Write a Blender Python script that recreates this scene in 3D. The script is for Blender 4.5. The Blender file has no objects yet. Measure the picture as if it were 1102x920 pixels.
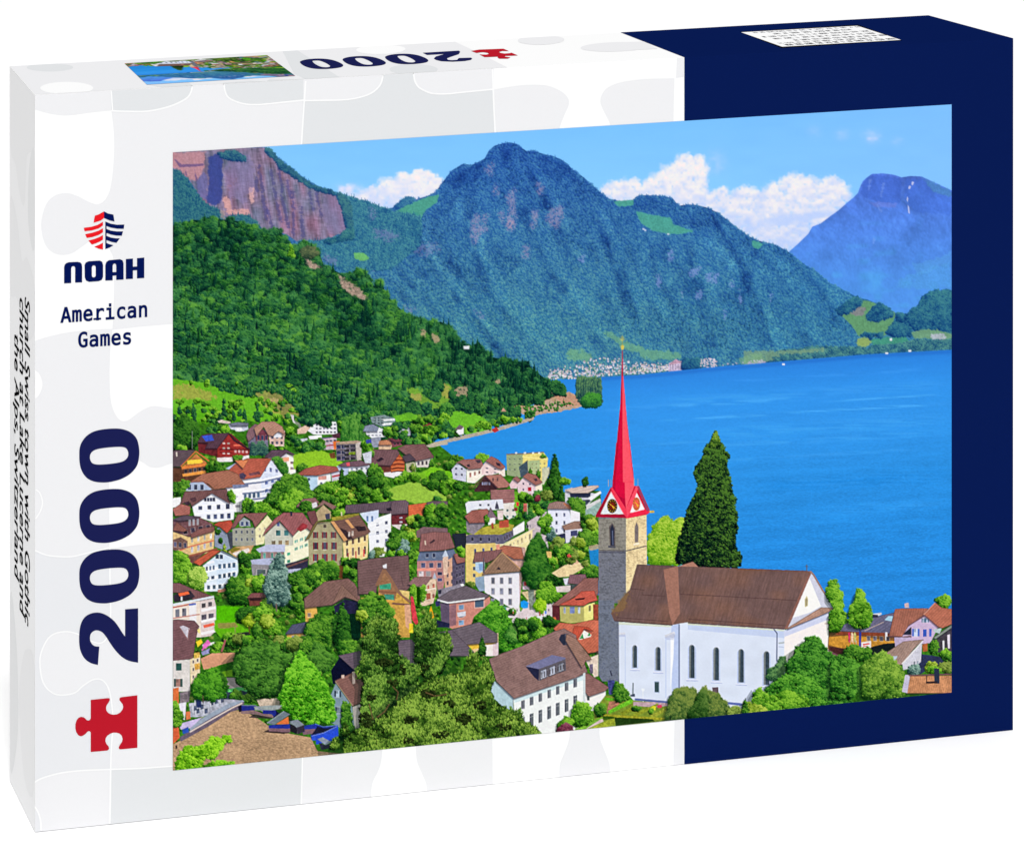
import bpy, bmesh, math, random
import numpy as np
from mathutils import Matrix, Vector
from mathutils.geometry import tessellate_polygon

SC = bpy.context.scene
COL = SC.collection

# ---------------------------------------------------------------- camera
cam_d = bpy.data.cameras.new('camera')
cam = bpy.data.objects.new('camera', cam_d); COL.objects.link(cam)
cam_d.sensor_fit = 'HORIZONTAL'; cam_d.sensor_width = 36.0
cam_d.lens = 140.28; cam_d.shift_x = -0.01779; cam_d.shift_y = -1.18021
cam_d.clip_start = 0.05; cam_d.clip_end = 500.0
R_, U_, B_ = (0.958812, -0.283988, -0.00544), (-0.01061, -0.054949, 0.998433), (-0.283842, -0.957252, -0.055699)
cam.matrix_world = Matrix(((R_[0], U_[0], B_[0], -0.2488), (R_[1], U_[1], B_[1], -1.49274), (R_[2], U_[2], B_[2], 0.5108), (0, 0, 0, 1)))
SC.camera = cam

# ---------------------------------------------------------------- studio light
wd = bpy.data.worlds.new('World'); SC.world = wd; wd.use_nodes = True
wd.node_tree.nodes['Background'].inputs[0].default_value = (1, 1, 1, 1)
wd.node_tree.nodes['Background'].inputs[1].default_value = 0.42
ld = bpy.data.lights.new('softbox', 'AREA'); ld.shape = 'DISK'; ld.size = 8.0; ld.energy = 14900.0
softbox = bpy.data.objects.new('softbox', ld); COL.objects.link(softbox)
_d = Vector((-0.11, -0.49, 0.82)).normalized()
softbox.location = _d*40.0
softbox.rotation_euler = _d.to_track_quat('Z', 'Y').to_euler()
SC.view_settings.view_transform = 'Standard'; SC.view_settings.look = 'None'
SC.view_settings.exposure = 0.0; SC.view_settings.gamma = 1.0
PAPER = 0.80            # reflectance of the unprinted white board

# ---------------------------------------------------------------- helpers
def lin(c):
    c = np.asarray(c, float)/255.0
    return np.where(c <= .04045, c/12.92, ((c+.055)/1.055)**2.4)
_mats = {}
def ink(name, rgb, rough=.6, grain=.012, flat=None):
    """matt printed board: ink colour over white board with a faint paper grain"""
    if name in _mats: return _mats[name]
    m = bpy.data.materials.new(name); m.use_nodes = True; nt = m.node_tree
    b = nt.nodes['Principled BSDF']; b.inputs['Roughness'].default_value = rough; b.inputs['Specular IOR Level'].default_value = 0.0
    c = lin(rgb)*PAPER if flat is None else np.array(flat)
    no = nt.nodes.new('ShaderNodeTexNoise'); no.inputs['Scale'].default_value = 900.0; no.inputs['Detail'].default_value = 3.0
    tc_ = nt.nodes.new('ShaderNodeTexCoord'); nt.links.new(tc_.outputs['Object'], no.inputs['Vector'])
    mx = nt.nodes.new('ShaderNodeMix'); mx.data_type = 'RGBA'
    mx.inputs[6].default_value = (*(c*(1-grain)), 1); mx.inputs[7].default_value = (*np.minimum(c*(1+grain), .97), 1)
    nt.links.new(no.outputs['Fac'], mx.inputs[0]); nt.links.new(mx.outputs[2], b.inputs['Base Color'])
    _mats[name] = m; return m
def print_mat():
    m = bpy.data.materials.new('printed_landscape'); m.use_nodes = True; nt = m.node_tree
    b = nt.nodes['Principled BSDF']; b.inputs['Roughness'].default_value = .55; b.inputs['Specular IOR Level'].default_value = 0.0
    a = nt.nodes.new('ShaderNodeAttribute'); a.attribute_name = 'ink'
    v = nt.nodes.new('ShaderNodeVectorMath'); v.operation = 'SCALE'; v.inputs['Scale'].default_value = PAPER
    nt.links.new(a.outputs['Color'], v.inputs[0]); nt.links.new(v.outputs['Vector'], b.inputs['Base Color'])
    return m
def mesh_obj(name, verts, faces, mats, parent=None, fm=None):
    me = bpy.data.meshes.new(name); me.from_pydata([tuple(map(float, v)) for v in verts], [], [tuple(f) for f in faces])
    for m in (mats if isinstance(mats, (list, tuple)) else [mats]): me.materials.append(m)
    if fm is not None: me.polygons.foreach_set('material_index', fm)
    me.update()
    o = bpy.data.objects.new(name, me); COL.objects.link(o)
    if parent is not None: o.parent = parent
    return o
def homography(src, dst):
    A = []
    for (x, y), (u, v) in zip(src, dst):
        A.append([x, y, 1, 0, 0, 0, -u*x, -u*y, -u]); A.append([0, 0, 0, x, y, 1, -v*x, -v*y, -v])
    return np.linalg.svd(np.array(A))[2][-1].reshape(3, 3)
def happly(H, p):
    p = np.asarray(p, float).reshape(-1, 2); q = np.c_[p, np.ones(len(p))] @ H.T
    return q[:, :2]/q[:, 2:]
# ---------------------------------------------------------------- print painter (numpy)
S = 2.0
PX0, PY0, PX1, PY1 = 184, 110, 1028, 832
CW, CH = int((PX1-PX0)*S), int((PY1-PY0)*S)
rng = np.random.default_rng(7)
CAN = np.zeros((CH, CW, 3), np.float32)
YY, XX = np.mgrid[0:CH, 0:CW].astype(np.float32)
GX, GY = XX/S+PX0, YY/S+PY0
ORG = [0.0, 0.0, 1.0]
def org(x, y, s=6.87): ORG[:] = [x, y, s]
def tc(pts):
    a = np.asarray(pts, float).reshape(-1, 2)
    return np.stack([(ORG[0]+a[:, 0]/ORG[2]-PX0)*S, (ORG[1]+a[:, 1]/ORG[2]-PY0)*S], 1)
def L(v): return v/ORG[2]*S
_ng = {}
class vn:
    """lazy value noise over the print, evaluated only where it is asked for"""
    __array_priority__ = 100
    def __init__(self, sx, sy, seed, ang=0.0): self.p = (sx, sy, seed, ang)
    def __getitem__(self, sl):
        sx, sy, seed, ang = self.p
        if seed not in _ng: _ng[seed] = np.random.default_rng(seed).random((257, 257)).astype(np.float32)*2-1
        g = _ng[seed]; N = 257
        X, Y = XX[sl], YY[sl]
        c, s = math.cos(ang), math.sin(ang)
        u = (X*c+Y*s)/sx+1028.3; v = (-X*s+Y*c)/sy+1028.7
        iu = np.floor(u).astype(np.int32); iv = np.floor(v).astype(np.int32)
        fu = u-iu; fv = v-iv; fu = fu*fu*(3-2*fu); fv = fv*fv*(3-2*fv)
        iu %= N; iv %= N; ju = (iu+1) % N; jv = (iv+1) % N
        a = g[iv, iu]; a = a+(g[iv, ju]-a)*fu
        b = g[jv, iu]; b = b+(g[jv, ju]-b)*fu
        return a+(b-a)*fv
    def full(self): return self[:]
    def __mul__(self, o): return self[:]*o
    __rmul__ = __mul__
    def __add__(self, o): return self[:]+o
    __radd__ = __add__
def cov(P, ss=4):
    """anti-aliased coverage of a polygon given in canvas pixels"""
    x0 = max(0, int(math.floor(P[:, 0].min()))-1); x1 = min(CW, int(math.ceil(P[:, 0].max()))+2)
    y0 = max(0, int(math.floor(P[:, 1].min()))-1); y1 = min(CH, int(math.ceil(P[:, 1].max()))+2)
    if x1 <= x0 or y1 <= y0: return None, None
    if (y1-y0) > 300: ss = 2
    m = np.zeros((y1-y0, x1-x0), np.float32); px = np.arange(x0, x1)
    Q = np.roll(P, -1, 0)
    for j in range((y1-y0)*ss):
        y = y0+(j+.5)/ss
        c = (P[:, 1] <= y) != (Q[:, 1] <= y)
        if not c.any(): continue
        xs = np.sort(P[c, 0]+(y-P[c, 1])*(Q[c, 0]-P[c, 0])/(Q[c, 1]-P[c, 1]))
        row = m[j//ss]
        for k in range(0, len(xs)-1, 2):
            row += np.clip(xs[k+1]-px, 0, 1)-np.clip(xs[k]-px, 0, 1)
    return (slice(y0, y1), slice(x0, x1)), np.clip(m/ss, 0, 1)
def comp(sl, m, col):
    CAN[sl] += (col-CAN[sl])*m[..., None]
def fill(pts, col, amt=0.03, ns=(3, 3, 5), al=1.0):
    P = tc(pts); sl, m = cov(P)
    if sl is None: return
    c = np.array(col, np.float32)[None, None]*np.ones(m.shape+(1,), np.float32)
    if amt: c = c*(1+amt*(vn(*ns)[sl]+.6*vn(ns[0]*3.1, ns[1]*3.1, ns[2]+1)[sl])[..., None])
    comp(sl, m*al, c)
def soft(pts, col, al=1.0, amt=0.5, sc=8, seed=3, blur=3):
    """polygon with a ragged soft edge"""
    P = tc(pts); lo = P.min(0)-12; hi = P.max(0)+12
    x0, y0 = max(0, int(lo[0])), max(0, int(lo[1])); x1, y1 = min(CW, int(hi[0])), min(CH, int(hi[1]))
    if x1 <= x0 or y1 <= y0: return
    sl, m = cov(P)
    if sl is None: return
    big = np.zeros((y1-y0, x1-x0), np.float32)
    oy, ox = sl[0].start-y0, sl[1].start-x0; m = m[:y1-y0-oy, :x1-x0-ox]
    big[oy:oy+m.shape[0], ox:ox+m.shape[1]] = m
    k = int(blur)
    for ax in (0, 1):
        for _ in range(2):
            cs = np.cumsum(np.pad(big, [(k+1, k) if a == ax else (0, 0) for a in (0, 1)], mode='edge'), axis=ax)
            n = 2*k+1
            big = (cs[n:] - cs[:-n])/n if ax == 0 else (cs[:, n:]-cs[:, :-n])/n
    s2 = (slice(y0, y1), slice(x0, x1))
    n = vn(sc, sc, seed)[s2]*.6+vn(sc*.4, sc*.4, seed+1)[s2]*.4
    m2 = np.clip((big-.5+amt*n)*3+.5, 0, 1)*np.clip(big*6, 0, 1)
    c = np.array(col, np.float32)*(1+.08*vn(2.5, 2.5, 9)[s2][..., None])
    comp(s2, m2*al, c)
def stroke(pts, col, w, al=1.0):
    P = tc(pts); r = L(w)/2
    for a, b in zip(P[:-1], P[1:]):
        d = b-a; n = np.array([-d[1], d[0]])/(np.hypot(*d)+1e-9)*r
        sl, m = cov(np.array([a+n, b+n, b-n, a-n]))
        if sl is not None: comp(sl, m*al, np.array(col, np.float32))
def roof(pts, col, rows=2.2, amt=.10, hi=0.0, ang=None):
    P = tc(pts); sl, m = cov(P)
    if sl is None: return
    for o in ((-1.2, 2.6), (-2.2, 4.2)):
        s2, m2 = cov(P+np.array(o))
        if s2 is not None: comp(s2, m2*.3, np.array((26, 28, 44), np.float32))
    e = P[1]-P[0] if ang is None else np.array([math.cos(ang), math.sin(ang)])
    e = e/np.hypot(*e); d = (-e[1]*XX[sl]+e[0]*YY[sl])
    t = amt*(vn(2.5, 2.5, 11)[sl]*.6+vn(9, 9, 12)[sl]*.6+vn(30, 30, 13)[sl]*.4)+.05*np.sin(d/S*2*math.pi/rows+vn(9, 9, 12)[sl])
    c = np.array(col, np.float32)*(1+t[..., None])
    comp(sl, m, c)
    for a_, b_ in zip(P, np.roll(P, -1, 0)): stroke_c(a_, b_, np.array(col)*.62, .55, .75)
    if hi:
        stroke_c(P[0], P[1], np.array(col)*1.25, 1.0, hi)
def stroke_c(a, b, col, w, al=1.0):
    d = b-a; n = np.array([-d[1], d[0]])/(np.hypot(*d)+1e-9)*w
    sl, m = cov(np.array([a+n, b+n, b-n, a-n]))
    if sl is not None: comp(sl, m*al, np.array(col, np.float32))
def bil(q, u, v): return (q[0]*(1-u)+q[1]*u)*(1-v)+(q[3]*(1-u)+q[2]*u)*v
def win(q, nx, ny, wf=.45, hf=.5, col=(60, 70, 90), shut=None, sill=None, u0=0., u1=1., v0=0., v1=1.):
    q = tc(q)
    for j in range(ny):
        for i in range(nx):
            u = u0+(u1-u0)*(i+.5)/nx; v = v0+(v1-v0)*(j+.5)/ny
            du = (u1-u0)*wf/nx/2; dv = (v1-v0)*hf/ny/2
            def put(a, b, c, d, k, al=1.0):
                sl, m = cov(np.array([bil(q, a, c), bil(q, b, c), bil(q, b, d), bil(q, a, d)]))
                if sl is not None: comp(sl, m*al, np.array(k, np.float32))
            if sill is not None: put(u-du*1.25, u+du*1.25, v-dv*1.15, v+dv*1.25, sill)
            if sill is None: put(u-du*1.22, u+du*1.22, v-dv*1.16, v+dv*1.3, (236, 232, 228), .4)
            put(u-du, u+du, v-dv, v+dv, np.array(col)*(.7+.5*rng.random()))
            put(u-du, u+du*.1, v-dv, v-dv*.1, np.array(col)*.55+np.array((90, 104, 120))*.5*rng.random(), .6)
            if shut is not None:
                put(u-du*2, u-du, v-dv, v+dv, shut); put(u+du, u+du*2, v-dv, v+dv, shut)
# ---- foliage stamps
_st = {}
def _lib(kind, var, rx, ry):
    k = (kind, var, rx, ry)
    if k in _st: return _st[k]
    r = np.random.default_rng(1000*kind+var+17)
    w, h = 2*rx+3, 2*ry+3
    y, x = np.mgrid[0:h, 0:w].astype(np.float32)
    u = (x-rx-1)/max(rx, .8); v = (y-ry-1)/max(ry, .8)
    th = np.arctan2(v, u)
    hf = r.random((h, w)).astype(np.float32)*2-1
    if kind == 0:      # leafy clump
        edge = 1.0
        for n in range(2, 8): edge = edge+.22/n*np.sin(n*th+r.random()*6.28)
        f = np.sqrt(u*u+v*v)/edge
        a = np.clip((1.02-f+.22*hf)*4, 0, 1)
        nz = np.sqrt(np.clip(1-f*f, 0, 1))
        s = .5+.27*u-.42*v+.12*(nz-.5)+.22*hf
    elif kind == 1:    # conifer
        vv = (v+1)/2
        jag = .75+.25*np.abs(np.sin(vv*9+r.random()*3))+.18*hf
        f = np.abs(u)/np.clip(vv*jag+.04, .03, 9)
        a = np.clip((1.05-f)*3, 0, 1)*np.clip((1.03-vv)*8, 0, 1)
        s = .48+.34*u/np.clip(vv, .25, 1)-.22*(vv-.5)+.25*hf
    elif kind == 3:    # tuft of long needles fanning upwards
        a = np.zeros((h, w), np.float32); s = np.zeros((h, w), np.float32)+.2
        for _ in range(11):
            an = -1.57+r.normal(0, .62); ln = (.75+.35*r.random()); bx, by = r.normal(0, .18), .55+.3*r.random()
            dx, dy = math.cos(an), math.sin(an)
            t_ = np.clip(((u-bx)*dx+(v-by)*dy)/ (1.5*ln), 0, 1); ds = np.hypot((u-bx-dx*1.5*ln*t_)*rx, (v-by-dy*1.5*ln*t_)*ry)
            k_ = np.clip(1.05-ds/(.75-.3*t_+.25), 0, 1); sh = .15+.55*t_+.5*(r.random()-.35)
            s = np.where(k_ > .15, sh, s); a = np.maximum(a, np.clip(k_*1.6, 0, 1))
    else:              # poplar / column
        edge = np.sqrt(np.clip(1-np.abs(v)**2.4, 0, 1))*(.85+.2*np.sin(v*7+r.random()*6))
        f = np.abs(u)/np.clip(edge, .05, 2)
        a = np.clip((1.05-f+.2*hf)*3, 0, 1)*(edge > .05)
        s = .5+.35*u-.15*v+.25*hf
    _st[k] = (a, np.clip(s, 0, 1.15)); return _st[k]
def stamp(x, y, rx, ry, pal, off=0.0, kind=0, al=1.0):
    rx = max(1, int(round(rx))); ry = max(1, int(round(ry)))
    a, s = _lib(kind, int(rng.integers(0, 10)), rx, ry)
    ix, iy = int(round(x))-rx-1, int(round(y))-ry-1
    x0, y0 = max(0, ix), max(0, iy); x1, y1 = min(CW, ix+a.shape[1]), min(CH, iy+a.shape[0])
    if x1 <= x0 or y1 <= y0: return
    a = a[y0-iy:y1-iy, x0-ix:x1-ix]; t = np.clip(s[y0-iy:y1-iy, x0-ix:x1-ix]+off, 0, 1)[..., None]
    d, m, l = pal
    c = np.where(t < .5, d+(m-d)*(t*2), m+(l-m)*(t*2-1))
    v = CAN[y0:y1, x0:x1]; v += (c-v)*(a*al)[..., None]
def pal(d, m, l): return tuple(np.array(k, np.float32) for k in (d, m, l))
DK = pal((4, 20, 12), (20, 62, 24), (72, 124, 44))
MD = pal((8, 32, 14), (36, 88, 28), (112, 160, 56))
LT = pal((14, 46, 12), (64, 122, 30), (144, 192, 66))
FO = pal((8, 46, 30), (28, 92, 42), (88, 152, 58))
FO2 = pal((14, 58, 34), (46, 118, 46), (120, 176, 66))
BL = pal((26, 48, 52), (66, 98, 92), (150, 178, 165))
PN = pal((22, 38, 10), (74, 104, 22), (166, 182, 70))
YG = pal((38, 60, 14), (106, 138, 38), (182, 200, 86))
OL = pal((28, 46, 18), (84, 108, 44), (150, 168, 84))
def pts_in(P, d):
    sl, m = cov(P)
    if sl is None: return np.zeros((0, 2))
    ys = np.arange(sl[0].start-d, sl[0].stop+d, d); xs = np.arange(sl[1].start-d, sl[1].stop+d, d)
    g = np.stack(np.meshgrid(xs, ys), -1).reshape(-1, 2)+(rng.random((len(xs)*len(ys), 2))-.5)*d*1.3
    i = (g[:, 0]-sl[1].start).astype(int); j = (g[:, 1]-sl[0].start).astype(int)
    ok = (i >= 0) & (j >= 0) & (i < m.shape[1]) & (j < m.shape[0])
    ok[ok] = m[j[ok], i[ok]] > .4
    g = g[ok]; return g[np.argsort(g[:, 1])]
SHADE = [False]
def foliage(pts, p=MD, r=3.0, dens=.75, kind=0, asp=1.0, light=.35, vary=.18, under=True, fine=True):
    """a crown: many leaf clumps inside an outline (r in photo pixels)"""
    P = tc(pts); R = r*S; q = pts_in(P, max(1.0, R*dens))
    if under:
        ex0 = P.max(0)-P.min(0); o = np.array((-.13*ex0[0]-1.5, .07*ex0[1]+1.5))
        for k, al in (((1.0, .28), (.6, .28)) if SHADE[0] else ()):
            sl, m = cov(P+o*k)
            if sl is not None: comp(sl, m*al, np.array((10, 24, 22), np.float32))
        sl, m = cov(P)
        if sl is not None: comp(sl, m*.9, p[0]*1.25)
    if not len(q): return
    lo, hi = P.min(0), P.max(0); c = (lo+hi)/2; ex = (hi-lo)/2+1e-6
    ox, oy = rng.random()*900, rng.random()*900
    for x, y in q:
        n = ((x-c[0])/ex[0]*.5-(y-c[1])/ex[1]*.75)
        k = .6+.8*rng.random()
        lump = math.sin((x+ox)/(R*2.1)+1.7*math.sin((y+oy)/(R*2.6)))*math.sin((y+oy)/(R*1.7)+1.3*math.sin((x+ox)/(R*3.1)))
        if rng.random() < .06: continue
        stamp(x, y, R*k, R*k*asp, p, n*light*.6+vary*1.15*(rng.random()*2-1)+.2*lump-.1, kind)
        if fine and R > 2.2:
            for _ in range(2):
                if rng.random() < .8: stamp(x+R*.9*rng.uniform(-1, 1), y+R*.8*rng.uniform(-1, 1), R*.34+.4, R*.3*asp+.4, p, n*light*.7+.42*(rng.random()-.42)+.25*lump, kind)
def tree(x, y, rx, ry, p=MD, r=2.2, **kw):
    """roundish crown, centre/radii in local units"""
    t = np.linspace(0, 2*math.pi, 18, endpoint=False); k = 1+.13*(rng.random(18)*2-1)
    foliage(np.stack([x+rx*k*np.cos(t), y+ry*k*np.sin(t)], 1), p, r, **kw)
def forest(pts, pals, r, dens=.8, con=.4, field=None, fa=.3, tall=1.3, gain=None):
    P = tc(pts); q = pts_in(P, max(1.2, r*S*dens))
    for x, y in q:
        i, j = min(CH-1, max(0, int(y))), min(CW-1, max(0, int(x)))
        f = 0 if field is None else field[i, j]*fa
        k = .75+.5*rng.random(); R = r*S*k
        p = pals[int(rng.integers(0, len(pals)))]
        if rng.random() < con: stamp(x, y-R*.5, R*.75, R*tall, p, f-.08+.1*(rng.random()-.5), 1)
        else: stamp(x, y, R, R*.95, p, f+.2*(rng.random()-.5), 0)
def conifer(x, y0, y1, w, p=DK, r=1.6):
    """pointed tree from tip y0 to base y1, half width w (local units)"""
    P = []; n = 9
    for k in range(n+1): P.append((x-w*(k/n)*(1+.12*rng.standard_normal()), y0+(y1-y0)*k/n))
    for k in range(n, -1, -1): P.append((x+w*(k/n)*(1+.12*rng.standard_normal()), y0+(y1-y0)*k/n))
    foliage(P, p, r, light=.25)
# ---------------------------------------------------------------- sky, mountains, lake
def lerp(a, b, t): return np.array(a, np.float32)*(1-t)+np.array(b, np.float32)*t
def seg(pairs): return np.array(pairs, float)
def paint_bg():
    global CAN
    org(0, 0, 1)
    t = np.clip((GY-120)/150, 0, 1)[..., None]
    CAN[:] = lerp((124, 189, 255), (148, 206, 255), 1)*t+np.array((124, 189, 255), np.float32)*(1-t)
    t = np.clip((GX-700)/330, 0, 1)[..., None]*.6
    CAN[:] = CAN*(1-t)+np.array((134, 188, 255), np.float32)*t
    CAN += (vn(60, 20, 91)*1.5)[..., None]
    # clouds
    def cloud(poly, base, lit, shade, sun=.5):
        P = np.array(poly, float)
        for x, y in pts_in(tc(P), 7):
            r = (5+9*rng.random())*S/2*1.25
            x0, y0 = int(x-r), int(y-r); x1, y1 = int(x+r)+1, int(y+r)+1
            x0, y0, x1, y1 = max(0, x0), max(0, y0), min(CW, x1), min(CH, y1)
            if x1 <= x0 or y1 <= y0: continue
            yy, xx = YY[y0:y1, x0:x1]-y, XX[y0:y1, x0:x1]-x
            f = np.sqrt(xx*xx+yy*yy)/r+.22*vn(5, 5, 41)[y0:y1, x0:x1]
            a = np.clip((1-f)*1.5, 0, 1)*.6
            lo, hi = P[:, 1].min(), P[:, 1].max(); d = (y/S+PY0-lo)/(hi-lo)
            k = np.clip(.72-yy/r*.55-d*.85+.25*(rng.random()-.5)+.3*vn(14, 10, 43)[y0:y1, x0:x1], 0, 1)[..., None]
            comp((slice(y0, y1), slice(x0, x1)), a, np.array(shade, np.float32)*(1-k)+np.array(lit, np.float32)*k)
    lit, sh = (255, 241, 238), (190, 206, 246)
    cloud([(366, 200), (376, 203), (381, 209), (394, 204), (405, 200), (418, 194), (430, 188), (443, 187), (454, 184), (466, 189), (474, 193), (478, 200), (470, 215), (440, 222), (415, 228), (395, 222), (376, 214), (366, 206)], None, lit, (200, 212, 248))
    cloud([(668, 222), (690, 226), (720, 226), (760, 240), (800, 258), (846, 274), (872, 252), (900, 230), (912, 212), (906, 195), (894, 190), (884, 195), (868, 192), (852, 189), (843, 197), (828, 203), (815, 208), (802, 204), (790, 208), (778, 203), (764, 207), (758, 200), (757, 185), (754, 169), (738, 166), (722, 176), (706, 190), (690, 196), (676, 196), (660, 198), (646, 202), (652, 212)], None, lit, (190, 206, 248))
    for x, y, rx, ry, al in [(845, 237, 50, 6, .75), (880, 231, 32, 5, .7), (720, 215, 30, 6, .35), (800, 238, 28, 8, .3)]:
        f = ((GX-x)/rx)**2+((GY-y+.12*(GX-x))/ry)**2
        CAN += (np.array((186, 205, 250), np.float32)-CAN)*(np.clip(1-f+.25*vn(9, 5, 45), 0, 1)*al)[..., None]
    for x, y, rx, ry, al in [(938, 147, 9, 7, .55), (906, 145, 8, 6, .3), (965, 152, 7, 5, .25), (876, 142, 8, 8, .15), (770, 176, 12, 14, .25), (376, 202, 14, 5, .6)]:
        f = ((GX-x)/rx)**2+((GY-y)/ry)**2
        CAN += (np.array((232, 222, 250), np.float32)-CAN)*(np.exp(-f*1.4)*np.clip(.8+.6*vn(9, 7, 46), 0, 1.3)*al)[..., None]
    # far right peak
    far = [(844, 276), (850, 270), (858, 263), (869.7, 251.6), (874, 244), (882.8, 240.7), (893, 233), (902, 226.6), (913, 217), (918, 213), (923, 208), (926, 200), (928.5, 195), (933, 191), (938.3, 187.3), (950.3, 186.7), (961, 188), (970, 191), (980, 189.5), (991.7, 190.2), (1000, 194), (1009, 198.2), (1026, 206), (1030, 350), (840, 350)]
    P = tc(far); sl, m = cov(P)
    ang = 1.15
    n = .3*vn(26, 8, 51, ang)+.25*vn(10, 4, 52, .5)+.35*vn(5, 3.4, 53, 1.4)+.5*vn(30, 18, 57, .8)+.4*vn(60, 40, 54)
    up = np.clip((GY-190)/120, 0, 1)
    c = lerp((84, 116, 204), (78, 138, 226), 0)*(1-up[..., None])+np.array((88, 148, 226), np.float32)*up[..., None]
    c = c*(1+.12*n[..., None]*(1.4-up[..., None]*.9)); c[..., 1] += np.clip(-.3+vn(30, 16, 55), 0, 1)*18*up
    comp(sl, m, c[sl])
    org(800, 110, 4.59)
    soft([(600, 390), (640, 356), (780, 378), (775, 495), (700, 500), (615, 480), (568, 455)], (66, 98, 186), .5, .4, 9, 60)
    soft([(800, 380), (900, 380), (1028, 440), (1028, 560), (850, 540), (790, 470)], (66, 104, 196), .35, .5, 9, 62)
    soft([(880, 372), (960, 405), (1028, 440), (1028, 470), (930, 440)], (84, 138, 178), .6, .5, 7, 63)
    soft([(610, 490), (760, 500), (750, 520), (640, 515)], (120, 130, 205), .45, .5, 6, 64)
    for q in [[(618, 380), (632, 380), (622, 440), (614, 430)], [(688, 395), (698, 400), (682, 480), (676, 470)], [(655, 500), (690, 540), (672, 545)], [(640, 670), (652, 680), (632, 715)]]:
        soft(q, (132, 160, 226), .4, .9, 3, 65, 1)
    for q in [[(832, 392), (843, 396), (836, 412), (829, 408)], [(817, 412), (828, 416), (822, 430), (814, 428)], [(808, 465), (814, 475), (811, 496), (806, 484)], [(811, 505), (818, 520), (822, 552), (814, 548)]]:
        fill(q, (226, 220, 244), .05, al=.75)
    soft([(760, 870), (900, 830), (1028, 790), (1028, 920), (760, 920)], (90, 158, 215), .5, .6, 10, 66)
    soft([(830, 800), (960, 770), (1028, 740), (1028, 790), (930, 830), (860, 850)], (98, 165, 214), .35, .7, 10, 67)
    # main mountain
    org(0, 0, 1)
    ridge = [(184, 150), (284.6, 159), (293, 165), (302, 172), (310.7, 179.4), (330, 193.6), (342, 200), (354, 204.5), (369.5, 210), (380, 215.5), (392, 219), (401, 222.5), (413, 227), (425, 222.5), (432, 216), (439, 212), (443.7, 212), (447, 215), (460, 210.8), (468.4, 207), (476.7, 195.4), (481, 190), (486, 183.6), (492, 180), (498, 176.5), (507, 177.7), (514, 175), (521.5, 170.7), (526, 162.4), (532, 157), (540.4, 154.6), (548, 153.5), (554.5, 154.6), (566, 162.4), (576, 163), (585, 166), (595, 168), (604, 171.8), (610, 176), (616, 182.5), (628, 191), (638, 200), (646, 207), (655.4, 214), (667, 216.6), (681, 215.5), (684, 212), (688.4, 210), (700, 210.5), (714, 211), (723.8, 213.6), (728, 219), (731, 221.4), (740, 220), (750, 221), (761.5, 223.7), (772, 229), (782.7, 236.7), (794, 246), (806, 254.4), (815.8, 259), (824, 261), (832, 262.6), (846.4, 269.7), (857, 278), (867.6, 286), (878.4, 292), (891.5, 304), (900, 308), (909, 313), (924, 320.5), (932, 322), (939.4, 325), (950, 329), (960, 338), (975, 345), (1030, 350), (1030, 400), (560, 430), (184, 470)]
    P = tc(ridge); sl, m = cov(P)
    form = (.4*vn(70, 34, 71, .95)+.2*vn(30, 12, 72, 1.2)+.2*vn(13, 7, 73, 1.0)+.5*vn(150, 90, 74))
    base = lerp((34, 84, 142), (34, 84, 142), 0)
    up = np.clip((GY-150)/200, 0, 1)[..., None]; rt = np.clip((GX-500)/450, 0, 1)[..., None]
    base = np.array((34, 74, 136), np.float32)*(1-up)+np.array((44, 100, 134), np.float32)*up
    base = base*(1-rt*.5)+np.array((36, 82, 134), np.float32)*rt*.5
    comp(sl, m, (base*(1+.16*form[..., None]))[sl])
    clump = .6*vn(16, 11, 75, .9)[:]+.6*vn(7, 6, 76)[:]
    rg = lambda a, b_, sd, an: 1-2.4*np.abs(vn(a, b_, sd, an)[:])
    fld = form*.15+clump*.6
    org(380, 140, 4.24)
    D = (34, 72, 158)
    RK = []
    for q in [[(610, 100), (690, 62), (780, 95), (800, 130), (740, 150), (690, 170), (620, 150)], [(840, 120), (960, 150), (1000, 190), (940, 230), (870, 200)], [(750, 260), (800, 260), (830, 360), (790, 440), (745, 400)], [(380, 280), (480, 180), (600, 140), (610, 220), (450, 320)], [(850, 330), (900, 350), (880, 420), (840, 400)], [(1040, 380), (1100, 420), (1100, 560), (1050, 480)], [(420, 580), (560, 640), (640, 760), (560, 740), (430, 640)], [(640, 520), (780, 600), (700, 660), (620, 590)], [(850, 640), (1000, 700), (960, 800), (880, 760)]]:
        RK.append((tc(q), -.34))
    org(620, 140, 4.24)
    for q in [[(262, 330), (290, 297), (440, 312), (462, 340), (440, 380), (400, 395), (300, 375), (268, 360)], [(450, 390), (480, 345), (510, 338), (600, 355), (680, 410), (640, 440), (540, 440), (450, 425)], [(120, 420), (180, 470), (230, 560), (250, 700), (190, 690), (140, 560)], [(330, 520), (420, 500), (440, 590), (340, 600)], [(440, 600), (560, 680), (540, 760), (430, 740)], [(650, 700), (740, 720), (720, 830), (640, 790)], [(800, 640), (900, 700), (900, 820), (800, 760)], [(0, 200), (60, 260), (110, 330), (90, 420), (20, 330)]]:
        RK.append((tc(q), -.3))
    for q in [[(80, 850), (130, 900), (140, 920), (60, 920)], [(520, 830), (560, 820), (570, 860), (530, 890)], [(700, 760), (750, 830), (740, 870), (690, 800)], [(540, 480), (640, 500), (760, 640), (700, 640), (600, 540)], [(900, 560), (1000, 640), (1080, 760), (1000, 740), (920, 640)]]:
        RK.append((tc(q), .28))
    def box(a, k):
        for ax in (0, 1):
            cs = np.cumsum(np.pad(a, [(k+1, k) if i == ax else (0, 0) for i in (0, 1)], mode='edge'), axis=ax); n = 2*k+1
            a = (cs[n:]-cs[:-n])/n if ax == 0 else (cs[:, n:]-cs[:, :-n])/n
        return a
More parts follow.
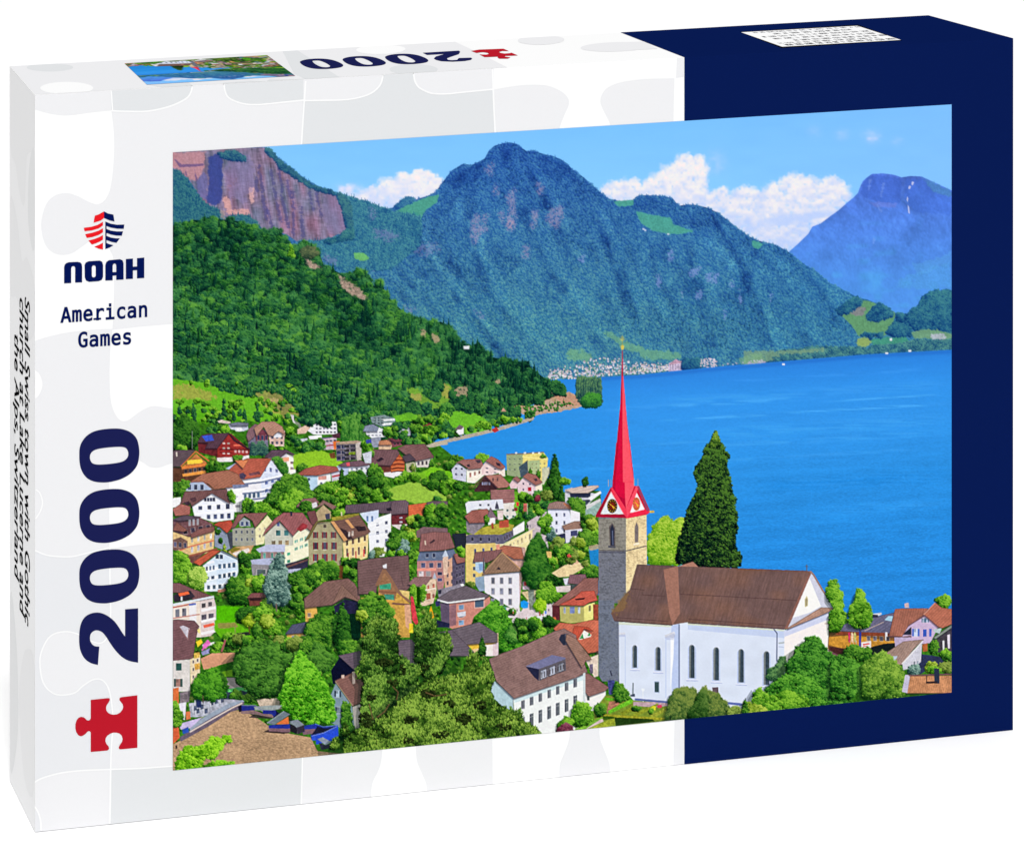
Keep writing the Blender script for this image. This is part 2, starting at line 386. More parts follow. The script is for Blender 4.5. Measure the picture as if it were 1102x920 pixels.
    dk = np.zeros((CH, CW), np.float32)
    for q, v in RK:
        s2, m2 = cov(q)
        if s2 is not None: dk[s2] += m2*v
    org(0, 0, 1); lt = np.zeros((CH, CW), np.float32)
    for line in [[(545, 156), (560, 200), (575, 250), (600, 300), (640, 350), (660, 385)], [(522, 172), (508, 220), (514, 270), (545, 330), (590, 385)], [(486, 185), (472, 240), (492, 290), (540, 350), (565, 385)], [(590, 166), (615, 215), (640, 260), (655, 310), (672, 365)], [(616, 183), (650, 235), (672, 290), (690, 345)], [(440, 232), (470, 290), (520, 350), (560, 392)], [(400, 225), (430, 290), (480, 345), (520, 385)], [(655, 216), (680, 260), (690, 300), (722, 365)], [(728, 222), (744, 270), (760, 320), (772, 375)], [(765, 226), (798, 280), (820, 330), (832, 380)], [(800, 252), (842, 300), (868, 350), (884, 378)], [(848, 272), (886, 312), (908, 350)], [(700, 250), (706, 290), (738, 335), (750, 375)], [(562, 166), (590, 210), (606, 252), (620, 290)], [(460, 215), (455, 260), (462, 300)], [(370, 212), (385, 250), (420, 300), (450, 330)], [(500, 180), (492, 215), (480, 235)], [(820, 262), (812, 300), (800, 340)]]:
        L_ = np.array(line, float); w = np.linspace(5, 13, len(L_))
        jit = np.c_[rng.normal(0, 2, len(L_)), rng.normal(0, 2, len(L_))]; L_ = L_+jit
        kk = rng.uniform(.45, 1.1)
        for sgn, a, arr in ((-1, -.46*kk, dk), (1, .26*kk, lt)):
            s3, m3 = cov(tc(np.r_[L_, np.c_[L_[::-1, 0]+sgn*w[::-1]*1.25, L_[::-1, 1]+sgn*2]]))
            if s3 is not None: arr[s3] += m3*a
    dk = box(dk, 4)+box(lt, 4); dk = (.7*dk+.5*box(dk, 6))*np.clip(.55+.75*vn(26, 26, 84)[:]+.5*vn(9, 9, 85)[:], 0, 1.4)
    fld = fld+dk*1.0
    def m_full(P_):
        z = np.zeros((CH, CW), np.float32); s_, m_ = cov(P_); z[s_] = m_; return z
    def mtrees(d, al, sc=1.0):
        for x, y in pts_in(P, d):
            i, j = min(CH-1, max(0, int(y))), min(CW-1, max(0, int(x)))
            gx, gy = x/S+PX0, y/S+PY0
            u = min(1, max(0, (gy-150)/200)); lo = 1-min(1, max(0, (gx-400)/200))
            d_ = np.array((32+6*u, 64+18*u, 140+4*u), np.float32); g = u*(1-.5*min(1, max(0, (gx-620)/250))); mm = np.array((46+16*g, 90+16*u+18*g, 168-4*u-10*g), np.float32); l = np.array((80+34*g, 136+12*u+20*g, 182-4*u-20*g), np.float32)
            k = (.8+.7*rng.random())*sc
            stamp(x, y, 2.5*k, 2.7*k, (d_, mm, l), fld[i, j]*.24-.02+.16*(rng.random()-.5), 1 if rng.random() < .2 else 0, al)
    mtrees(3.8, .8)
    relief = (.18*form+.2*vn(40, 22, 83, 1.1)[:]+1.3*dk+.05)*m_full(P)
    CAN[:] = CAN*(1+relief[..., None]*np.array((.30, .26, .16), np.float32))
    # rock faces
    org(380, 140, 4.24)
    for q in [[(700, 300), (740, 265), (735, 340), (745, 400), (730, 460), (700, 450), (695, 420), (715, 370)], [(545, 400), (570, 380), (585, 440), (615, 450), (575, 480), (555, 525), (540, 490)], [(660, 375), (690, 380), (685, 430), (670, 400)], [(820, 370), (840, 365), (830, 440), (812, 450)], [(905, 360), (950, 345), (965, 370), (930, 450), (900, 430), (880, 410)], [(780, 530), (800, 530), (798, 585), (772, 580)], [(590, 390), (620, 380), (600, 430)], [(640, 290), (655, 240), (660, 300)], [(600, 180), (640, 150), (630, 210)], [(840, 240), (870, 260), (850, 300)]]:
        soft(q, (138, 136, 180), .5, 1.5, 3.4, 101, 4); soft(q, (160, 150, 178), .5, 2.2, 2.4, 102, 3)
    soft([(700, 415), (735, 410), (732, 450), (705, 452)], (180, 154, 176), .6, .8, 4, 103, 2)
    for q in [[(90, 445), (130, 455), (172, 465), (150, 500), (105, 480)], [(275, 520), (370, 515), (400, 545), (320, 575), (270, 550)], [(85, 370), (100, 375), (95, 410)], [(235, 795), (300, 825), (270, 835), (230, 815)], [(550, 820), (580, 825), (610, 860), (580, 860)], [(200, 540), (215, 550), (205, 575)], [(60, 610), (120, 625), (110, 640), (60, 630)]]:
        soft(q, (134, 136, 178), .5, 1.5, 3.2, 107, 4)
    for q in [[(0, 480), (60, 500), (40, 540), (0, 520)]]: soft(q, (70, 140, 140), .4, 1.0, 5, 108, 4)
    org(620, 140, 4.24)
    for q in [[(420, 560), (440, 545), (445, 590), (425, 600)], [(590, 660), (650, 650), (640, 700), (600, 690)], [(700, 690), (720, 680), (715, 720), (690, 715)], [(480, 730), (490, 735), (482, 780)], [(545, 740), (580, 730), (570, 770), (550, 775)], [(740, 700), (750, 760), (758, 800), (745, 790)], [(370, 650), (390, 660), (380, 730), (365, 700)], [(670, 820), (690, 830), (680, 870)], [(510, 640), (570, 620), (560, 660), (520, 670)], [(10, 590), (40, 560), (30, 610)], [(880, 740), (900, 750), (890, 790)]]:
        soft(q, (150, 160, 216), .55, 1.2, 3, 130, 2)
    mtrees(8.5, .75, .9)
    # alpine meadows
    org(380, 140, 4.24)
    soft([(170, 385), (250, 335), (330, 310), (392, 292), (385, 330), (330, 365), (298, 430), (250, 415), (200, 395)], (84, 158, 136), .92, .3, 8, 109, 2)
    soft([(240, 395), (300, 370), (295, 425), (262, 415)], (62, 140, 134), .5, .4, 5, 110, 2)
    foliage([(190, 345), (240, 305), (270, 305), (275, 322), (230, 345), (195, 360)], pal((34, 76, 136), (46, 98, 146), (80, 136, 160)), 1.4)
    soft([(-20, 565), (50, 560), (78, 585), (50, 600), (-20, 590)], (122, 180, 122), .9, .4, 5, 112, 1)
    org(620, 140, 4.24)
    for q in [[(160, 325), (200, 322), (265, 318), (262, 345), (200, 350)], [(270, 370), (340, 385), (430, 400), (445, 430), (540, 462), (470, 475), (430, 475), (350, 460), (300, 430)], [(800, 500), (860, 520), (830, 545), (805, 530)]]:
        soft(q, (84, 160, 144), .92, .35, 6, 120, 2)
    for x, y in [(307, 452), (315, 457), (420, 475)]: fill([(x-5, y-4), (x+5, y-4), (x+5, y+4), (x-5, y+4)], (225, 225, 240), 0, al=.8)
    # far shore meadow, hillock
    org(800, 290, 4.59)
    soft([(480, 225), (515, 205), (525, 180), (600, 150), (645, 165), (700, 190), (750, 210), (735, 300), (690, 330), (600, 335), (570, 330), (530, 270)], (104, 152, 106), .9, .3, 8, 140, 2)
    soft([(520, 180), (560, 172), (600, 190), (600, 220), (560, 230), (522, 215)], (136, 128, 140), .8, .6, 5, 141, 2)
    soft([(560, 340), (610, 335), (640, 360), (600, 385), (560, 380)], (150, 172, 100), .9, .5, 5, 142, 2)
    soft([(620, 345), (700, 335), (800, 330), (820, 360), (700, 380), (640, 375)], (76, 150, 118), .8, .5, 6, 143, 2)
    hb = pal((18, 52, 104), (32, 82, 124), (70, 130, 140))
    for q in [[(605, 230), (640, 185), (675, 168), (720, 190), (735, 225), (700, 245), (650, 255), (612, 250)], [(700, 315), (740, 260), (790, 250), (830, 280), (830, 325), (760, 330)], [(450, 200), (560, 130), (590, 160), (520, 215), (480, 222)], [(580, 325), (600, 310), (640, 320), (635, 340)], [(650, 320), (690, 310), (685, 338)], [(750, 215), (800, 220), (810, 260), (760, 250)]]:
        foliage(q, hb, 1.7, light=.3)
    foliage([(800, 240), (830, 200), (862, 180), (880, 140), (905, 118), (945, 105), (1032, 105), (1032, 325), (960, 300), (910, 310), (850, 300), (822, 270)], hb, 2.0, light=.3)
    soft([(830, 310), (900, 295), (960, 300), (1028, 320), (1028, 345), (920, 345), (840, 340)], (118, 158, 122), .9, .5, 6, 146, 2)
    soft([(920, 320), (990, 318), (1005, 340), (970, 352), (930, 345)], (186, 186, 206), .8, .8, 3, 147, 1)
    fill([(722, 340), (734, 338), (734, 352), (722, 352)], (230, 230, 240), 0)
    for q in [[(600, 400), (640, 375), (760, 370), (860, 345), (960, 350), (1032, 345), (1032, 400), (900, 405), (700, 420), (600, 425)], [(60, 440), (180, 400), (380, 380), (600, 385), (600, 420), (400, 440), (240, 450), (130, 462)]]:
        foliage(q, pal((22, 56, 100), (40, 90, 120), (96, 150, 140)), 1.6, light=.1)
    soft([(0, 405), (80, 400), (200, 400), (300, 395), (400, 390), (400, 405), (200, 420), (110, 455), (0, 470)], (128, 158, 128), .75, .8, 6, 149, 2)
    fill([(0, 468), (60, 455), (110, 452), (110, 460), (0, 474)], (176, 170, 190), .1)
    # village on the far shore
    org(620, 350, 5.51)
    soft([(130, 10), (250, 70), (340, 120), (470, 150), (590, 165), (640, 190), (560, 215), (400, 190), (280, 130), (180, 60)], (118, 170, 132), .7, .7, 8, 150, 4)
    soft([(-40, 130), (60, 150), (100, 190), (60, 220), (-60, 200)], (118, 168, 128), .7, .7, 8, 151, 4)
    soft([(960, 190), (1100, 160), (1100, 215), (980, 235)], (128, 170, 130), .6, .7, 6, 152, 3)
    for k in range(520):
        x = rng.uniform(-170, 640); base = np.interp(x, [-170, 0, 200, 400, 560, 640], [330, 320, 300, 290, 268, 262]); top = np.interp(x, [-170, 0, 140, 330, 540, 640], [270, 230, 185, 215, 240, 205])
        y = base-abs(rng.normal(0, .45))*(base-top)-6
        if y < top-6: continue
        w, h = rng.uniform(6, 13), rng.uniform(6, 12)
        wc = [(226, 222, 232), (210, 206, 222), (232, 220, 214), (190, 196, 216)][int(rng.integers(0, 4))]
        fill([(x, y-h*.4), (x+w, y-h*.4), (x+w, y+h*.6), (x, y+h*.6)], wc, .05)
        fill([(x-1, y-h*.4), (x+w*.5, y-h), (x+w+1, y-h*.4)], [(170, 130, 140), (140, 130, 150), (184, 150, 150)][int(rng.integers(0, 3))], .05)
        if rng.random() < .35: stamp(*tc([(x+rng.uniform(-8, 14), y+4)])[0], 2.2, 2.2, pal((30, 80, 100), (60, 120, 110), (120, 170, 130)))
    fill([(545, 275), (548, 225), (590, 205), (625, 215), (632, 268)], (206, 190, 214), .12); fill([(545, 235), (590, 200), (632, 222)], (186, 150, 170), .1)
    win([(550, 232), (628, 228), (630, 262), (550, 268)], 5, 3, .4, .45, (130, 120, 160))
    foliage([(625, 205), (660, 195), (730, 195), (735, 250), (690, 262), (630, 255)], hb, 1.7)
    for k in range(60):
        x = rng.uniform(735, 830); y = np.interp(x, [735, 830], [225, 235])-rng.uniform(-15, 40)
        fill([(x, y), (x+8, y), (x+8, y+7), (x, y+7)], (214, 196, 206), .1)
    for k in range(26):
        x = rng.uniform(860, 1100); y = np.interp(x, [860, 1100], [236, 214])-rng.uniform(0, 12)
        fill([(x, y), (x+7, y), (x+7, y+6), (x, y+6)], (188, 184, 204), .1)
    # lake
    org(0, 0, 1)
    lake = [(430, 520), (440, 470), (520, 440), (560, 420), (575, 409), (600, 408), (616, 408), (652.7, 405.5), (689, 403.5), (721.6, 399.5), (758, 396), (783, 393.5), (820, 390.8), (828, 390), (887, 385), (930.7, 381.5), (975, 379), (1030, 376), (1030, 720), (620, 720), (560, 560)]
    sl, m = cov(tc(lake))
    yy = [376, 400, 430, 470, 520, 580, 640, 720]
    cs = np.array([(48, 116, 200), (54, 132, 214), (60, 146, 224), (60, 148, 224), (54, 144, 218), (50, 141, 216), (47, 136, 211), (44, 130, 204)], float)
    gy = GY+(GX-700)*.06
    c = np.stack([np.interp(gy, yy, cs[:, k]) for k in range(3)], -1).astype(np.float32)
    lf = np.clip((690-GX)/200, 0, 1)[..., None]; c = c*(1-lf*.5)+np.array((34, 134, 208), np.float32)*lf*.5
    rip = .5*vn(6, 1.6, 161, -.05)+.5*vn(3.2, 1.3, 162, -.04)+.4*vn(50, 6, 163, -.06)+.5*vn(160, 14, 164, -.06)
    amp = np.clip((gy-380)/200, .25, 1.2)
    c = c*(1+(.07*rip*amp)[..., None])
    for yc, w, a, x0, x1 in [(432, 5, 8, 700, 1030), (470, 7, 9, 760, 1030), (530, 8, -7, 800, 1030), (560, 5, 8, 860, 1030), (438, 2.2, 14, 640, 900), (453, 1.6, 18, 700, 1030), (443, 1.2, 18, 880, 1030), (484, 3, 10, 740, 1030), (500, 2, 8, 600, 1000), (415, 2, 7, 760, 1030), (478, 1.4, 8, 640, 800)]:
        d = np.exp(-((gy-yc)/w)**2)*np.clip((GX-x0)/40, 0, 1)*np.clip((x1-GX)/40, 0, 1)*np.clip(.6+vn(40, 3, 166), 0, 1)
        c = c+(d*a)[..., None]
    comp(sl, m, c[sl])
    d = np.clip(1-np.abs(GY-np.interp(GX, [600, 652, 689, 758, 828, 887, 931, 1030], [409, 407, 405, 398, 392, 387, 383, 378]))/3.5, 0, 1)*(GX > 600)*(GY > 370)
    CAN[:] = CAN+((np.array((40, 96, 180), np.float32)-CAN)*(d*.45*(GX > 640))[..., None])
    for x, y in [(843, 392), (954, 380), (979, 377.5)]: fill([(x-1.5, y-1), (x+1.5, y-1), (x+1.5, y+1), (x-1.5, y+1)], (236, 238, 246), 0)
    fldc = fld
    # red cliffs at the left
    org(180, 150, 4.59)
    cl = [(20, 50), (480, 40), (500, 52), (525, 78), (560, 110), (600, 140), (645, 175), (690, 205), (720, 230), (760, 240), (830, 265), (848, 310), (862, 345), (880, 400), (892, 462), (840, 470), (780, 500), (720, 505), (640, 505), (590, 470), (540, 455), (460, 445), (440, 405), (370, 375), (290, 385), (240, 340), (180, 315), (140, 250), (100, 190), (20, 140)]
    sl, m = cov(tc(cl))
    st = .35*vn(9, 1.7, 168, .05)+.55*vn(26, 3.2, 171, 1.42)+.45*vn(12, 1.9, 172, 1.5)+.3*vn(3, 8, 173, 1.5)+.35*vn(50, 10, 174, 1.3)
    c = np.array((128, 114, 138), np.float32)*(1+.24*st[..., None]); c[..., 0] += 20*vn(40, 14, 175, 1.4)
    comp(sl, m, c[sl])
    soft([(20, 65), (190, 60), (180, 140), (150, 210), (110, 200), (60, 150), (20, 145)], (196, 144, 150), .8, .5, 8, 176, 3)
    for q in [[(30, 90), (70, 125), (180, 120), (180, 132), (60, 140)], [(130, 130), (150, 200), (140, 210)], [(90, 130), (98, 180), (88, 180)]]: soft(q, (104, 84, 128), .8, .4, 4, 177, 1)
    soft([(200, 90), (245, 70), (275, 110), (272, 200), (268, 310), (230, 325), (190, 310), (205, 230)], (58, 72, 140), .85, .45, 7, 178, 3)
    soft([(140, 210), (180, 160), (200, 180), (195, 300), (160, 290)], (104, 104, 158), .7, .5, 6, 179, 3)
    soft([(270, 280), (310, 290), (320, 345), (400, 350), (412, 375), (300, 366), (285, 340)], (214, 164, 160), .85, .7, 6, 180, 2)
    soft([(402, 240), (430, 240), (425, 310), (410, 330)], (226, 180, 176), .8, .6, 5, 181, 2)
    soft([(300, 90), (410, 80), (430, 160), (420, 240), (380, 320), (310, 290), (285, 180)], (140, 128, 172), .5, .8, 8, 182, 5)
    for x0, y0, x1, y1 in [(450, 120, 490, 400), (510, 150, 560, 410), (545, 130, 570, 260), (560, 260, 600, 440), (620, 250, 625, 480), (735, 250, 745, 310), (745, 310, 765, 385), (440, 180, 445, 260), (660, 330, 670, 480), (700, 260, 720, 350), (490, 330, 520, 440), (590, 200, 610, 300)]:
        soft([(x0-6, y0), (x0+6, y0), (x1+8, y1), (x1-8, y1)], (76, 76, 128), .6, .8, 4, 184, 2)
    soft([(770, 270), (830, 275), (870, 380), (885, 455), (800, 470), (770, 380)], (136, 122, 160), .55, .6, 7, 185, 3)
    fb = pal((22, 60, 104), (38, 90, 116), (76, 132, 132)); fs = pal((22, 54, 100), (40, 86, 120), (76, 128, 132))
    foliage([(480, 42), (510, 48), (530, 80), (565, 112), (610, 142), (650, 178), (692, 208), (740, 236), (800, 250), (830, 262), (820, 275), (730, 250), (680, 222), (630, 190), (590, 165), (560, 150), (530, 100), (490, 70)], fs, 1.5)
    foliage([(250, 70), (330, 55), (380, 80), (385, 108), (320, 105), (270, 90)], fs, 1.4)
    forest([(20, 145), (60, 160), (100, 200), (150, 270), (190, 320), (250, 345), (290, 395), (330, 370), (400, 380), (450, 420), (470, 455), (400, 470), (20, 470)], [fb], 1.9, con=.25)
    soft([(260, 345), (290, 355), (285, 400), (265, 390)], (176, 150, 150), .7, .6, 4, 188, 2)
    forest([(830, 265), (900, 280), (1000, 315), (1100, 350), (1250, 380), (1250, 520), (1100, 640), (900, 660), (780, 600), (640, 500), (760, 500), (890, 465), (865, 345)], [pal((28, 70, 118), (46, 102, 138), (86, 146, 152))], 1.6, con=.25, field=fld, fa=.3)
    foliage([(838, 262), (870, 275), (905, 320), (915, 480), (870, 490), (889, 455), (872, 385), (856, 330)], fs, 1.5); foliage([(885, 440), (915, 430), (920, 490), (800, 515), (770, 502), (840, 482)], fb, 1.5)
    for q in [[(1000, 340), (1025, 350), (1020, 400), (1005, 390)], [(1020, 440), (1100, 450), (1150, 480), (1090, 500), (1030, 480)], [(770, 570), (850, 600), (830, 620), (780, 610)]]: soft(q, (126, 128, 174), .55, 1.4, 3.4, 190, 4)
    soft([(920, 560), (970, 560), (1002, 590), (970, 602), (925, 590)], (112, 178, 108), .95, .35, 4, 191, 1)
# ---------------------------------------------------------------- hill forest, town, church
BRN, RST, DRK, RED = (118, 86, 82), (164, 98, 80), (84, 72, 80), (180, 84, 64)
WSH, WLT, CRM, CSH = (196, 210, 232), (250, 245, 238), (238, 216, 160), (176, 168, 150)
GLS, GR1 = (62, 74, 100), (70, 140, 24)
def bush(n, x0, y0, x1, y1, pals, r0=6, r1=13, rr=1.8):
    for _ in range(n):
        x, y = rng.uniform(x0, x1), rng.uniform(y0, y1); r = rng.uniform(r0, r1)
        tree(x, y, r*1.1, r*.95, pals[int(rng.integers(0, len(pals)))], rr)
def gable(front, roofp, side=None, fw=WSH, rc=BRN, sw=WLT, rows=2.2):
    if side is not None: fill(side, sw, .04)
    fill(front, fw, .04)
    roof(roofp, rc, rows)
def paint_town():
    global CAN
    SHADE[0] = False
    org(0, 0, 1)
    # ground below everything
    fill([(180, 455), (300, 440), (460, 470), (474, 480), (500, 500), (540, 505), (588, 512), (600, 535), (612, 526), (646, 528), (650, 600), (640, 640), (800, 640), (900, 665), (1030, 670), (1030, 840), (180, 840)], (58, 110, 32), .2, (4, 3, 201))
    for x, y in pts_in(tc([(184, 480), (300, 470), (470, 490), (560, 540), (630, 560), (640, 640), (700, 760), (184, 800)]), 13):
        r = rng.uniform(3, 7); stamp(x, y, r, r*.9, (MD, LT, DK, OL, MD)[int(rng.integers(0, 5))], .3*(rng.random()-.5))
    # forested hill
    org(180, 150, 4.59)
    hill = [(15, 430), (70, 415), (130, 398), (180, 402), (230, 393), (300, 400), (360, 405), (400, 425), (440, 440), (480, 455), (520, 452), (560, 460), (590, 490), (610, 520), (640, 540), (665, 515), (690, 510), (720, 530), (750, 550), (760, 590), (775, 622), (810, 640), (850, 660), (900, 668), (930, 648), (960, 655), (1000, 682), (1022, 725), (1028, 700), (1058, 700), (1075, 750), (1110, 800), (1165, 850), (1190, 870), (1230, 880), (1300, 905), (1350, 900), (1400, 925), (1412, 960), (1450, 1010), (1500, 1020), (1540, 1000), (1560, 1030), (1600, 1075), (1690, 1090), (1760, 1100), (1850, 1170), (1930, 1210), (1968, 1240), (1970, 1260), (1800, 1310), (1600, 1400), (1350, 1480), (1100, 1460), (800, 1420), (400, 1250), (15, 1200)]
    P = tc(hill); sl, m = cov(P); comp(sl, m, np.array((12, 44, 34), np.float32))
    fld = (.6*vn(70, 50, 211)[:]+.5*vn(28, 22, 212)[:])
    # shade toward the shoulder, bright band in the middle
    org(0, 0, 1)
    g = GX*0
    for x, y, rx, ry, v in [(250, 262, 60, 16, -.5), (300, 290, 60, 22, -.45), (225, 300, 50, 22, -.2), (380, 330, 40, 30, -.45), (290, 330, 80, 18, .25), (330, 350, 40, 14, .35), (225, 345, 30, 20, .25), (270, 385, 80, 20, -.2), (430, 380, 50, 30, .15), (520, 400, 50, 25, .12), (575, 415, 30, 20, .15), (200, 380, 30, 25, -.3), (345, 400, 40, 25, -.1), (405, 420, 50, 18, .3)]:
        g = g+v*np.exp(-((GX-x)/rx)**2-((GY-y)/ry)**2)
    fld = fld*.75+g
    FA = pal((6, 28, 32), (22, 70, 48), (66, 122, 62)); FB = pal((8, 38, 28), (34, 90, 44), (98, 154, 66)); FC = pal((8, 34, 36), (28, 82, 54), (80, 138, 76))
    for x, y in pts_in(P, 8.6):
        i, j = min(CH-1, max(0, int(y))), min(CW-1, max(0, int(x)))
        gx, gy = x/S+PX0, y/S+PY0
        far = min(1, max(0, (gx-380)/220)); near = min(1, max(0, (gy-260)/140))
        R = (6.6+3.0*near-3.8*far)*S*.5*(.55+.95*rng.random())
        f = fld[i, j]*.42+.42*(rng.random()-.5)-.06
        p = (FA, FB, FC)[int(rng.integers(0, 3))] if far < .4 else (FA, FC)[int(rng.integers(0, 2))]
        if rng.random() < .12+.45*far: stamp(x, y-R*.6, R*.7, R*1.6, p, f-.1, 1)
        else:
            stamp(x, y, R*1.15, R*1.1, p, f, 0)
            for _ in range(8): stamp(x+R*1.2*(rng.random()-.42), y-R*1.3*(rng.random()-.3), R*.3, R*.27, p, f+.1+.34*(rng.random()-.5), 0, .85)
    # rock outcrops on the hill
    org(180, 150, 4.59)
    for q in [[(845, 665), (880, 690), (950, 735), (990, 790), (960, 790), (900, 760), (860, 720)], [(680, 590), (720, 605), (770, 640), (730, 640), (690, 620)]]:
        soft(q, (206, 178, 160), .9, .9, 5, 221, 2); soft(q, (120, 100, 96), .5, 1.6, 3, 222, 2)
    tree(700, 560, 40, 28, pal((30, 50, 44), (66, 84, 62), (110, 120, 84)), 1.8); foliage([(595, 575), (610, 515), (625, 580)], LT, 1.4)
    org(400, 330, 4.24)
    for q in [[(225, 100), (250, 110), (245, 140), (225, 130)], [(270, 125), (300, 130), (315, 160), (285, 165)], [(560, 330), (590, 340), (575, 352)], [(355, 395), (395, 370), (440, 365), (440, 415), (390, 415)]]:
        soft(q, (196, 164, 138), .75, 1.0, 4, 223, 2)
    fill([(418, 180), (446, 178), (444, 194), (420, 194)], (228, 228, 236), .05)
    # shore strip and slopes to the lake
    soft([(640, 450), (720, 455), (860, 400), (900, 385), (960, 420), (960, 455), (860, 478), (740, 497), (690, 490)], (196, 162, 130), .9, .5, 6, 224, 1)
    soft([(820, 395), (900, 395), (945, 420), (950, 450), (880, 455)], (190, 140, 116), .7, .9, 4, 225, 1)
    foliage([(800, 350), (840, 335), (880, 360), (885, 405), (830, 400)], FA, 1.6)
    forest([(640, 450), (760, 440), (860, 430), (940, 440), (850, 470), (740, 480)], [FB], 1.5, con=.1, dens=1.6)
    soft([(330, 490), (400, 470), (470, 480), (530, 520), (540, 560), (500, 585), (430, 580), (370, 560)], (112, 180, 52), .95, .4, 8, 226, 3)
    soft([(100, 490), (200, 500), (215, 520), (110, 525)], (112, 180, 52), .9, .4, 8, 227, 3)
    soft([(150, 375), (220, 365), (240, 410), (290, 430), (340, 345), (375, 380), (350, 440), (270, 470), (200, 430)], (124, 168, 62), .85, .8, 8, 228, 3)
    soft([(165, 395), (230, 400), (225, 435), (190, 425)], (176, 160, 96), .7, .7, 5, 229, 2)
    soft([(330, 350), (370, 380), (345, 420), (320, 405)], (176, 162, 90), .7, .7, 5, 230, 2)
    for x, y, w, p in [(300, 360, 26, FA), (290, 405, 24, FC), (365, 400, 18, FA), (405, 440, 34, FA), (440, 460, 26, FC), (500, 470, 22, FB), (190, 470, 36, FA), (250, 460, 22, FC), (340, 470, 30, FB), (560, 440, 16, FB), (620, 470, 26, FA), (600, 510, 30, FC), (660, 480, 22, FA), (720, 500, 18, FC), (470, 430, 28, FA), (540, 470, 16, FA), (640, 430, 22, FA), (760, 420, 24, FA)]:
        tree(x, y, w, w*1.05, p, 1.7)
    for x, y0, y1, w in [(600, 430, 520, 16), (640, 425, 505, 14), (540, 400, 470, 14), (440, 380, 470, 16), (480, 390, 470, 14)]: conifer(x, y0, y1, w, FA, 1.3)
    soft([(250, 640), (380, 612), (500, 585), (600, 560), (680, 535), (740, 515), (740, 500), (660, 525), (560, 555), (400, 590), (280, 620), (200, 630)], (180, 168, 150), .95, .25, 5, 231, 1)
    for k in range(46):
        x = rng.uniform(230, 740); y = np.interp(x, [230, 500, 740], [615, 560, 500])-rng.uniform(2, 26)
        tree(x, y, rng.uniform(6, 15), rng.uniform(6, 13), (FB, LT, MD, FA)[int(rng.integers(0, 4))], 1.4)
    for q, c in [([(385, 570), (405, 540), (420, 550), (420, 580), (400, 585)], (236, 232, 240)), ([(545, 560), (570, 548), (580, 565), (560, 575)], (176, 60, 54)), ([(590, 478), (600, 460), (615, 478)], (190, 150, 130))]: fill(q, c, .05)
    fill([(378, 560), (400, 538), (420, 548), (408, 560)], (110, 96, 104), .06)
    # tree island
    foliage([(938, 380), (960, 350), (1040, 350), (1048, 440), (1020, 455), (970, 455), (938, 420)], pal((26, 58, 62), (48, 88, 76), (92, 132, 92)), 1.4, light=.2)
    for x in range(940, 1046, 11): foliage([(x-2, 322+rng.uniform(-4, 8)), (x+2, 322), (x+7, 350), (x+7, 410), (x-7, 410), (x-7, 350)], pal((24, 56, 66), (54, 94, 80), (104, 142, 96)), 1.1, asp=1.8, light=.3)
    foliage([(955, 420), (985, 395), (1040, 400), (1048, 440), (1015, 457), (965, 455)], pal((16, 60, 44), (38, 98, 50), (80, 150, 60)), 1.8)
    # left meadow
    org(180, 290, 4.59)
    soft([(20, 540), (80, 545), (180, 560), (260, 590), (400, 620), (480, 640), (560, 700), (560, 760), (300, 740), (20, 760)], (104, 172, 44), .97, .35, 9, 241, 3)
    for q, c, a in [([(20, 575), (100, 565), (200, 595), (260, 630), (200, 645), (100, 640), (20, 640)], (168, 158, 84), .75), ([(430, 600), (520, 600), (580, 640), (660, 690), (640, 740), (540, 720), (470, 670)], (168, 156, 88), .75), ([(500, 640), (540, 630), (560, 660), (520, 665)], (196, 170, 126), .6), ([(20, 600), (80, 595), (90, 610), (20, 615)], (196, 176, 100), .5), ([(20, 700), (200, 690), (400, 720), (380, 760), (20, 760)], (86, 160, 30), .7)]:
        soft(q, c, a, .8, 7, 242, 4)
    for _ in range(150):
        x, y = rng.uniform(20, 640), rng.uniform(545, 760)
        if 100 < y-545: tree(x, y, rng.uniform(5, 16), rng.uniform(5, 12), (MD, LT, FB, LT)[int(rng.integers(0, 4))], 1.5)
        elif rng.random() < .4: tree(x, y, rng.uniform(4, 14), rng.uniform(4, 11), (FB, LT)[int(rng.integers(0, 2))], 1.4)
    for k in range(14): conifer(rng.uniform(20, 620), 650+rng.uniform(-10, 80), 700+rng.uniform(0, 70), 9, FA, 1.3)
    forest([(240, 560), (330, 600), (420, 590), (500, 560), (600, 600), (700, 640), (760, 720), (640, 690), (560, 610), (480, 590), (400, 625), (260, 590)], [FB, FC, FA], 2.4, con=.3)
    forest([(660, 620), (760, 640), (900, 700), (1000, 740), (1000, 790), (800, 790), (700, 740)], [FA, FC], 2.3, con=.5)
    SHADE[0] = True
    # ---- crop A (180,440)
    org(180, 440)
    foliage([(40, 80), (120, 60), (200, 90), (230, 170), (225, 230), (190, 300), (40, 300)], DK, 2.4)
    foliage([(60, 300), (90, 265), (135, 280), (140, 310)], LT, 1.8)
    stroke([(184, 160), (184, 295)], (150, 150, 150), 3, .7)
    for q, c in [([(450, 120), (500, 100), (590, 105), (600, 150), (560, 165), (470, 150)], (196, 200, 214)), ([(370, 90), (400, 78), (470, 95), (460, 110), (380, 100)], (206, 190, 180)), ([(500, 130), (550, 125), (550, 165), (505, 165)], (234, 234, 240))]: fill(q, c, .12)
    roof([(450, 110), (520, 98), (600, 104), (595, 125), (480, 125)], (112, 116, 132))
    bush(10, 300, 130, 470, 200, [LT, MD, FB], 10, 22); bush(8, 880, 140, 1000, 300, [MD, LT, FB], 12, 26); bush(4, 760, 280, 900, 300, [LT, MD], 10, 20)
    fill([(910, 40), (935, 45), (935, 80), (950, 110), (930, 100)], (200, 196, 196), .1); soft([(940, 80), (980, 110), (990, 150), (950, 120)], (150, 146, 150), .8, .7, 4, 250, 1)
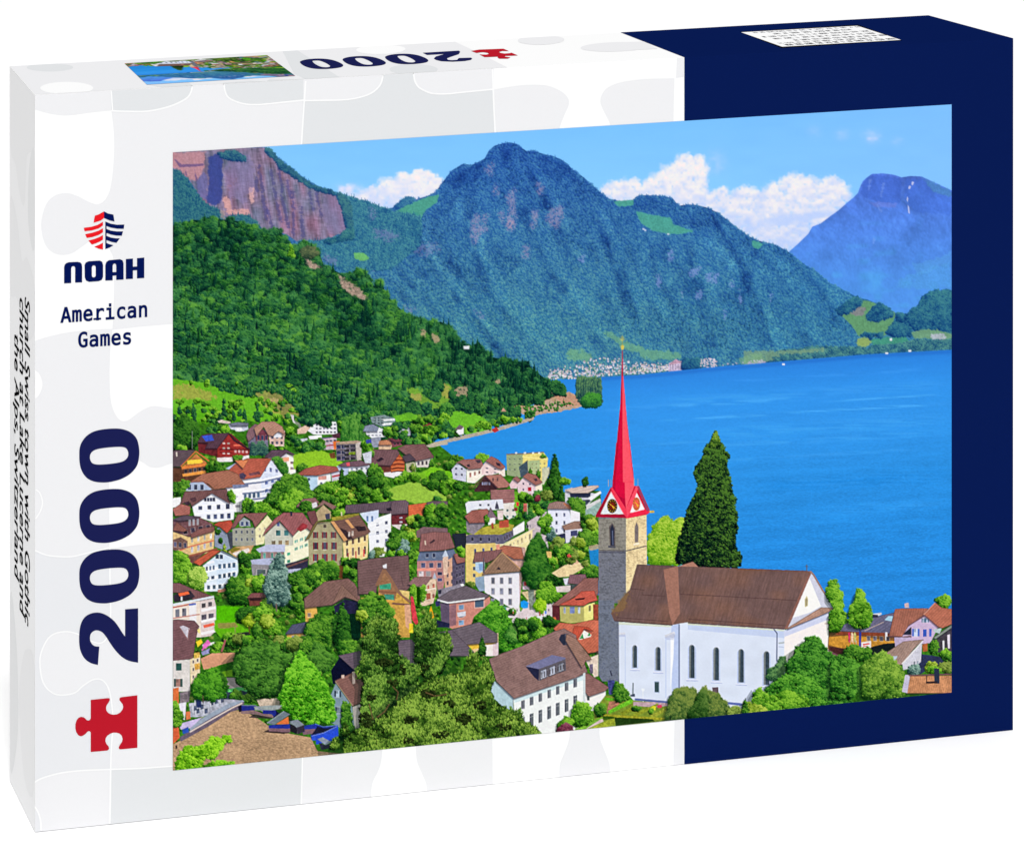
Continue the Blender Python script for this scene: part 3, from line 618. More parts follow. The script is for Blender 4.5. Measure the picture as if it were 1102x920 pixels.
    # grey brown mansion
    fill([(595, 175), (650, 140), (745, 160), (745, 290), (600, 295)], (116, 112, 132), .1); fill([(650, 190), (700, 145), (748, 185), (748, 230), (655, 235)], (112, 62, 74), .1)
    win([(660, 190), (745, 190), (745, 235), (660, 235)], 3, 1, .5, .7, (48, 60, 96)); fill([(745, 160), (870, 160), (862, 275), (760, 275)], (214, 180, 168), .12)
    win([(760, 190), (862, 190), (862, 270), (760, 270)], 3, 2, .5, .5, (96, 90, 110)); fill([(790, 175), (845, 175), (845, 210), (790, 210)], (222, 222, 232), .05)
    roof([(585, 200), (600, 150), (650, 110), (690, 125), (640, 210), (600, 240)], (136, 104, 112)); roof([(640, 140), (700, 95), (790, 92), (850, 130), (872, 190), (820, 165), (780, 200), (745, 190), (712, 130), (660, 200)], (172, 132, 116), 2.4)
    foliage([(610, 300), (620, 240), (660, 270), (700, 235), (745, 300), (740, 330), (620, 330)], pal((22, 50, 60), (48, 84, 80), (90, 130, 100)), 2); bush(5, 750, 270, 860, 300, [LT, MD], 8, 16)
    # dark red chalet
    fill([(225, 240), (300, 200), (450, 190), (470, 180), (610, 300), (600, 350), (550, 370), (490, 380), (370, 390), (360, 350), (230, 320)], (100, 42, 46), .16)
    fill([(370, 290), (455, 190), (490, 240), (540, 260), (606, 320), (595, 345), (480, 345), (480, 370), (372, 370)], (144, 52, 50), .1)
    win([(400, 235), (470, 235), (470, 345), (400, 345)], 2, 3, .45, .3, (226, 206, 196)); win([(490, 285), (600, 300), (600, 335), (490, 335)], 4, 1, .5, .4, (236, 180, 180))
    stroke([(385, 298), (600, 300)], (90, 26, 34), 8); stroke([(385, 320), (480, 322)], (110, 30, 36), 6); fill([(490, 262), (545, 260), (560, 272), (490, 276)], (220, 110, 90), .05)
    roof([(225, 245), (250, 195), (300, 182), (455, 178), (370, 290), (280, 290), (300, 250)], (86, 62, 74)); fill([(255, 200), (330, 190), (345, 232), (285, 240)], (64, 90, 190), .12)
    stroke([(455, 180), (500, 235), (606, 298)], (60, 36, 46), 12); fill([(368, 360), (485, 355), (485, 388), (368, 392)], (236, 226, 226), .06); fill([(550, 350), (604, 340), (604, 370), (552, 376)], (236, 230, 230), .06)
    foliage([(485, 350), (540, 338), (556, 370), (500, 390)], MD, 1.7)
    # orange chalet far left
    fill([(30, 430), (110, 430), (210, 330), (300, 400), (290, 480), (210, 530), (30, 540)], (92, 62, 48), .12)
    fill([(110, 430), (212, 330), (290, 395), (290, 420), (110, 440)], (180, 120, 72), .14); fill([(145, 380), (250, 370), (265, 390), (250, 400), (150, 408)], (250, 206, 80), .05)
    fill([(105, 425), (290, 400), (290, 420), (108, 446)], (214, 128, 70), .08); fill([(110, 480), (295, 450), (295, 475), (115, 500)], (226, 150, 78), .08); win([(120, 445), (290, 425), (290, 452), (120, 480)], 5, 1, .55, .8, (54, 50, 58))
    roof([(30, 320), (60, 305), (205, 302), (100, 425), (30, 425)], (92, 78, 84)); stroke([(100, 425), (210, 312), (310, 385)], (186, 110, 70), 10); fill([(62, 320), (72, 315), (76, 350), (66, 352)], (216, 200, 190), 0)
    foliage([(285, 440), (310, 395), (370, 390), (380, 440), (420, 420), (440, 450), (390, 470), (300, 470)], MD, 2); conifer(355, 370, 465, 16, DK); conifer(325, 390, 460, 14, MD)
    # white house right
    fill([(880, 330), (950, 350), (950, 470), (890, 490), (870, 420)], (246, 240, 232), .03); fill([(740, 350), (880, 310), (890, 360), (880, 440), (760, 420)], (214, 206, 214), .05); fill([(840, 360), (900, 355), (900, 385), (850, 390)], (226, 160, 130), .1)
    win([(905, 375), (945, 375), (945, 460), (905, 460)], 1, 2, .6, .3, (150, 140, 150), sill=(170, 110, 100)); roof([(715, 358), (770, 305), (880, 302), (958, 345), (950, 352), (885, 320), (830, 360), (780, 358)], (98, 78, 92))
    foliage([(780, 365), (810, 355), (870, 400), (892, 450), (880, 490), (850, 480)], pal((16, 58, 24), (44, 100, 40), (96, 150, 60)), 2)
    soft([(950, 350), (1000, 300), (1110, 290), (1200, 330), (1300, 390), (1300, 430), (1150, 440), (1000, 430), (950, 410)], (140, 186, 52), .95, .3, 8, 252, 2)
    # long hotel with rust roof
    fill([(400, 470), (560, 500), (850, 480), (850, 500), (700, 680), (560, 760), (480, 760)], (238, 234, 240), .04)
    fill([(690, 470), (770, 380), (850, 490), (850, 560), (700, 660)], (218, 224, 244), .06)
    for y in (520, 590, 640): stroke([(555, y+20), (700, y+5), (850, y-30)], (248, 246, 250), 12); stroke([(555, y+36), (700, y+20), (845, y-14)], (110, 120, 150), 12)
    win([(560, 620), (690, 600), (690, 660), (560, 670)], 4, 1, .6, .7, (94, 120, 150)); win([(700, 400), (830, 440), (830, 480), (700, 480)], 3, 1, .4, .5, (110, 120, 160)); win([(710, 520), (845, 490), (845, 600), (710, 640)], 3, 2, .5, .4, (90, 104, 150))
    fill([(480, 575), (550, 570), (552, 760), (490, 760)], (246, 244, 244), .03); win([(490, 620), (550, 620), (550, 750), (490, 750)], 1, 2, .6, .3, (206, 200, 210))
    fill([(430, 440), (520, 390), (540, 420), (470, 450)], (176, 182, 210), .05)
    roof([(515, 395), (590, 365), (770, 365), (690, 500), (560, 520), (450, 455)], (172, 94, 78), 2.4); roof([(165, 540), (260, 480), (450, 450), (520, 480), (575, 560), (350, 595), (300, 550)], (156, 106, 88), 2.6)
    roof([(500, 380), (600, 375), (560, 440)], (206, 130, 92)); fill([(530, 480), (560, 470), (585, 490), (570, 515), (540, 515)], (80, 70, 92), .1); fill([(600, 475), (680, 460), (690, 480), (610, 495)], (110, 70, 76), .2)
    fill([(130, 560), (170, 540), (270, 540), (340, 590), (300, 605), (130, 605)], (170, 182, 206), .05); win([(140, 550), (280, 550), (280, 605), (140, 605)], 3, 1, .5, .7, (70, 78, 104)); stroke([(125, 575), (170, 540), (265, 535), (345, 600)], (130, 84, 76), 8)
    fill([(480, 560), (600, 555), (600, 575), (490, 590)], (120, 128, 156), .1); fill([(30, 660), (100, 650), (100, 720), (30, 730)], (240, 238, 240), .04)
    foliage([(40, 560), (120, 530), (170, 540), (130, 600), (80, 640), (40, 630)], MD, 2)
    foliage([(560, 680), (600, 660), (640, 700), (690, 680), (720, 720), (760, 700), (900, 740), (880, 770), (700, 780), (560, 790)], LT, 2); conifer(600, 660, 770, 20, MD); conifer(625, 680, 765, 16, DK)
    # white chalet with brown roof
    fill([(180, 700), (330, 620), (470, 690), (495, 760), (490, 815), (340, 835), (200, 790)], (236, 238, 248), .03); win([(270, 655), (355, 650), (355, 685), (270, 685)], 4, 1, .8, .8, (48, 54, 80))
    for y in (705, 758): stroke([(200, y+15), (490, y-10)], (250, 250, 254), 12)
    win([(210, 715), (480, 690), (480, 745), (210, 750)], 4, 1, .4, .7, (76, 84, 116)); win([(280, 775), (480, 760), (480, 815), (280, 820)], 4, 1, .5, .7, (80, 90, 124))
    roof([(95, 700), (130, 610), (300, 600), (440, 590), (450, 660), (465, 700), (330, 622), (180, 720), (170, 690)], (116, 84, 84)); fill([(120, 690), (160, 680), (170, 710), (140, 715)], (66, 50, 60), .2); fill([(165, 660), (210, 650), (215, 680), (180, 690)], (84, 60, 66), .2)
    roof([(40, 740), (100, 700), (170, 720), (165, 780), (60, 790)], (160, 104, 96))
    foliage([(450, 610), (480, 600), (500, 660), (490, 700), (455, 660)], LT, 1.6)
    # ---- crop B (320,440)
    org(320, 440)
    for q, c in [([(60, 150), (170, 90), (290, 95), (295, 185), (120, 190)], (226, 226, 234)), ([(80, 200), (180, 190), (180, 220), (90, 225)], (240, 240, 244)), ([(170, 220), (290, 205), (290, 300), (190, 300)], (200, 176, 190)), ([(0, 150), (80, 110), (110, 120), (60, 180), (0, 185)], (220, 190, 170)), ([(0, 225), (75, 215), (75, 245), (0, 255)], (190, 196, 206))]: fill(q, c, .08)
    win([(130, 105), (290, 100), (290, 185), (130, 185)], 6, 3, .6, .4, (92, 98, 116)); win([(180, 225), (290, 215), (290, 250), (180, 255)], 4, 1, .8, .5, (110, 110, 130)); stroke([(185, 275), (290, 262)], (160, 60, 80), 10)
    stroke([(170, 218), (285, 206)], (90, 90, 110), 8); fill([(250, 190), (330, 170), (335, 215), (270, 215)], (80, 50, 62), .15); fill([(262, 240), (312, 235), (312, 290), (270, 300)], (214, 116, 60), .1)
    bush(22, 10, 20, 330, 120, [FA, FC, FB], 14, 30); bush(12, 70, 240, 180, 300, [MD, FB], 12, 28); bush(10, 0, 250, 70, 310, [FB, MD], 14, 26); bush(5, 300, 50, 340, 170, [MD, LT], 10, 18)
    soft([(-30, 340), (40, 325), (150, 305), (240, 340), (330, 400), (300, 425), (100, 430), (-30, 450)], (140, 186, 52), .95, .3, 8, 254, 2)
    foliage([(0, 420), (40, 400), (70, 420), (60, 450), (0, 460)], MD, 1.8)
    # poplars
    for x, t, b, w in [(362, 60, 240, 22), (395, 50, 245, 20), (425, 42, 240, 20), (455, 48, 240, 24), (380, 80, 245, 22), (440, 70, 250, 22), (410, 60, 250, 20), (345, 110, 235, 14), (474, 90, 250, 14)]:
        foliage([(x-w*.3, t), (x+w*.3, t), (x+w, t+60), (x+w, b), (x-w, b), (x-w, t+60)], pal((22, 70, 30), (50, 108, 44), (104, 156, 70)), 1.7, asp=2.0, light=.2)
    bush(10, 490, 30, 560, 120, [FA, FB], 14, 28)
    # construction block
    fill([(285, 250), (430, 245), (440, 375), (290, 385)], (92, 84, 96), .12); fill([(430, 250), (472, 240), (475, 370), (440, 385)], (196, 186, 180), .06); fill([(285, 245), (440, 232), (472, 240), (430, 256), (290, 262)], (170, 150, 130), .1)
    win([(285, 258), (360, 262), (360, 380), (290, 385)], 2, 3, .8, .6, (52, 54, 84)); win([(340, 262), (432, 258), (436, 380), (345, 385)], 2, 4, .85, .55, (48, 46, 54)); fill([(380, 318), (430, 316), (430, 336), (380, 338)], (120, 140, 50), .15)
    fill([(235, 330), (275, 320), (280, 365), (245, 365)], (120, 80, 50), .2)
    bush(6, 480, 240, 560, 330, [LT, LT, MD], 12, 22)
    # white villas centre
    for q, c in [([(540, 60), (640, 42), (720, 70), (725, 120), (620, 130), (550, 100)], (120, 138, 140)), ([(620, 75), (720, 70), (722, 84), (625, 92)], (220, 224, 224)), ([(625, 105), (720, 98), (722, 112), (630, 122)], (220, 224, 224)), ([(500, 150), (590, 130), (660, 160), (655, 205), (550, 215), (510, 190)], (232, 234, 240)), ([(540, 215), (615, 205), (615, 280), (560, 285), (545, 250)], (140, 144, 160)), ([(505, 230), (545, 220), (548, 250), (510, 255)], (60, 70, 150)), ([(720, 130), (780, 120), (880, 150), (880, 190), (800, 200), (730, 170)], (170, 176, 186)), ([(790, 150), (880, 150), (880, 165), (800, 170)], (226, 226, 232)), ([(670, 210), (760, 190), (785, 230), (780, 265), (700, 285)], (120, 66, 78)), ([(600, 240), (670, 225), (700, 270), (690, 300), (600, 300)], (206, 176, 150)), ([(910, 90), (980, 65), (1015, 100), (1005, 130), (930, 130)], (142, 70, 66))]: fill(q, c, .1)
    roof([(485, 165), (500, 125), (560, 112), (600, 135), (590, 165)], (132, 140, 160)); roof([(600, 265), (610, 235), (680, 225), (700, 265)], (186, 130, 100)); roof([(665, 215), (700, 195), (770, 195), (790, 235), (720, 245)], (112, 64, 74)); roof([(905, 95), (950, 62), (1010, 75), (1015, 100)], (150, 78, 72))
    win([(510, 165), (655, 160), (655, 205), (515, 205)], 5, 2, .6, .4, (130, 130, 150)); win([(560, 60), (640, 55), (640, 115), (560, 110)], 3, 3, .7, .4, (60, 72, 80)); win([(705, 240), (780, 235), (780, 262), (710, 275)], 3, 1, .5, .6, (50, 36, 44))
    bush(26, 720, 60, 1090, 230, [FA, FB, MD, MD, LT], 14, 34); bush(8, 650, 130, 720, 190, [LT, MD], 12, 20); bush(12, 780, 200, 980, 260, [LT, FB, MD], 12, 24)
    soft([(730, 50), (800, 25), (900, 45), (890, 75), (780, 85)], (112, 180, 52), .85, .4, 7, 256, 3)
    # lake edge
    soft([(930, 275), (1020, 245), (1110, 230), (1110, 262), (980, 285)], (186, 176, 158), .95, .3, 4, 257, 1)
    # big brown chalet pair
    fill([(540, 410), (700, 415), (780, 450), (775, 500), (720, 510), (640, 480)], (110, 62, 56), .12); fill([(640, 470), (775, 455), (778, 490), (720, 512), (645, 495)], (232, 228, 234), .05)
    fill([(690, 420), (745, 325), (795, 385), (790, 455), (690, 470)], (166, 84, 56), .1)
    for y in (365, 395, 425, 450): stroke([(695, y+6), (740, y-2), (792, y+2)], (214, 122, 80), 8); stroke([(695, y+16), (740, y+8), (792, y+12)], (92, 46, 40), 7)
    roof([(520, 412), (565, 300), (740, 300), (755, 330), (690, 418), (640, 415)], (112, 84, 88), 2.6); fill([(580, 380), (620, 355), (640, 370), (600, 392)], (50, 40, 50), .1)
    fill([(870, 380), (1000, 360), (1000, 415), (960, 430), (880, 430)], (214, 206, 196), .06); win([(880, 380), (1000, 370), (1000, 420), (880, 425)], 4, 1, .5, .6, (90, 80, 90)); fill([(800, 400), (870, 390), (875, 460), (810, 470)], (180, 176, 150), .12)
    roof([(740, 290), (800, 265), (940, 258), (1012, 355), (870, 385), (790, 330)], (122, 90, 90), 2.6); roof([(775, 350), (830, 330), (875, 375), (800, 395)], (82, 70, 80))
    conifer(990, 360, 420, 14, MD); foliage([(830, 430), (850, 400), (870, 440), (860, 470)], OL, 1.6)
    # white houses left
    fill([(20, 490), (150, 490), (150, 600), (90, 600), (25, 560)], (182, 206, 226), .04); fill([(148, 492), (245, 470), (250, 590), (148, 602)], (246, 244, 242), .03); win([(60, 495), (110, 495), (110, 590), (60, 590)], 1, 2, .35, .35, (66, 84, 120)); fill([(155, 497), (215, 492), (215, 520), (155, 524)], (206, 150, 140), .06); win([(155, 535), (240, 525), (240, 575), (155, 580)], 2, 1, .4, .6, (80, 84, 110))
    fill([(250, 470), (325, 450), (328, 530), (255, 545)], (206, 200, 214), .05); stroke([(255, 500), (325, 485)], (176, 70, 76), 14)
    roof([(-10, 488), (60, 440), (165, 415), (280, 425), (325, 450), (250, 470), (150, 490)], (158, 92, 82), 2.4)
    fill([(290, 420), (380, 420), (375, 480), (330, 500), (300, 440)], (176, 190, 218), .05); fill([(378, 425), (535, 410), (535, 490), (500, 505), (380, 490)], (226, 228, 238), .05); win([(385, 430), (530, 420), (530, 490), (385, 490)], 4, 2, .45, .4, (130, 136, 156)); roof([(300, 415), (360, 390), (470, 380), (540, 412), (440, 425), (330, 425)], (112, 86, 96)); fill([(360, 400), (385, 392), (388, 420), (365, 422)], (206, 90, 100), .1)
    bush(6, 490, 310, 550, 380, [MD, LT], 10, 18); fill([(480, 330), (550, 310), (545, 400), (500, 400)], (196, 200, 210), .08)
    # bushes slope
    foliage([(140, 610), (240, 540), (400, 520), (520, 540), (640, 560), (690, 640), (620, 690), (440, 720), (250, 700), (140, 680)], LT, 2.6, vary=.3); bush(36, 130, 540, 680, 690, [LT, MD, MD, LT, YG], 16, 40, 2.2)
    soft([(660, 600), (760, 560), (850, 530), (960, 560), (1100, 640), (1100, 690), (860, 700), (820, 680), (700, 670)], (150, 186, 74), .97, .3, 8, 258, 3); soft([(780, 520), (900, 470), (1010, 430), (1100, 440), (1100, 520), (960, 520), (900, 500), (840, 530)], (130, 190, 50), .9, .5, 8, 259, 3)
    for x, y, r, p in [(575, 460, 52, MD), (640, 540, 32, MD), (440, 515, 60, DK), (400, 500, 30, MD), (560, 540, 40, DK), (1040, 530, 60, DK), (1090, 560, 50, MD), (990, 510, 30, MD), (950, 545, 24, MD), (660, 630, 26, MD), (1030, 670, 26, FB), (800, 490, 30, LT), (860, 500, 30, LT), (740, 520, 26, LT), (500, 600, 30, MD), (250, 590, 30, LT), (180, 640, 36, MD)]: tree(x, y, r, r*.95, p, 2.2)
    conifer(325, 430, 540, 16, DK)
    # ---- crop A low: green behind white houses
    org(180, 440)
    for x, y, r, p in [(900, 540, 60, MD), (960, 560, 80, MD), (850, 600, 80, MD), (1010, 640, 70, MD), (820, 690, 50, LT), (780, 660, 40, MD), (930, 660, 70, LT), (880, 720, 50, LT)]: tree(x, y, r, r*.85, p, 2.4)
    # ---- crop C (460,460)
    org(460, 460)
    for x, y, r, p in [(400, 225, 44, LT), (215, 245, 50, MD), (165, 285, 42, MD)]: tree(x, y, r, r*.75, p, 2)
    soft([(-20, 330), (60, 300), (180, 330), (220, 420), (140, 470), (0, 400)], (120, 186, 40), .9, .4, 8, 260, 2)
    for x, y, r, p in [(80, 380, 60, DK), (40, 420, 40, MD), (140, 440, 50, LT), (190, 410, 46, LT), (240, 420, 40, MD)]: tree(x, y, r, r*.9, p, 2.2)
    fill([(178, 310), (220, 260), (290, 310), (285, 400), (190, 380)], (198, 200, 216), .05); fill([(290, 305), (410, 280), (420, 350), (350, 410), (290, 405)], (246, 236, 220), .05); win([(190, 280), (275, 285), (275, 370), (190, 365)], 2, 2, .35, .35, (88, 90, 116)); win([(300, 320), (400, 305), (400, 345), (300, 390)], 3, 1, .4, .5, (150, 100, 90))
    roof([(210, 262), (260, 235), (390, 232), (415, 280), (395, 300), (310, 308), (240, 262)], (150, 106, 102)); fill([(290, 275), (310, 268), (315, 290), (295, 290)], (60, 48, 60)); fill([(350, 240), (390, 238), (395, 260), (370, 262)], (70, 60, 70), .1)
    fill([(395, 300), (435, 245), (530, 300), (530, 335), (470, 350), (400, 350)], (228, 202, 202), .05); fill([(525, 300), (572, 295), (575, 360), (530, 360)], (246, 226, 214), .05); win([(410, 280), (530, 300), (530, 345), (410, 345)], 2, 2, .3, .3, (100, 84, 110)); roof([(430, 245), (470, 212), (520, 235), (575, 290), (550, 308), (520, 300)], (156, 104, 98)); fill([(505, 255), (535, 265), (540, 290), (510, 275)], (60, 48, 60), .1)
    # olive hotel
    fill([(583, 200), (710, 195), (705, 350), (680, 370), (588, 350)], (150, 164, 128), .05); fill([(705, 190), (860, 185), (890, 225), (885, 290), (850, 300), (850, 400), (700, 360)], (226, 208, 128), .06); fill([(745, 245), (830, 240), (830, 360), (745, 350)], (172, 186, 140), .05); fill([(675, 290), (740, 240), (745, 350), (690, 370)], (72, 88, 100), .1)
    stroke([(583, 198), (720, 192), (860, 182)], (120, 110, 96), 9); stroke([(700, 215), (890, 235)], (244, 226, 150), 8); win([(590, 215), (700, 210), (700, 330), (590, 330)], 3, 3, .4, .18, (96, 110, 96)); win([(760, 255), (880, 250), (880, 340), (760, 340)], 4, 3, .3, .3, (130, 130, 90))
    for x in (655, 720, 780, 825): fill([(x-8, 182), (x+8, 180), (x+8, 192), (x-8, 194)], (240, 240, 240), 0)
    tree(855, 212, 20, 12, MD, 1.4); fill([(850, 300), (900, 290), (905, 330), (860, 420), (845, 420)], (196, 196, 170), .06)
    conifer(760, 290, 350, 12, MD); conifer(818, 300, 370, 12, MD)
    # brown chalet
    fill([(345, 460), (425, 360), (520, 445), (500, 465), (350, 475)], (72, 46, 52), .12); win([(400, 400), (465, 400), (465, 425), (400, 425)], 5, 1, .5, .8, (136, 140, 170)); roof([(425, 355), (540, 345), (610, 420), (590, 440), (520, 448)], (168, 118, 108), 2.4); stroke([(345, 440), (425, 355), (520, 448)], (96, 62, 66), 9); fill([(480, 375), (488, 370), (488, 395), (480, 395)], (60, 48, 60)); fill([(512, 375), (520, 370), (520, 395), (512, 395)], (60, 48, 60))
    # pink house
    fill([(605, 420), (640, 370), (680, 400), (660, 450), (615, 450)], (226, 196, 200), .05); roof([(630, 375), (660, 360), (690, 385), (670, 405)], (150, 104, 100))
    fill([(665, 420), (710, 365), (800, 420), (800, 500), (770, 550), (670, 500)], (224, 200, 206), .05); fill([(798, 420), (845, 400), (850, 480), (800, 510)], (246, 222, 200), .05); win([(685, 390), (780, 400), (780, 480), (685, 480)], 2, 2, .25, .3, (100, 90, 120)); fill([(742, 440), (768, 440), (768, 468), (742, 468)], (176, 40, 60))
    roof([(705, 362), (740, 335), (800, 350), (850, 405), (800, 425)], (156, 106, 98)); fill([(785, 380), (805, 372), (815, 395), (795, 395)], (70, 56, 66), .1); soft([(690, 490), (770, 490), (770, 550), (700, 550)], (120, 60, 70), .8, .7, 4, 261, 1)
    # tall conifers by the lake
    conifer(938, 190, 420, 50, DK, 1.8); foliage([(915, 410), (940, 380), (975, 400), (970, 520), (920, 520)], DK, 2)
    foliage([(970, 400), (990, 375), (1040, 378), (1060, 405), (1010, 418)], LT, 1.8); conifer(990, 420, 560, 22, DK)
    # centre white roof, tower house
    roof([(465, 460), (640, 455), (655, 555), (560, 560), (470, 530)], (150, 108, 106), 2.6); fill([(560, 560), (660, 550), (668, 640), (600, 680), (560, 640)], (222, 216, 208), .06); win([(570, 590), (655, 585), (655, 680), (570, 680)], 2, 2, .35, .35, (70, 110, 110))
    fill([(280, 560), (300, 545), (555, 528), (565, 600), (480, 610), (380, 600), (290, 635)], (222, 224, 236), .03); win([(360, 555), (480, 550), (480, 590), (360, 590)], 2, 1, .25, .4, (80, 86, 110))
    soft([(640, 470), (680, 480), (680, 600), (660, 660), (640, 600)], (110, 170, 50), .9, .8, 5, 262, 1); fill([(655, 550), (675, 550), (675, 580), (658, 580)], (206, 50, 60)); fill([(640, 590), (665, 590), (665, 615), (640, 615)], (140, 60, 60), .2)
    bush(30, 690, 490, 880, 680, [MD, LT, LT, YG, FB], 14, 32); fill([(710, 560), (735, 560), (735, 620), (710, 620)], (180, 100, 90), .2); stroke([(738, 560), (738, 640)], (190, 180, 170), 4)
    tree(815, 525, 18, 24, pal((60, 20, 34), (110, 40, 56), (150, 70, 80)), 1.6); tree(880, 500, 40, 30, OL, 1.8)
    # road
    fill([(735, 700), (850, 625), (885, 620), (845, 700), (830, 780), (880, 800), (900, 930), (800, 930), (760, 800)], (196, 182, 186), .06); win([(725, 712), (765, 708), (765, 745), (725, 750)], 3, 1, .4, .5, (90, 84, 100))
    # big white house right centre
    fill([(890, 595), (1055, 600), (1062, 780), (1000, 790), (950, 790), (890, 740)], (224, 226, 244), .03); fill([(1055, 605), (1110, 590), (1110, 690), (1060, 700)], (246, 236, 240), .04); win([(925, 615), (1040, 615), (1040, 790), (925, 790)], 2, 3, .25, .45, (88, 92, 120)); roof([(885, 600), (900, 560), (950, 545), (1040, 550), (1065, 600)], (152, 124, 118), 2.2); fill([(1000, 560), (1040, 550), (1065, 600), (1045, 600)], (190, 124, 96), .08)
    conifer(915, 720, 830, 36, BL, 1.8); fill([(950, 800), (1020, 785), (1025, 850), (955, 840)], (40, 50, 84), .1)
    bush(8, 830, 620, 890, 760, [MD, LT], 14, 26)
    # flat roof yellow hotel
    fill([(285, 790), (560, 800), (565, 930), (285, 930)], (206, 194, 150), .05); fill([(555, 870), (775, 750), (775, 830), (740, 870), (720, 930), (560, 930)], (240, 222, 170), .04); win([(330, 880), (500, 880), (500, 920), (330, 920)], 3, 1, .3, .8, (76, 92, 130)); win([(570, 870), (770, 765), (770, 830), (570, 925)], 7, 1, .5, .6, (210, 190, 150))
    fill([(285, 800), (330, 780), (560, 790), (640, 740), (640, 800), (560, 860), (285, 855)], (98, 96, 116), .08); win([(300, 800), (550, 805), (550, 850), (300, 845)], 4, 1, .25, .6, (52, 52, 74)); win([(560, 800), (635, 760), (635, 800), (560, 845)], 4, 1, .35, .7, (60, 50, 60)); stroke([(280, 858), (560, 862), (790, 745)], (226, 214, 180), 7)
    fill([(305, 790), (420, 735), (560, 700), (640, 720), (625, 760), (540, 790)], (168, 158, 70), .14); fill([(632, 745), (715, 690), (715, 760), (635, 800)], (242, 238, 240), .03)
    # roofs + spire house left of it
    fill([(285, 690), (420, 690), (420, 720), (340, 790), (290, 770)], (140, 132, 140), .1); roof([(275, 655), (330, 610), (440, 600), (470, 640), (430, 700), (310, 705)], (156, 100, 92), 2.2); roof([(440, 660), (465, 590), (500, 650), (520, 670), (480, 690)], (130, 110, 120)); fill([(450, 670), (500, 665), (500, 710), (450, 720)], (236, 230, 232), .05); fill([(498, 590), (512, 540), (528, 590), (528, 600), (498, 600)], (70, 70, 86), .05)
    fill([(515, 610), (560, 610), (560, 680), (520, 680)], (216, 200, 196), .1); fill([(530, 690), (600, 680), (600, 735), (530, 742)], (172, 84, 66), .08); fill([(470, 710), (485, 700), (490, 745), (475, 750)], (160, 80, 60), .08); foliage([(420, 660), (440, 640), (450, 690), (430, 700)], MD, 1.5)
    # orange roof and barns, left middle
    org(320, 440)
    fill([(690, 780), (815, 770), (815, 860), (800, 900), (740, 880), (695, 855)], (104, 46, 52), .14); fill([(690, 855), (810, 850), (812, 900), (770, 900)], (222, 206, 204), .06); roof([(345, 770), (360, 710), (480, 700), (600, 690), (700, 680), (690, 770), (470, 765)], (96, 82, 92), 2.4); roof([(680, 780), (700, 680), (800, 672), (822, 690), (820, 770)], (108, 90, 98), 2.4); fill([(655, 735), (690, 725), (700, 750), (665, 755)], (40, 36, 46))
    roof([(820, 710), (955, 692), (960, 795), (822, 795)], (200, 104, 72), 2.4); roof([(955, 690), (1000, 680), (1110, 680), (1110, 760), (965, 790)], (100, 84, 92), 2.4); win([(740, 790), (790, 785), (790, 850), (740, 850)], 1, 2, .4, .3, (180, 180, 200))
    # white tall house
    fill([(460, 770), (600, 745), (600, 840), (525, 850), (480, 800)], (206, 216, 240), .03); fill([(520, 850), (600, 800), (692, 770), (690, 960), (640, 1090), (535, 1090)], (240, 240, 244), .03); win([(500, 770), (570, 770), (570, 850), (500, 850)], 2, 1, .4, .5, (96, 120, 160)); win([(560, 830), (690, 800), (690, 1000), (560, 1010)], 2, 3, .3, .35, (90, 94, 120))
    stroke([(535, 860), (600, 848), (692, 780)], (250, 250, 252), 10); stroke([(530, 930), (690, 900)], (206, 210, 224), 4)
    bush(12, 700, 870, 880, 1000, [LT, MD, YG], 16, 36); bush(10, 830, 800, 960, 860, [DK, MD, YG], 16, 30); bush(10, 970, 720, 1110, 840, [MD, MD, LT], 24, 52, 2.4); bush(6, 690, 960, 860, 1100, [MD, LT, BL], 20, 40)
    fill([(880, 900), (930, 870), (1110, 880), (1110, 950), (880, 950)], (120, 96, 100), .1)
    # small houses left of it
    roof([(-10, 720), (40, 665), (130, 655), (160, 690), (100, 740)], (136, 100, 100)); fill([(100, 700), (140, 685), (150, 720), (110, 735)], (220, 214, 220), .05); tree(60, 715, 40, 30, MD, 1.8); roof([(130, 740), (190, 672), (290, 720), (262, 745), (200, 700)], (136, 106, 100)); fill([(133, 770), (190, 708), (250, 760), (245, 810), (136, 830)], (176, 156, 124), .08); fill([(205, 775), (240, 770), (240, 810), (210, 815)], (70, 70, 90), .1); roof([(70, 760), (130, 750), (150, 820), (110, 870)], (112, 74, 76))
    foliage([(260, 760), (340, 740), (340, 780), (280, 800)], LT, 1.8); fill([(250, 800), (380, 780), (455, 770), (330, 830), (260, 830)], (150, 140, 60), .15); stroke([(325, 760), (327, 790)], (226, 206, 170), 8)
    # ---- crop E (180,550)
    org(180, 550)
    # yellow balcony house far left
    fill([(40, 150), (160, 190), (350, 140), (345, 250), (340, 290), (200, 340), (110, 300), (40, 270)], (222, 190, 138), .08); win([(160, 185), (345, 145), (345, 210), (160, 250)], 4, 1, .3, .5, (226, 222, 216)); win([(160, 245), (345, 205), (345, 270), (160, 330)], 4, 1, .35, .5, (206, 200, 210)); stroke([(90, 290), (160, 262), (345, 215)], (206, 120, 92), 10); stroke([(160, 330), (370, 275)], (150, 84, 70), 12)
    fill([(40, 60), (100, 60), (160, 70), (230, 40), (330, 90), (345, 130), (160, 190), (40, 150)], (112, 80, 84), .14); roof([(40, 60), (120, 30), (250, 40), (190, 60), (90, 70)], (92, 80, 92)); win([(150, 60), (240, 50), (240, 100), (150, 110)], 3, 1, .5, .8, (206, 204, 214)); win([(100, 130), (330, 90), (330, 130), (110, 180)], 4, 1, .5, .7, (54, 46, 60)); roof([(40, 140), (70, 80), (150, 140), (120, 150)], (136, 92, 84)); roof([(170, 170), (240, 130), (350, 110), (345, 145), (180, 195)], (134, 92, 88))
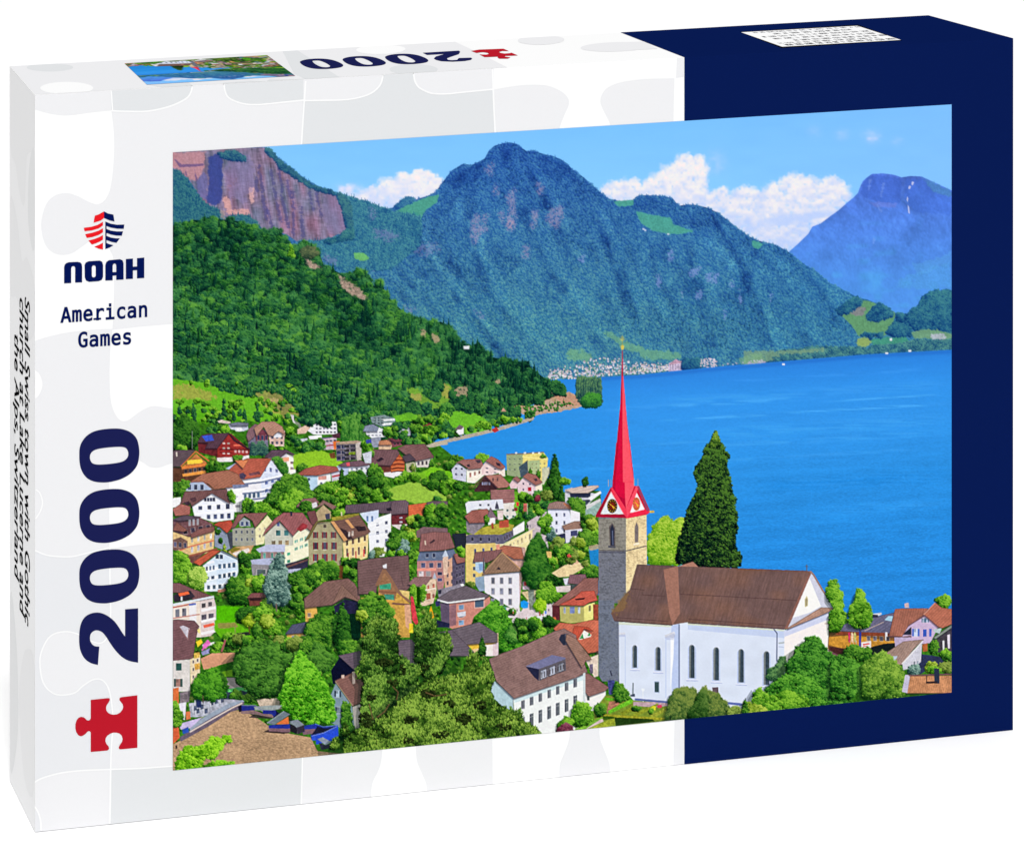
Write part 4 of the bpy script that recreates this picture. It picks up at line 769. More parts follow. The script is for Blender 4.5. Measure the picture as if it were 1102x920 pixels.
    fill([(40, 210), (100, 190), (150, 220), (150, 270), (60, 290), (40, 280)], (120, 92, 86), .15); win([(40, 215), (150, 225), (150, 280), (40, 270)], 3, 1, .5, .6, (84, 84, 110))
    # red roof small
    fill([(350, 150), (380, 115), (440, 165), (470, 270), (430, 290), (350, 260)], (140, 150, 168), .06); roof([(345, 100), (380, 78), (470, 65), (490, 110), (440, 160), (390, 115)], (180, 84, 68)); tree(395, 215, 14, 18, DK, 1.4); tree(372, 150, 14, 18, DK, 1.4); fill([(440, 160), (485, 150), (485, 270), (465, 280)], (70, 74, 84), .1)
    conifer(420, 240, 300, 12, YG, 1.2)
    # grey-cream house
    fill([(480, 125), (650, 120), (660, 250), (600, 258), (485, 255)], (158, 158, 146), .05); fill([(650, 130), (740, 30), (780, 80), (735, 120), (715, 240), (655, 250)], (234, 224, 180), .05); win([(490, 125), (650, 125), (650, 235), (490, 235)], 4, 2, .32, .4, (92, 98, 116)); win([(665, 110), (740, 100), (740, 200), (665, 210)], 2, 2, .3, .35, (170, 160, 140)); roof([(470, 125), (520, 25), (580, 15), (740, 10), (650, 122), (630, 70), (570, 30), (500, 118)], (134, 92, 90), 2.4); fill([(530, 80), (565, 45), (610, 70), (615, 110), (535, 110)], (156, 164, 170), .05); win([(535, 72), (608, 72), (608, 110), (535, 110)], 2, 1, .5, .8, (84, 100, 140))
    fill([(450, 300), (500, 262), (640, 250), (600, 330), (520, 350)], (196, 160, 120), .1); soft([(460, 290), (490, 265), (550, 270), (480, 310)], (120, 110, 40), .9, .5, 4, 271, 1); fill([(480, 310), (600, 270), (610, 290), (540, 350)], (226, 216, 210), .04)
    bush(10, 520, 310, 640, 440, [MD, LT, DK], 18, 34)
    # white pension with red-brown roof
    fill([(720, 180), (820, 70), (930, 180), (930, 250), (880, 290), (720, 290)], (196, 196, 182), .05); fill([(930, 180), (1010, 110), (1060, 150), (1050, 330), (870, 400), (860, 260), (930, 250)], (242, 236, 206), .04); win([(800, 75), (840, 75), (840, 115), (800, 115)], 1, 1, .5, .8, (80, 90, 130)); win([(790, 138), (910, 138), (910, 182), (790, 182)], 2, 1, .55, .9, (70, 118, 120)); win([(760, 215), (910, 210), (910, 250), (760, 255)], 3, 1, .55, .9, (150, 130, 100))
    win([(935, 200), (1045, 160), (1045, 270), (935, 310)], 3, 2, .3, .38, (170, 190, 180), shut=(78, 168, 140)); win([(875, 295), (920, 280), (920, 390), (875, 400)], 1, 2, .5, .38, (76, 170, 136)); fill([(985, 120), (1000, 100), (1015, 130), (1015, 165), (990, 170)], (230, 224, 200), .05)
    roof([(705, 180), (730, 130), (800, 50), (860, 10), (1000, 10), (1075, 110), (1060, 145), (1000, 100), (930, 182), (830, 68)], (152, 98, 100), 2.6); fill([(955, 130), (1000, 85), (1035, 100), (1030, 125), (985, 150)], (150, 60, 66), .12); fill([(908, 0), (922, 0), (924, 35), (910, 35)], (48, 48, 66))
    fill([(655, 280), (740, 245), (870, 245), (870, 300), (680, 305)], (186, 190, 214), .05); fill([(690, 300), (860, 300), (860, 350), (690, 350)], (150, 124, 124), .08); win([(690, 305), (860, 305), (860, 350), (690, 350)], 3, 1, .3, .9, (96, 160, 150)); fill([(615, 360), (740, 345), (860, 350), (870, 400), (630, 400)], (176, 180, 206), .05); fill([(620, 390), (860, 400), (860, 470), (630, 480)], (140, 136, 140), .08); win([(650, 425), (740, 425), (740, 470), (650, 470)], 1, 1, .7, .8, (104, 120, 120))
    fill([(870, 390), (1040, 345), (1040, 410), (960, 440), (880, 430)], (54, 52, 72), .12); fill([(880, 405), (1040, 350), (1040, 362), (885, 418)], (110, 80, 76), .1); fill([(880, 430), (990, 420), (960, 465), (900, 465)], (176, 180, 206), .08); roof([(970, 450), (1040, 425), (1050, 470), (980, 475)], (150, 100, 96))
    # white chalet with rust roof
    fill([(265, 400), (395, 300), (520, 360), (525, 440), (510, 500), (380, 590), (280, 590)], (206, 220, 240), .04); fill([(265, 400), (365, 390), (370, 590), (275, 590)], (220, 230, 246), .03)
    for y in (385, 450, 520): stroke([(275, y+62), (370, y+35), (515, y-5)], (248, 248, 252), 22)
    win([(355, 318), (415, 318), (415, 352), (355, 352)], 2, 1, .8, .9, (64, 84, 110)); win([(280, 410), (355, 395), (355, 430), (280, 440)], 3, 1, .5, .9, (84, 100, 130)); win([(370, 390), (510, 375), (510, 415), (370, 425)], 4, 1, .6, .9, (74, 100, 126)); win([(370, 465), (510, 445), (510, 480), (370, 500)], 4, 1, .6, .9, (74, 100, 126)); win([(285, 545), (450, 530), (450, 570), (285, 580)], 4, 1, .5, .8, (84, 106, 126)); win([(280, 485), (355, 470), (355, 500), (280, 510)], 2, 1, .6, .8, (84, 106, 140)); fill([(290, 375), (345, 362), (350, 380), (300, 392)], (240, 240, 248), 0)
    roof([(190, 375), (330, 285), (395, 290), (240, 400)], (182, 92, 70), 2.4); stroke([(395, 295), (520, 352)], (110, 120, 130), 14); fill([(370, 580), (450, 565), (450, 590), (375, 600)], (190, 130, 110), .1)
    fill([(150, 340), (260, 310), (300, 290), (200, 370), (170, 400)], (110, 74, 70), .14)
    # garden
    soft([(350, 700), (450, 690), (600, 690), (620, 760), (540, 830), (360, 830)], (86, 176, 20), .97, .2, 8, 272, 2)
    foliage([(440, 540), (480, 490), (560, 480), (650, 490), (720, 560), (700, 620), (600, 640), (580, 690), (470, 680), (440, 610)], MD, 3, vary=.25); bush(10, 560, 490, 700, 580, [LT, YG, LT], 20, 40)
    fill([(600, 640), (740, 640), (740, 690), (610, 700)], (110, 64, 56), .15); roof([(590, 640), (620, 605), (730, 600), (740, 635)], (128, 84, 84)); fill([(610, 640), (690, 640), (690, 660), (612, 660)], (56, 36, 40), .1)
    bush(30, 860, 470, 1030, 760, [MD, LT, MD, LT], 24, 50, 2.4); bush(8, 720, 640, 800, 760, [LT, MD], 24, 44, 2.4)
    # blue spruce
    foliage([(820, 305), (850, 340), (865, 400), (885, 470), (900, 560), (895, 640), (860, 690), (790, 690), (730, 640), (710, 560), (740, 480), (765, 410), (790, 350)], BL, 2.6, light=.25, vary=.3); conifer(822, 300, 420, 34, BL, 1.8); stroke([(805, 680), (808, 740)], (110, 96, 90), 10)
    # trees left
    foliage([(42, 320), (90, 295), (130, 330), (160, 400), (165, 480), (140, 530), (90, 540), (42, 530)], LT, 2.8); foliage([(165, 450), (210, 410), (270, 425), (285, 480), (260, 560), (190, 570), (160, 520)], pal((40, 80, 20), (104, 150, 50), (190, 214, 110)), 2.2)
    # apartment block left
    fill([(40, 690), (345, 640), (345, 760), (260, 830), (250, 930), (40, 930)], (232, 216, 204), .04); fill([(240, 660), (345, 640), (360, 700), (360, 880), (320, 920), (250, 930)], (216, 200, 198), .05)
    roof([(40, 600), (40, 530), (90, 530), (180, 570), (345, 630), (250, 650), (190, 655), (150, 600)], (118, 84, 86)); fill([(42, 620), (100, 600), (170, 585), (205, 630), (150, 660), (50, 670)], (52, 46, 56), .1); fill([(80, 605), (155, 590), (165, 610), (90, 628)], (224, 104, 70), .08); stroke([(40, 690), (345, 630)], (214, 220, 230), 16); stroke([(40, 710), (200, 680)], (180, 96, 80), 10); fill([(100, 630), (112, 628), (112, 660), (100, 662)], (220, 220, 226), 0)
    win([(50, 720), (150, 705), (150, 780), (50, 790)], 2, 1, .6, .8, (110, 110, 120)); fill([(160, 690), (215, 680), (215, 830), (165, 830)], (236, 232, 236), .04); stroke([(160, 690), (212, 682)], (90, 110, 180), 14); win([(245, 680), (340, 660), (340, 700), (245, 720)], 2, 1, .6, .8, (90, 84, 90)); win([(245, 760), (350, 745), (350, 800), (245, 815)], 2, 1, .7, .8, (84, 78, 90))
    for y in (710, 790, 880): stroke([(250, y+25), (358, y)], (244, 240, 242), 20)
    fill([(265, 840), (345, 822), (350, 842), (270, 862)], (226, 104, 80), .08); stroke([(40, 790), (240, 760)], (190, 130, 120), 8)
    # ---- crop J (180,640) lower left
    org(180, 640)
    roof([(42, 185), (60, 180), (200, 190), (235, 230), (210, 320), (190, 470), (42, 490)], (118, 86, 90), 2.6); fill([(90, 232), (120, 225), (165, 245), (150, 320)], (196, 190, 200), .1); stroke([(88, 232), (152, 330), (160, 240)], (150, 116, 116), 6)
    fill([(42, 485), (170, 475), (168, 710), (42, 715)], (214, 208, 204), .05); fill([(168, 475), (245, 440), (240, 590), (190, 650), (172, 660)], (232, 212, 180), .06); win([(50, 500), (120, 500), (120, 560), (50, 560)], 1, 1, .6, .9, (56, 110, 104)); win([(40, 615), (120, 615), (120, 680), (40, 680)], 1, 1, .4, .9, (170, 130, 120), shut=(60, 84, 80)); win([(175, 470), (240, 450), (240, 610), (175, 640)], 2, 3, .35, .4, (96, 84, 96)); fill([(195, 430), (240, 420), (240, 460), (200, 470)], (214, 176, 90), .2); fill([(200, 510), (240, 500), (240, 545), (205, 555)], (206, 160, 80), .2)
    for y in (260, 350): stroke([(260, y+25), (358, y+2)], (240, 232, 238), 18)
    fill([(212, 345), (250, 325), (262, 350), (225, 385)], (246, 206, 60), .08); soft([(270, 360), (300, 330), (320, 350), (300, 380), (250, 420)], (226, 110, 190), .9, .5, 4, 281, 1); fill([(222, 255), (240, 245), (244, 280), (228, 282)], (250, 220, 140), .08); fill([(250, 420), (320, 390), (325, 425), (260, 445)], (150, 150, 190), .1)
    soft([(350, 180), (500, 200), (620, 200), (700, 260), (640, 330), (400, 320), (350, 260)], (100, 172, 30), .95, .3, 7, 282, 2)
    soft([(370, 210), (500, 200), (530, 235), (380, 250)], (150, 130, 84), .8, .5, 5, 283, 1); fill([(510, 280), (600, 270), (620, 295), (520, 305)], (44, 52, 44), .1)
    tree(585, 150, 74, 52, DK, 2.6); tree(640, 190, 80, 50, pal((40, 70, 10), (110, 140, 30), (180, 200, 70)), 2.4); tree(700, 150, 60, 50, LT, 2.4); tree(690, 260, 60, 50, MD, 2.4); tree(770, 240, 60, 50, LT, 2.4); tree(740, 190, 50, 50, YG, 2.2); stroke([(605, 230), (608, 285)], (90, 70, 40), 9); stroke([(500, 230), (505, 300)], (140, 120, 90), 6)
    bush(22, 430, 320, 860, 400, [OL, MD, LT, OL], 26, 50, 2.4); bush(6, 340, 360, 400, 420, [LT, MD], 16, 30); stroke([(400, 420), (430, 330)], (150, 90, 90), 14)
    fill([(245, 470), (330, 430), (500, 425), (490, 490), (380, 520), (270, 555)], (206, 152, 122), .06); fill([(375, 520), (490, 488), (500, 520), (480, 545), (390, 560)], (44, 104, 24), .15); fill([(390, 570), (480, 550), (485, 600), (410, 605)], (130, 190, 40), .1); fill([(430, 610), (520, 610), (640, 690), (430, 690)], (196, 180, 180), .06)
    fill([(435, 700), (520, 680), (630, 680), (620, 710), (440, 718)], (110, 214, 120), .06); fill([(410, 720), (560, 705), (640, 740), (560, 780), (420, 780)], (56, 66, 84), .15); tree(505, 740, 40, 36, MD, 2); tree(600, 760, 50, 30, LT, 2); tree(650, 770, 30, 20, MD, 2)
    fill([(660, 770), (820, 760), (850, 840), (700, 860)], (196, 178, 160), .12); fill([(360, 770), (480, 770), (560, 780), (430, 830), (260, 900), (170, 900), (160, 800)], (170, 172, 184), .14)
    for x, y in [(205, 800), (240, 830), (320, 800), (270, 860), (210, 860), (345, 790), (190, 840), (300, 770), (390, 780)]: stroke([(x, y-24), (x, y+24)], (216, 216, 226), 6); fill([(x+5, y-20), (x+28, y-24), (x+28, y+10), (x+5, y+16)], (74, 82, 104), .3)
    fill([(215, 770), (250, 765), (252, 830), (218, 830)], (40, 50, 90), .1); fill([(90, 720), (170, 705), (160, 790), (95, 800)], (120, 110, 116), .2); fill([(42, 690), (85, 680), (85, 880), (42, 890)], (206, 112, 66), .08); fill([(85, 800), (140, 790), (130, 920), (85, 920)], (226, 222, 236), .05); foliage([(42, 790), (70, 780), (80, 840), (110, 890), (100, 920), (42, 920)], LT, 2)
    foliage([(190, 690), (205, 640), (250, 570), (300, 545), (370, 550), (430, 610), (440, 680), (420, 740), (330, 770), (250, 765), (195, 740)], pal((10, 40, 12), (34, 90, 26), (96, 160, 48)), 3, vary=.22); stroke([(262, 740), (265, 800)], (80, 66, 56), 8)
    # yellow houses (crop 320,550)
    org(320, 550)
    fill([(55, 710), (140, 700), (160, 830), (60, 815)], (206, 164, 88), .08); win([(65, 745), (110, 745), (110, 785), (65, 785)], 1, 1, .5, .7, (150, 130, 110)); fill([(270, 700), (350, 650), (460, 670), (440, 760), (280, 760)], (40, 40, 66), .15)
    # cream shuttered house
    fill([(80, 200), (150, 80), (245, 80), (335, 215), (335, 385), (310, 400), (85, 425)], (166, 158, 126), .06); fill([(335, 210), (525, 160), (520, 340), (440, 370), (345, 410)], (236, 208, 150), .06)
    win([(100, 145), (300, 145), (300, 205), (100, 205)], 3, 1, .3, .75, (96, 84, 90), shut=(124, 50, 60)); win([(100, 225), (305, 225), (305, 285), (100, 285)], 3, 1, .3, .85, (84, 84, 100), shut=(120, 46, 60)); win([(100, 312), (305, 312), (305, 370), (100, 370)], 3, 1, .3, .9, (90, 90, 104), shut=(140, 40, 56)); win([(185, 95), (220, 95), (220, 125), (185, 125)], 1, 1, .6, .8, (110, 96, 84))
    win([(345, 215), (520, 175), (520, 215), (345, 260)], 4, 1, .35, .9, (96, 70, 60)); win([(345, 270), (520, 250), (520, 320), (345, 340)], 4, 1, .3, .8, (110, 84, 84)); win([(345, 310), (520, 270), (520, 330), (345, 380)], 3, 1, .16, .9, (196, 70, 70)); fill([(345, 385), (375, 380), (375, 410), (345, 412)], (70, 50, 40), .1)
    roof([(55, 215), (140, 75), (250, 72), (150, 85), (85, 200)], (120, 106, 70)); roof([(245, 75), (330, 60), (455, 25), (540, 150), (500, 175), (345, 220)], (122, 92, 84), 2.6); fill([(245, 75), (270, 72), (370, 210), (345, 222)], (206, 156, 110), .06); fill([(350, 65), (375, 60), (420, 120), (400, 125)], (212, 158, 110), .06); fill([(310, 120), (360, 140), (410, 200), (370, 205)], (60, 46, 50), .15); fill([(420, 110), (500, 110), (510, 140), (450, 150)], (54, 42, 48), .15); win([(370, 150), (420, 140), (420, 180), (370, 190)], 2, 1, .5, .8, (196, 180, 170)); fill([(245, 70), (330, 35), (455, 15), (455, 28), (330, 62)], (140, 130, 60), .15)
    foliage([(545, 300), (570, 270), (630, 275), (640, 300), (590, 330), (575, 340)], OL, 2); foliage([(525, 320), (560, 290), (565, 345), (530, 350)], BL, 1.8)
    bush(8, 690, 240, 820, 320, [BL, MD, LT], 20, 40); bush(10, 800, 300, 880, 460, [LT, MD], 20, 38)
    bush(12, 330, 370, 450, 520, [MD, DK, LT], 20, 44, 2.4)
    tree(200, 435, 110, 72, MD, 3.0); bush(10, 80, 470, 200, 560, [LT, MD], 24, 46, 2.4); bush(14, -10, 480, 90, 640, [MD, LT], 24, 50, 2.4)
    soft([(310, 400), (340, 400), (330, 500), (310, 490)], (110, 50, 40), .7, .7, 5, 285, 1)
    # big brown barn roofs
    roof([(50, 645), (170, 545), (200, 520), (375, 495), (420, 530), (450, 580), (470, 670), (420, 650), (350, 640), (260, 690), (55, 712)], (124, 96, 90), 2.8); roof([(255, 690), (330, 540), (345, 560), (465, 670), (420, 655), (350, 630)], (138, 108, 98), 2.4)
    fill([(600, 560), (740, 600), (830, 680), (830, 930), (470, 930), (470, 640), (600, 620)], (198, 156, 82), .12); roof([(445, 365), (560, 348), (820, 325), (830, 560), (800, 590), (740, 580), (640, 430), (590, 550), (580, 610), (450, 610)], (112, 88, 88), 2.8)
    fill([(600, 540), (640, 440), (740, 580), (720, 660), (600, 600)], (150, 112, 84), .1); fill([(605, 545), (690, 530), (690, 575), (610, 575)], (66, 150, 120), .15); fill([(640, 612), (715, 615), (715, 655), (650, 650)], (70, 140, 120), .15); stroke([(585, 550), (640, 430), (690, 500), (740, 590), (835, 670)], (140, 104, 84), 22); stroke([(700, 680), (830, 690)], (120, 86, 76), 14); stroke([(600, 592), (730, 600)], (130, 90, 70), 12); fill([(630, 400), (660, 385), (660, 420), (635, 420)], (222, 222, 230)); stroke([(765, 470), (780, 550)], (96, 74, 78), 6); fill([(750, 580), (830, 590), (825, 650), (780, 620)], (226, 196, 130), .1); fill([(790, 690), (835, 690), (850, 900), (800, 850)], (206, 160, 130), .1)
    # pink brown town house
    org(440, 570)
    fill([(62, 230), (270, 200), (275, 330), (250, 450), (210, 440), (200, 360), (60, 345)], (176, 128, 126), .06); fill([(265, 210), (350, 180), (345, 280), (320, 420), (270, 470), (260, 330)], (206, 162, 138), .07)
    fill([(60, 230), (80, 160), (250, 155), (330, 140), (350, 185), (280, 225)], (104, 116, 140), .06); win([(75, 240), (255, 240), (255, 280), (75, 280)], 3, 1, .5, .85, (74, 78, 106)); win([(65, 305), (170, 305), (170, 342), (65, 342)], 2, 1, .6, .9, (206, 196, 200)); win([(200, 300), (255, 300), (255, 390), (200, 390)], 1, 2, .6, .5, (70, 76, 110)); win([(110, 170), (210, 170), (210, 205), (110, 205)], 2, 1, .4, .8, (54, 60, 88)); win([(270, 230), (345, 200), (345, 260), (270, 290)], 2, 1, .4, .6, (110, 80, 80)); win([(270, 310), (335, 290), (335, 400), (270, 430)], 2, 2, .4, .5, (80, 70, 80))
    fill([(60, 285), (200, 282), (200, 300), (60, 302)], (226, 150, 136), .05); roof([(75, 158), (90, 30), (180, 15), (300, 20), (340, 130), (250, 150)], (140, 98, 96), 2.6); fill([(115, 80), (125, 78), (128, 112), (118, 112)], (206, 186, 170)); fill([(150, 95), (185, 68), (195, 80), (160, 100)], (60, 48, 56)); fill([(250, 215), (270, 150), (290, 195), (285, 330), (255, 330)], (220, 190, 170), .08); fill([(245, 200), (270, 145), (292, 195)], (196, 206, 222), .04)
    fill([(320, 190), (350, 180), (415, 230), (415, 400), (320, 420)], (90, 84, 104), .1); roof([(320, 30), (420, 25), (420, 130), (350, 140)], (40, 44, 56)); win([(345, 260), (410, 240), (410, 390), (345, 420)], 3, 3, .5, .5, (56, 52, 72)); roof([(330, 180), (370, 170), (415, 205), (415, 235), (355, 250)], (150, 100, 92)); bush(3, 370, 150, 420, 190, [LT], 14, 22)
    fill([(210, 440), (400, 395), (400, 420), (280, 470), (220, 500)], (140, 134, 146), .12); fill([(378, 400), (400, 395), (412, 410), (390, 418)], (236, 236, 240)); fill([(215, 445), (240, 440), (240, 470), (218, 475)], (50, 50, 66))
    # turret house with ivy
    fill([(10, 390), (120, 380), (200, 350), (205, 440), (180, 540), (120, 560), (20, 560)], (216, 190, 166), .1); roof([(-10, 400), (40, 350), (170, 345), (130, 400), (60, 415)], (140, 108, 108)); foliage([(12, 430), (40, 405), (70, 440), (75, 560), (40, 560)], LT, 2); foliage([(80, 430), (110, 410), (120, 470), (100, 530), (85, 520)], LT, 1.8); fill([(55, 420), (80, 420), (80, 560), (60, 560)], (20, 60, 10), .1); win([(125, 390), (200, 370), (200, 520), (125, 540)], 2, 2, .4, .4, (170, 100, 84)); fill([(175, 360), (190, 310), (205, 360)], (170, 176, 190)); fill([(128, 470), (160, 465), (160, 510), (130, 515)], (150, 84, 66), .1); stroke([(120, 445), (200, 430)], (240, 226, 206), 8)
    # yellow hotel wall, white big house
    fill([(420, 110), (640, 95), (640, 170), (560, 200), (560, 400), (420, 400)], (222, 196, 126), .05); win([(460, 140), (640, 125), (640, 175), (460, 185)], 3, 1, .25, .9, (90, 100, 140)); win([(465, 210), (500, 210), (500, 360), (465, 360)], 1, 3, .5, .5, (110, 120, 140))
    fill([(640, 150), (700, 110), (860, 130), (860, 250), (800, 300), (700, 260)], (196, 160, 150), .1); roof([(640, 145), (700, 115), (830, 130), (850, 215), (780, 215)], (170, 108, 88), 2.4); fill([(643, 110), (670, 105), (672, 145), (648, 148)], (220, 150, 130), .08); roof([(475, 235), (490, 165), (690, 145), (640, 210), (580, 240)], (134, 96, 96), 2.4); fill([(490, 240), (560, 235), (560, 300), (520, 320), (490, 300)], (180, 200, 220), .05); fill([(515, 250), (545, 248), (545, 300), (520, 300)], (130, 160, 200), .05)
    fill([(555, 330), (830, 310), (815, 580), (760, 580), (560, 460)], (232, 228, 236), .03); fill([(815, 320), (840, 300), (830, 420), (818, 560)], (190, 160, 156), .08); win([(590, 335), (780, 335), (780, 570), (590, 570)], 3, 3, .36, .55, (120, 122, 138), sill=(190, 184, 184)); roof([(540, 330), (590, 260), (690, 160), (835, 305), (700, 315)], (142, 114, 96), 2.6); stroke([(690, 165), (835, 300)], (190, 150, 110), 7); stroke([(690, 165), (545, 325)], (176, 146, 110), 5); fill([(645, 290), (665, 272), (680, 295)], (50, 44, 54)); fill([(548, 210), (555, 200), (560, 320), (545, 320)], (90, 84, 96))
    fill([(490, 350), (555, 340), (560, 450), (520, 450), (490, 400)], (140, 160, 180), .06); foliage([(420, 400), (450, 380), (490, 400), (470, 420)], OL, 1.6)
    fill([(700, 570), (820, 575), (820, 650), (720, 650)], (222, 214, 214), .05); win([(720, 590), (790, 590), (790, 640), (720, 640)], 1, 1, .8, .8, (90, 80, 86)); fill([(700, 565), (720, 568), (716, 600), (700, 600)], (70, 150, 230)); tree(760, 600, 26, 18, MD, 1.6)
    # square, trees right of it
    fill([(740, 680), (830, 600), (930, 440), (1050, 450), (1100, 600), (1060, 660), (900, 680), (860, 750), (760, 760)], (214, 200, 202), .05); fill([(825, 530), (850, 520), (885, 535), (880, 575), (850, 580), (828, 570)], (40, 150, 226), .06); fill([(830, 460), (930, 440), (980, 445), (960, 490), (880, 520)], (210, 190, 150), .1); fill([(880, 440), (925, 440), (925, 590), (890, 590)], (130, 140, 130), .15)
    for k in range(26): x, y = rng.uniform(760, 1050), rng.uniform(590, 720); stroke([(x, y-8), (x, y+8)], [(80, 70, 90), (180, 90, 80), (230, 230, 235)][int(rng.integers(0, 3))], 6)
    fill([(840, 380), (890, 380), (890, 440), (840, 440)], (190, 170, 180), .2); fill([(850, 385), (870, 380), (872, 410), (852, 412)], (220, 50, 60)); fill([(875, 640), (1050, 630), (1060, 650), (890, 665)], (226, 226, 232), .06); stroke([(1012, 540), (1010, 640)], (226, 226, 240), 20); stroke([(1012, 560), (1011, 620)], (70, 110, 200), 10)
    foliage([(950, 40), (985, 60), (1010, 120), (1030, 200), (1045, 290), (1030, 380), (960, 420), (920, 430), (860, 370), (845, 290), (870, 180), (910, 80)], pal((10, 44, 20), (30, 82, 30), (84, 136, 52)), 3, light=.2)
    tree(1080, 360, 60, 44, DK, 2.2); foliage([(935, 490), (970, 440), (960, 395), (1000, 380), (1050, 400), (1100, 470), (1100, 530), (1020, 540), (960, 530)], LT, 2.6); tree(965, 560, 40, 42, pal((60, 110, 14), (110, 160, 24), (170, 210, 60)), 2); stroke([(966, 600), (968, 635)], (150, 80, 60), 9)
    foliage([(470, 650), (500, 590), (560, 545), (630, 530), (700, 580), (730, 640), (760, 690), (860, 740), (880, 830), (840, 870), (760, 900), (680, 900), (640, 840), (520, 690)], pal((8, 40, 12), (42, 108, 28), (112, 174, 58)), 2.8, vary=.22); tree(800, 770, 80, 60, pal((24, 74, 24), (66, 124, 50), (122, 170, 80)), 2.6)
    # salmon block with grey roof
    fill([(230, 540), (300, 530), (300, 730), (240, 680)], (96, 84, 104), .08); fill([(298, 540), (560, 510), (600, 490), (600, 540), (480, 640), (460, 700), (320, 730), (300, 720)], (196, 136, 122), .06); fill([(300, 560), (350, 545), (350, 700), (300, 715)], (140, 104, 112), .08); win([(365, 545), (410, 540), (410, 710), (365, 715)], 1, 3, .8, .6, (120, 150, 180)); fill([(355, 610), (420, 600), (420, 635), (360, 640)], (206, 206, 216), .05); win([(480, 520), (560, 510), (560, 570), (480, 575)], 1, 1, .8, .9, (110, 140, 170))
    roof([(200, 515), (300, 450), (420, 412), (560, 470), (600, 480), (560, 510), (290, 540)], (106, 96, 104), 2.4); stroke([(210, 518), (290, 538), (560, 504)], (226, 230, 236), 12); fill([(190, 660), (300, 690), (300, 720), (200, 720)], (36, 40, 66), .1); fill([(195, 530), (228, 520), (230, 560), (200, 565)], (54, 54, 100), .1)
    # flags
    fill([(12, 490), (30, 490), (70, 690), (50, 700), (20, 660)], (206, 70, 80), .15); fill([(152, 590), (165, 560), (185, 640), (180, 670), (155, 670)], (240, 156, 40), .1); fill([(0, 690), (30, 690), (30, 760), (0, 760)], (236, 200, 60), .15)
    # grey gabled roofs behind pines
    fill([(380, 830), (500, 780), (660, 760), (660, 930), (380, 930)], (226, 196, 150), .1); fill([(400, 850), (560, 790), (650, 780), (640, 850), (430, 890)], (222, 180, 70), .1); fill([(600, 850), (660, 830), (660, 930), (610, 930)], (216, 196, 200), .06); fill([(560, 850), (620, 845), (620, 930), (565, 930)], (236, 226, 222), .05)
    roof([(300, 740), (520, 680), (655, 770), (655, 830), (560, 835), (380, 850)], (106, 96, 104), 2.8); roof([(180, 760), (320, 740), (480, 900), (460, 930), (150, 930)], (104, 94, 104), 2.8); conifer(540, 770, 920, 24, DK, 1.8)
    org(560, 480)
    foliage([(440, 520), (560, 440), (590, 420), (590, 560), (480, 560)], MD, 2); fill([(480, 470), (590, 385), (600, 460), (585, 520), (470, 530)], (150, 176, 170), .1)
    fill([(328, 320), (380, 305), (470, 340), (560, 350), (480, 470), (440, 460), (330, 420)], (196, 196, 206), .06); fill([(365, 350), (520, 345), (515, 380), (370, 378)], (44, 52, 74), .08); fill([(450, 395), (530, 395), (480, 440)], (60, 66, 84), .1); roof([(330, 325), (450, 295), (575, 290), (580, 300), (500, 345), (380, 345)], (206, 186, 176), 3, .06); fill([(500, 380), (590, 330), (600, 345), (520, 405)], (240, 238, 240), .03); fill([(480, 440), (590, 385), (595, 405), (490, 470)], (206, 206, 206), .05)
    foliage([(350, 400), (400, 380), (450, 395), (480, 440), (460, 500), (400, 510)], MD, 2); tree(478, 262, 16, 34, DK, 1.6)
    fill([(370, 470), (440, 490), (440, 560), (370, 600)], (236, 232, 240), .04); roof([(305, 590), (400, 555), (540, 550), (545, 602), (330, 622)], (146, 116, 104), 2.2); fill([(330, 620), (540, 600), (540, 640), (430, 660), (350, 715), (335, 715)], (216, 214, 230), .05); fill([(370, 625), (420, 620), (420, 660), (372, 665)], (70, 74, 110), .1); fill([(270, 655), (330, 640), (335, 720), (275, 725)], (50, 54, 84), .12)
    bush(16, 480, 520, 575, 760, [MD, LT, YG, MD], 18, 36, 2); tree(470, 680, 46, 66, MD, 2.2); bush(16, 230, 700, 480, 860, [MD, LT, YG, OL], 16, 38, 2)
    # ---- crop H/8 (560,580) right houses
    org(560, 580)
    bush(10, 190, 40, 360, 190, [MD, LT, YG, LT], 16, 34, 2.2)
    fill([(505, 70), (580, 40), (580, 200), (520, 190)], (40, 130, 190), .06); soft([(505, 50), (580, 35), (580, 70), (510, 85)], (176, 160, 130), .9, .4, 4, 291, 1)
    fill([(230, 250), (330, 190), (420, 170), (500, 185), (440, 230), (360, 275), (280, 280)], (228, 204, 160), .08); soft([(330, 150), (380, 120), (440, 170), (380, 190)], (214, 170, 150), .8, .6, 4, 292, 1); bush(8, 360, 90, 510, 180, [YG, OL, MD], 14, 26); fill([(345, 118), (360, 105), (380, 130), (350, 135)], (206, 90, 80), .2); foliage([(440, 250), (480, 215), (540, 190), (580, 220), (580, 280), (480, 285)], MD, 2.2); fill([(190, 90), (230, 90), (230, 140), (200, 135)], (226, 190, 120), .1)
    fill([(315, 290), (360, 285), (365, 335), (330, 340)], (206, 206, 220), .08); roof([(350, 325), (365, 262), (480, 258), (490, 290), (450, 335)], (124, 92, 100), 2.4); fill([(360, 335), (440, 330), (430, 380), (370, 380)], (70, 80, 80), .15); fill([(260, 350), (370, 340), (370, 390), (270, 390)], (214, 200, 196), .08)
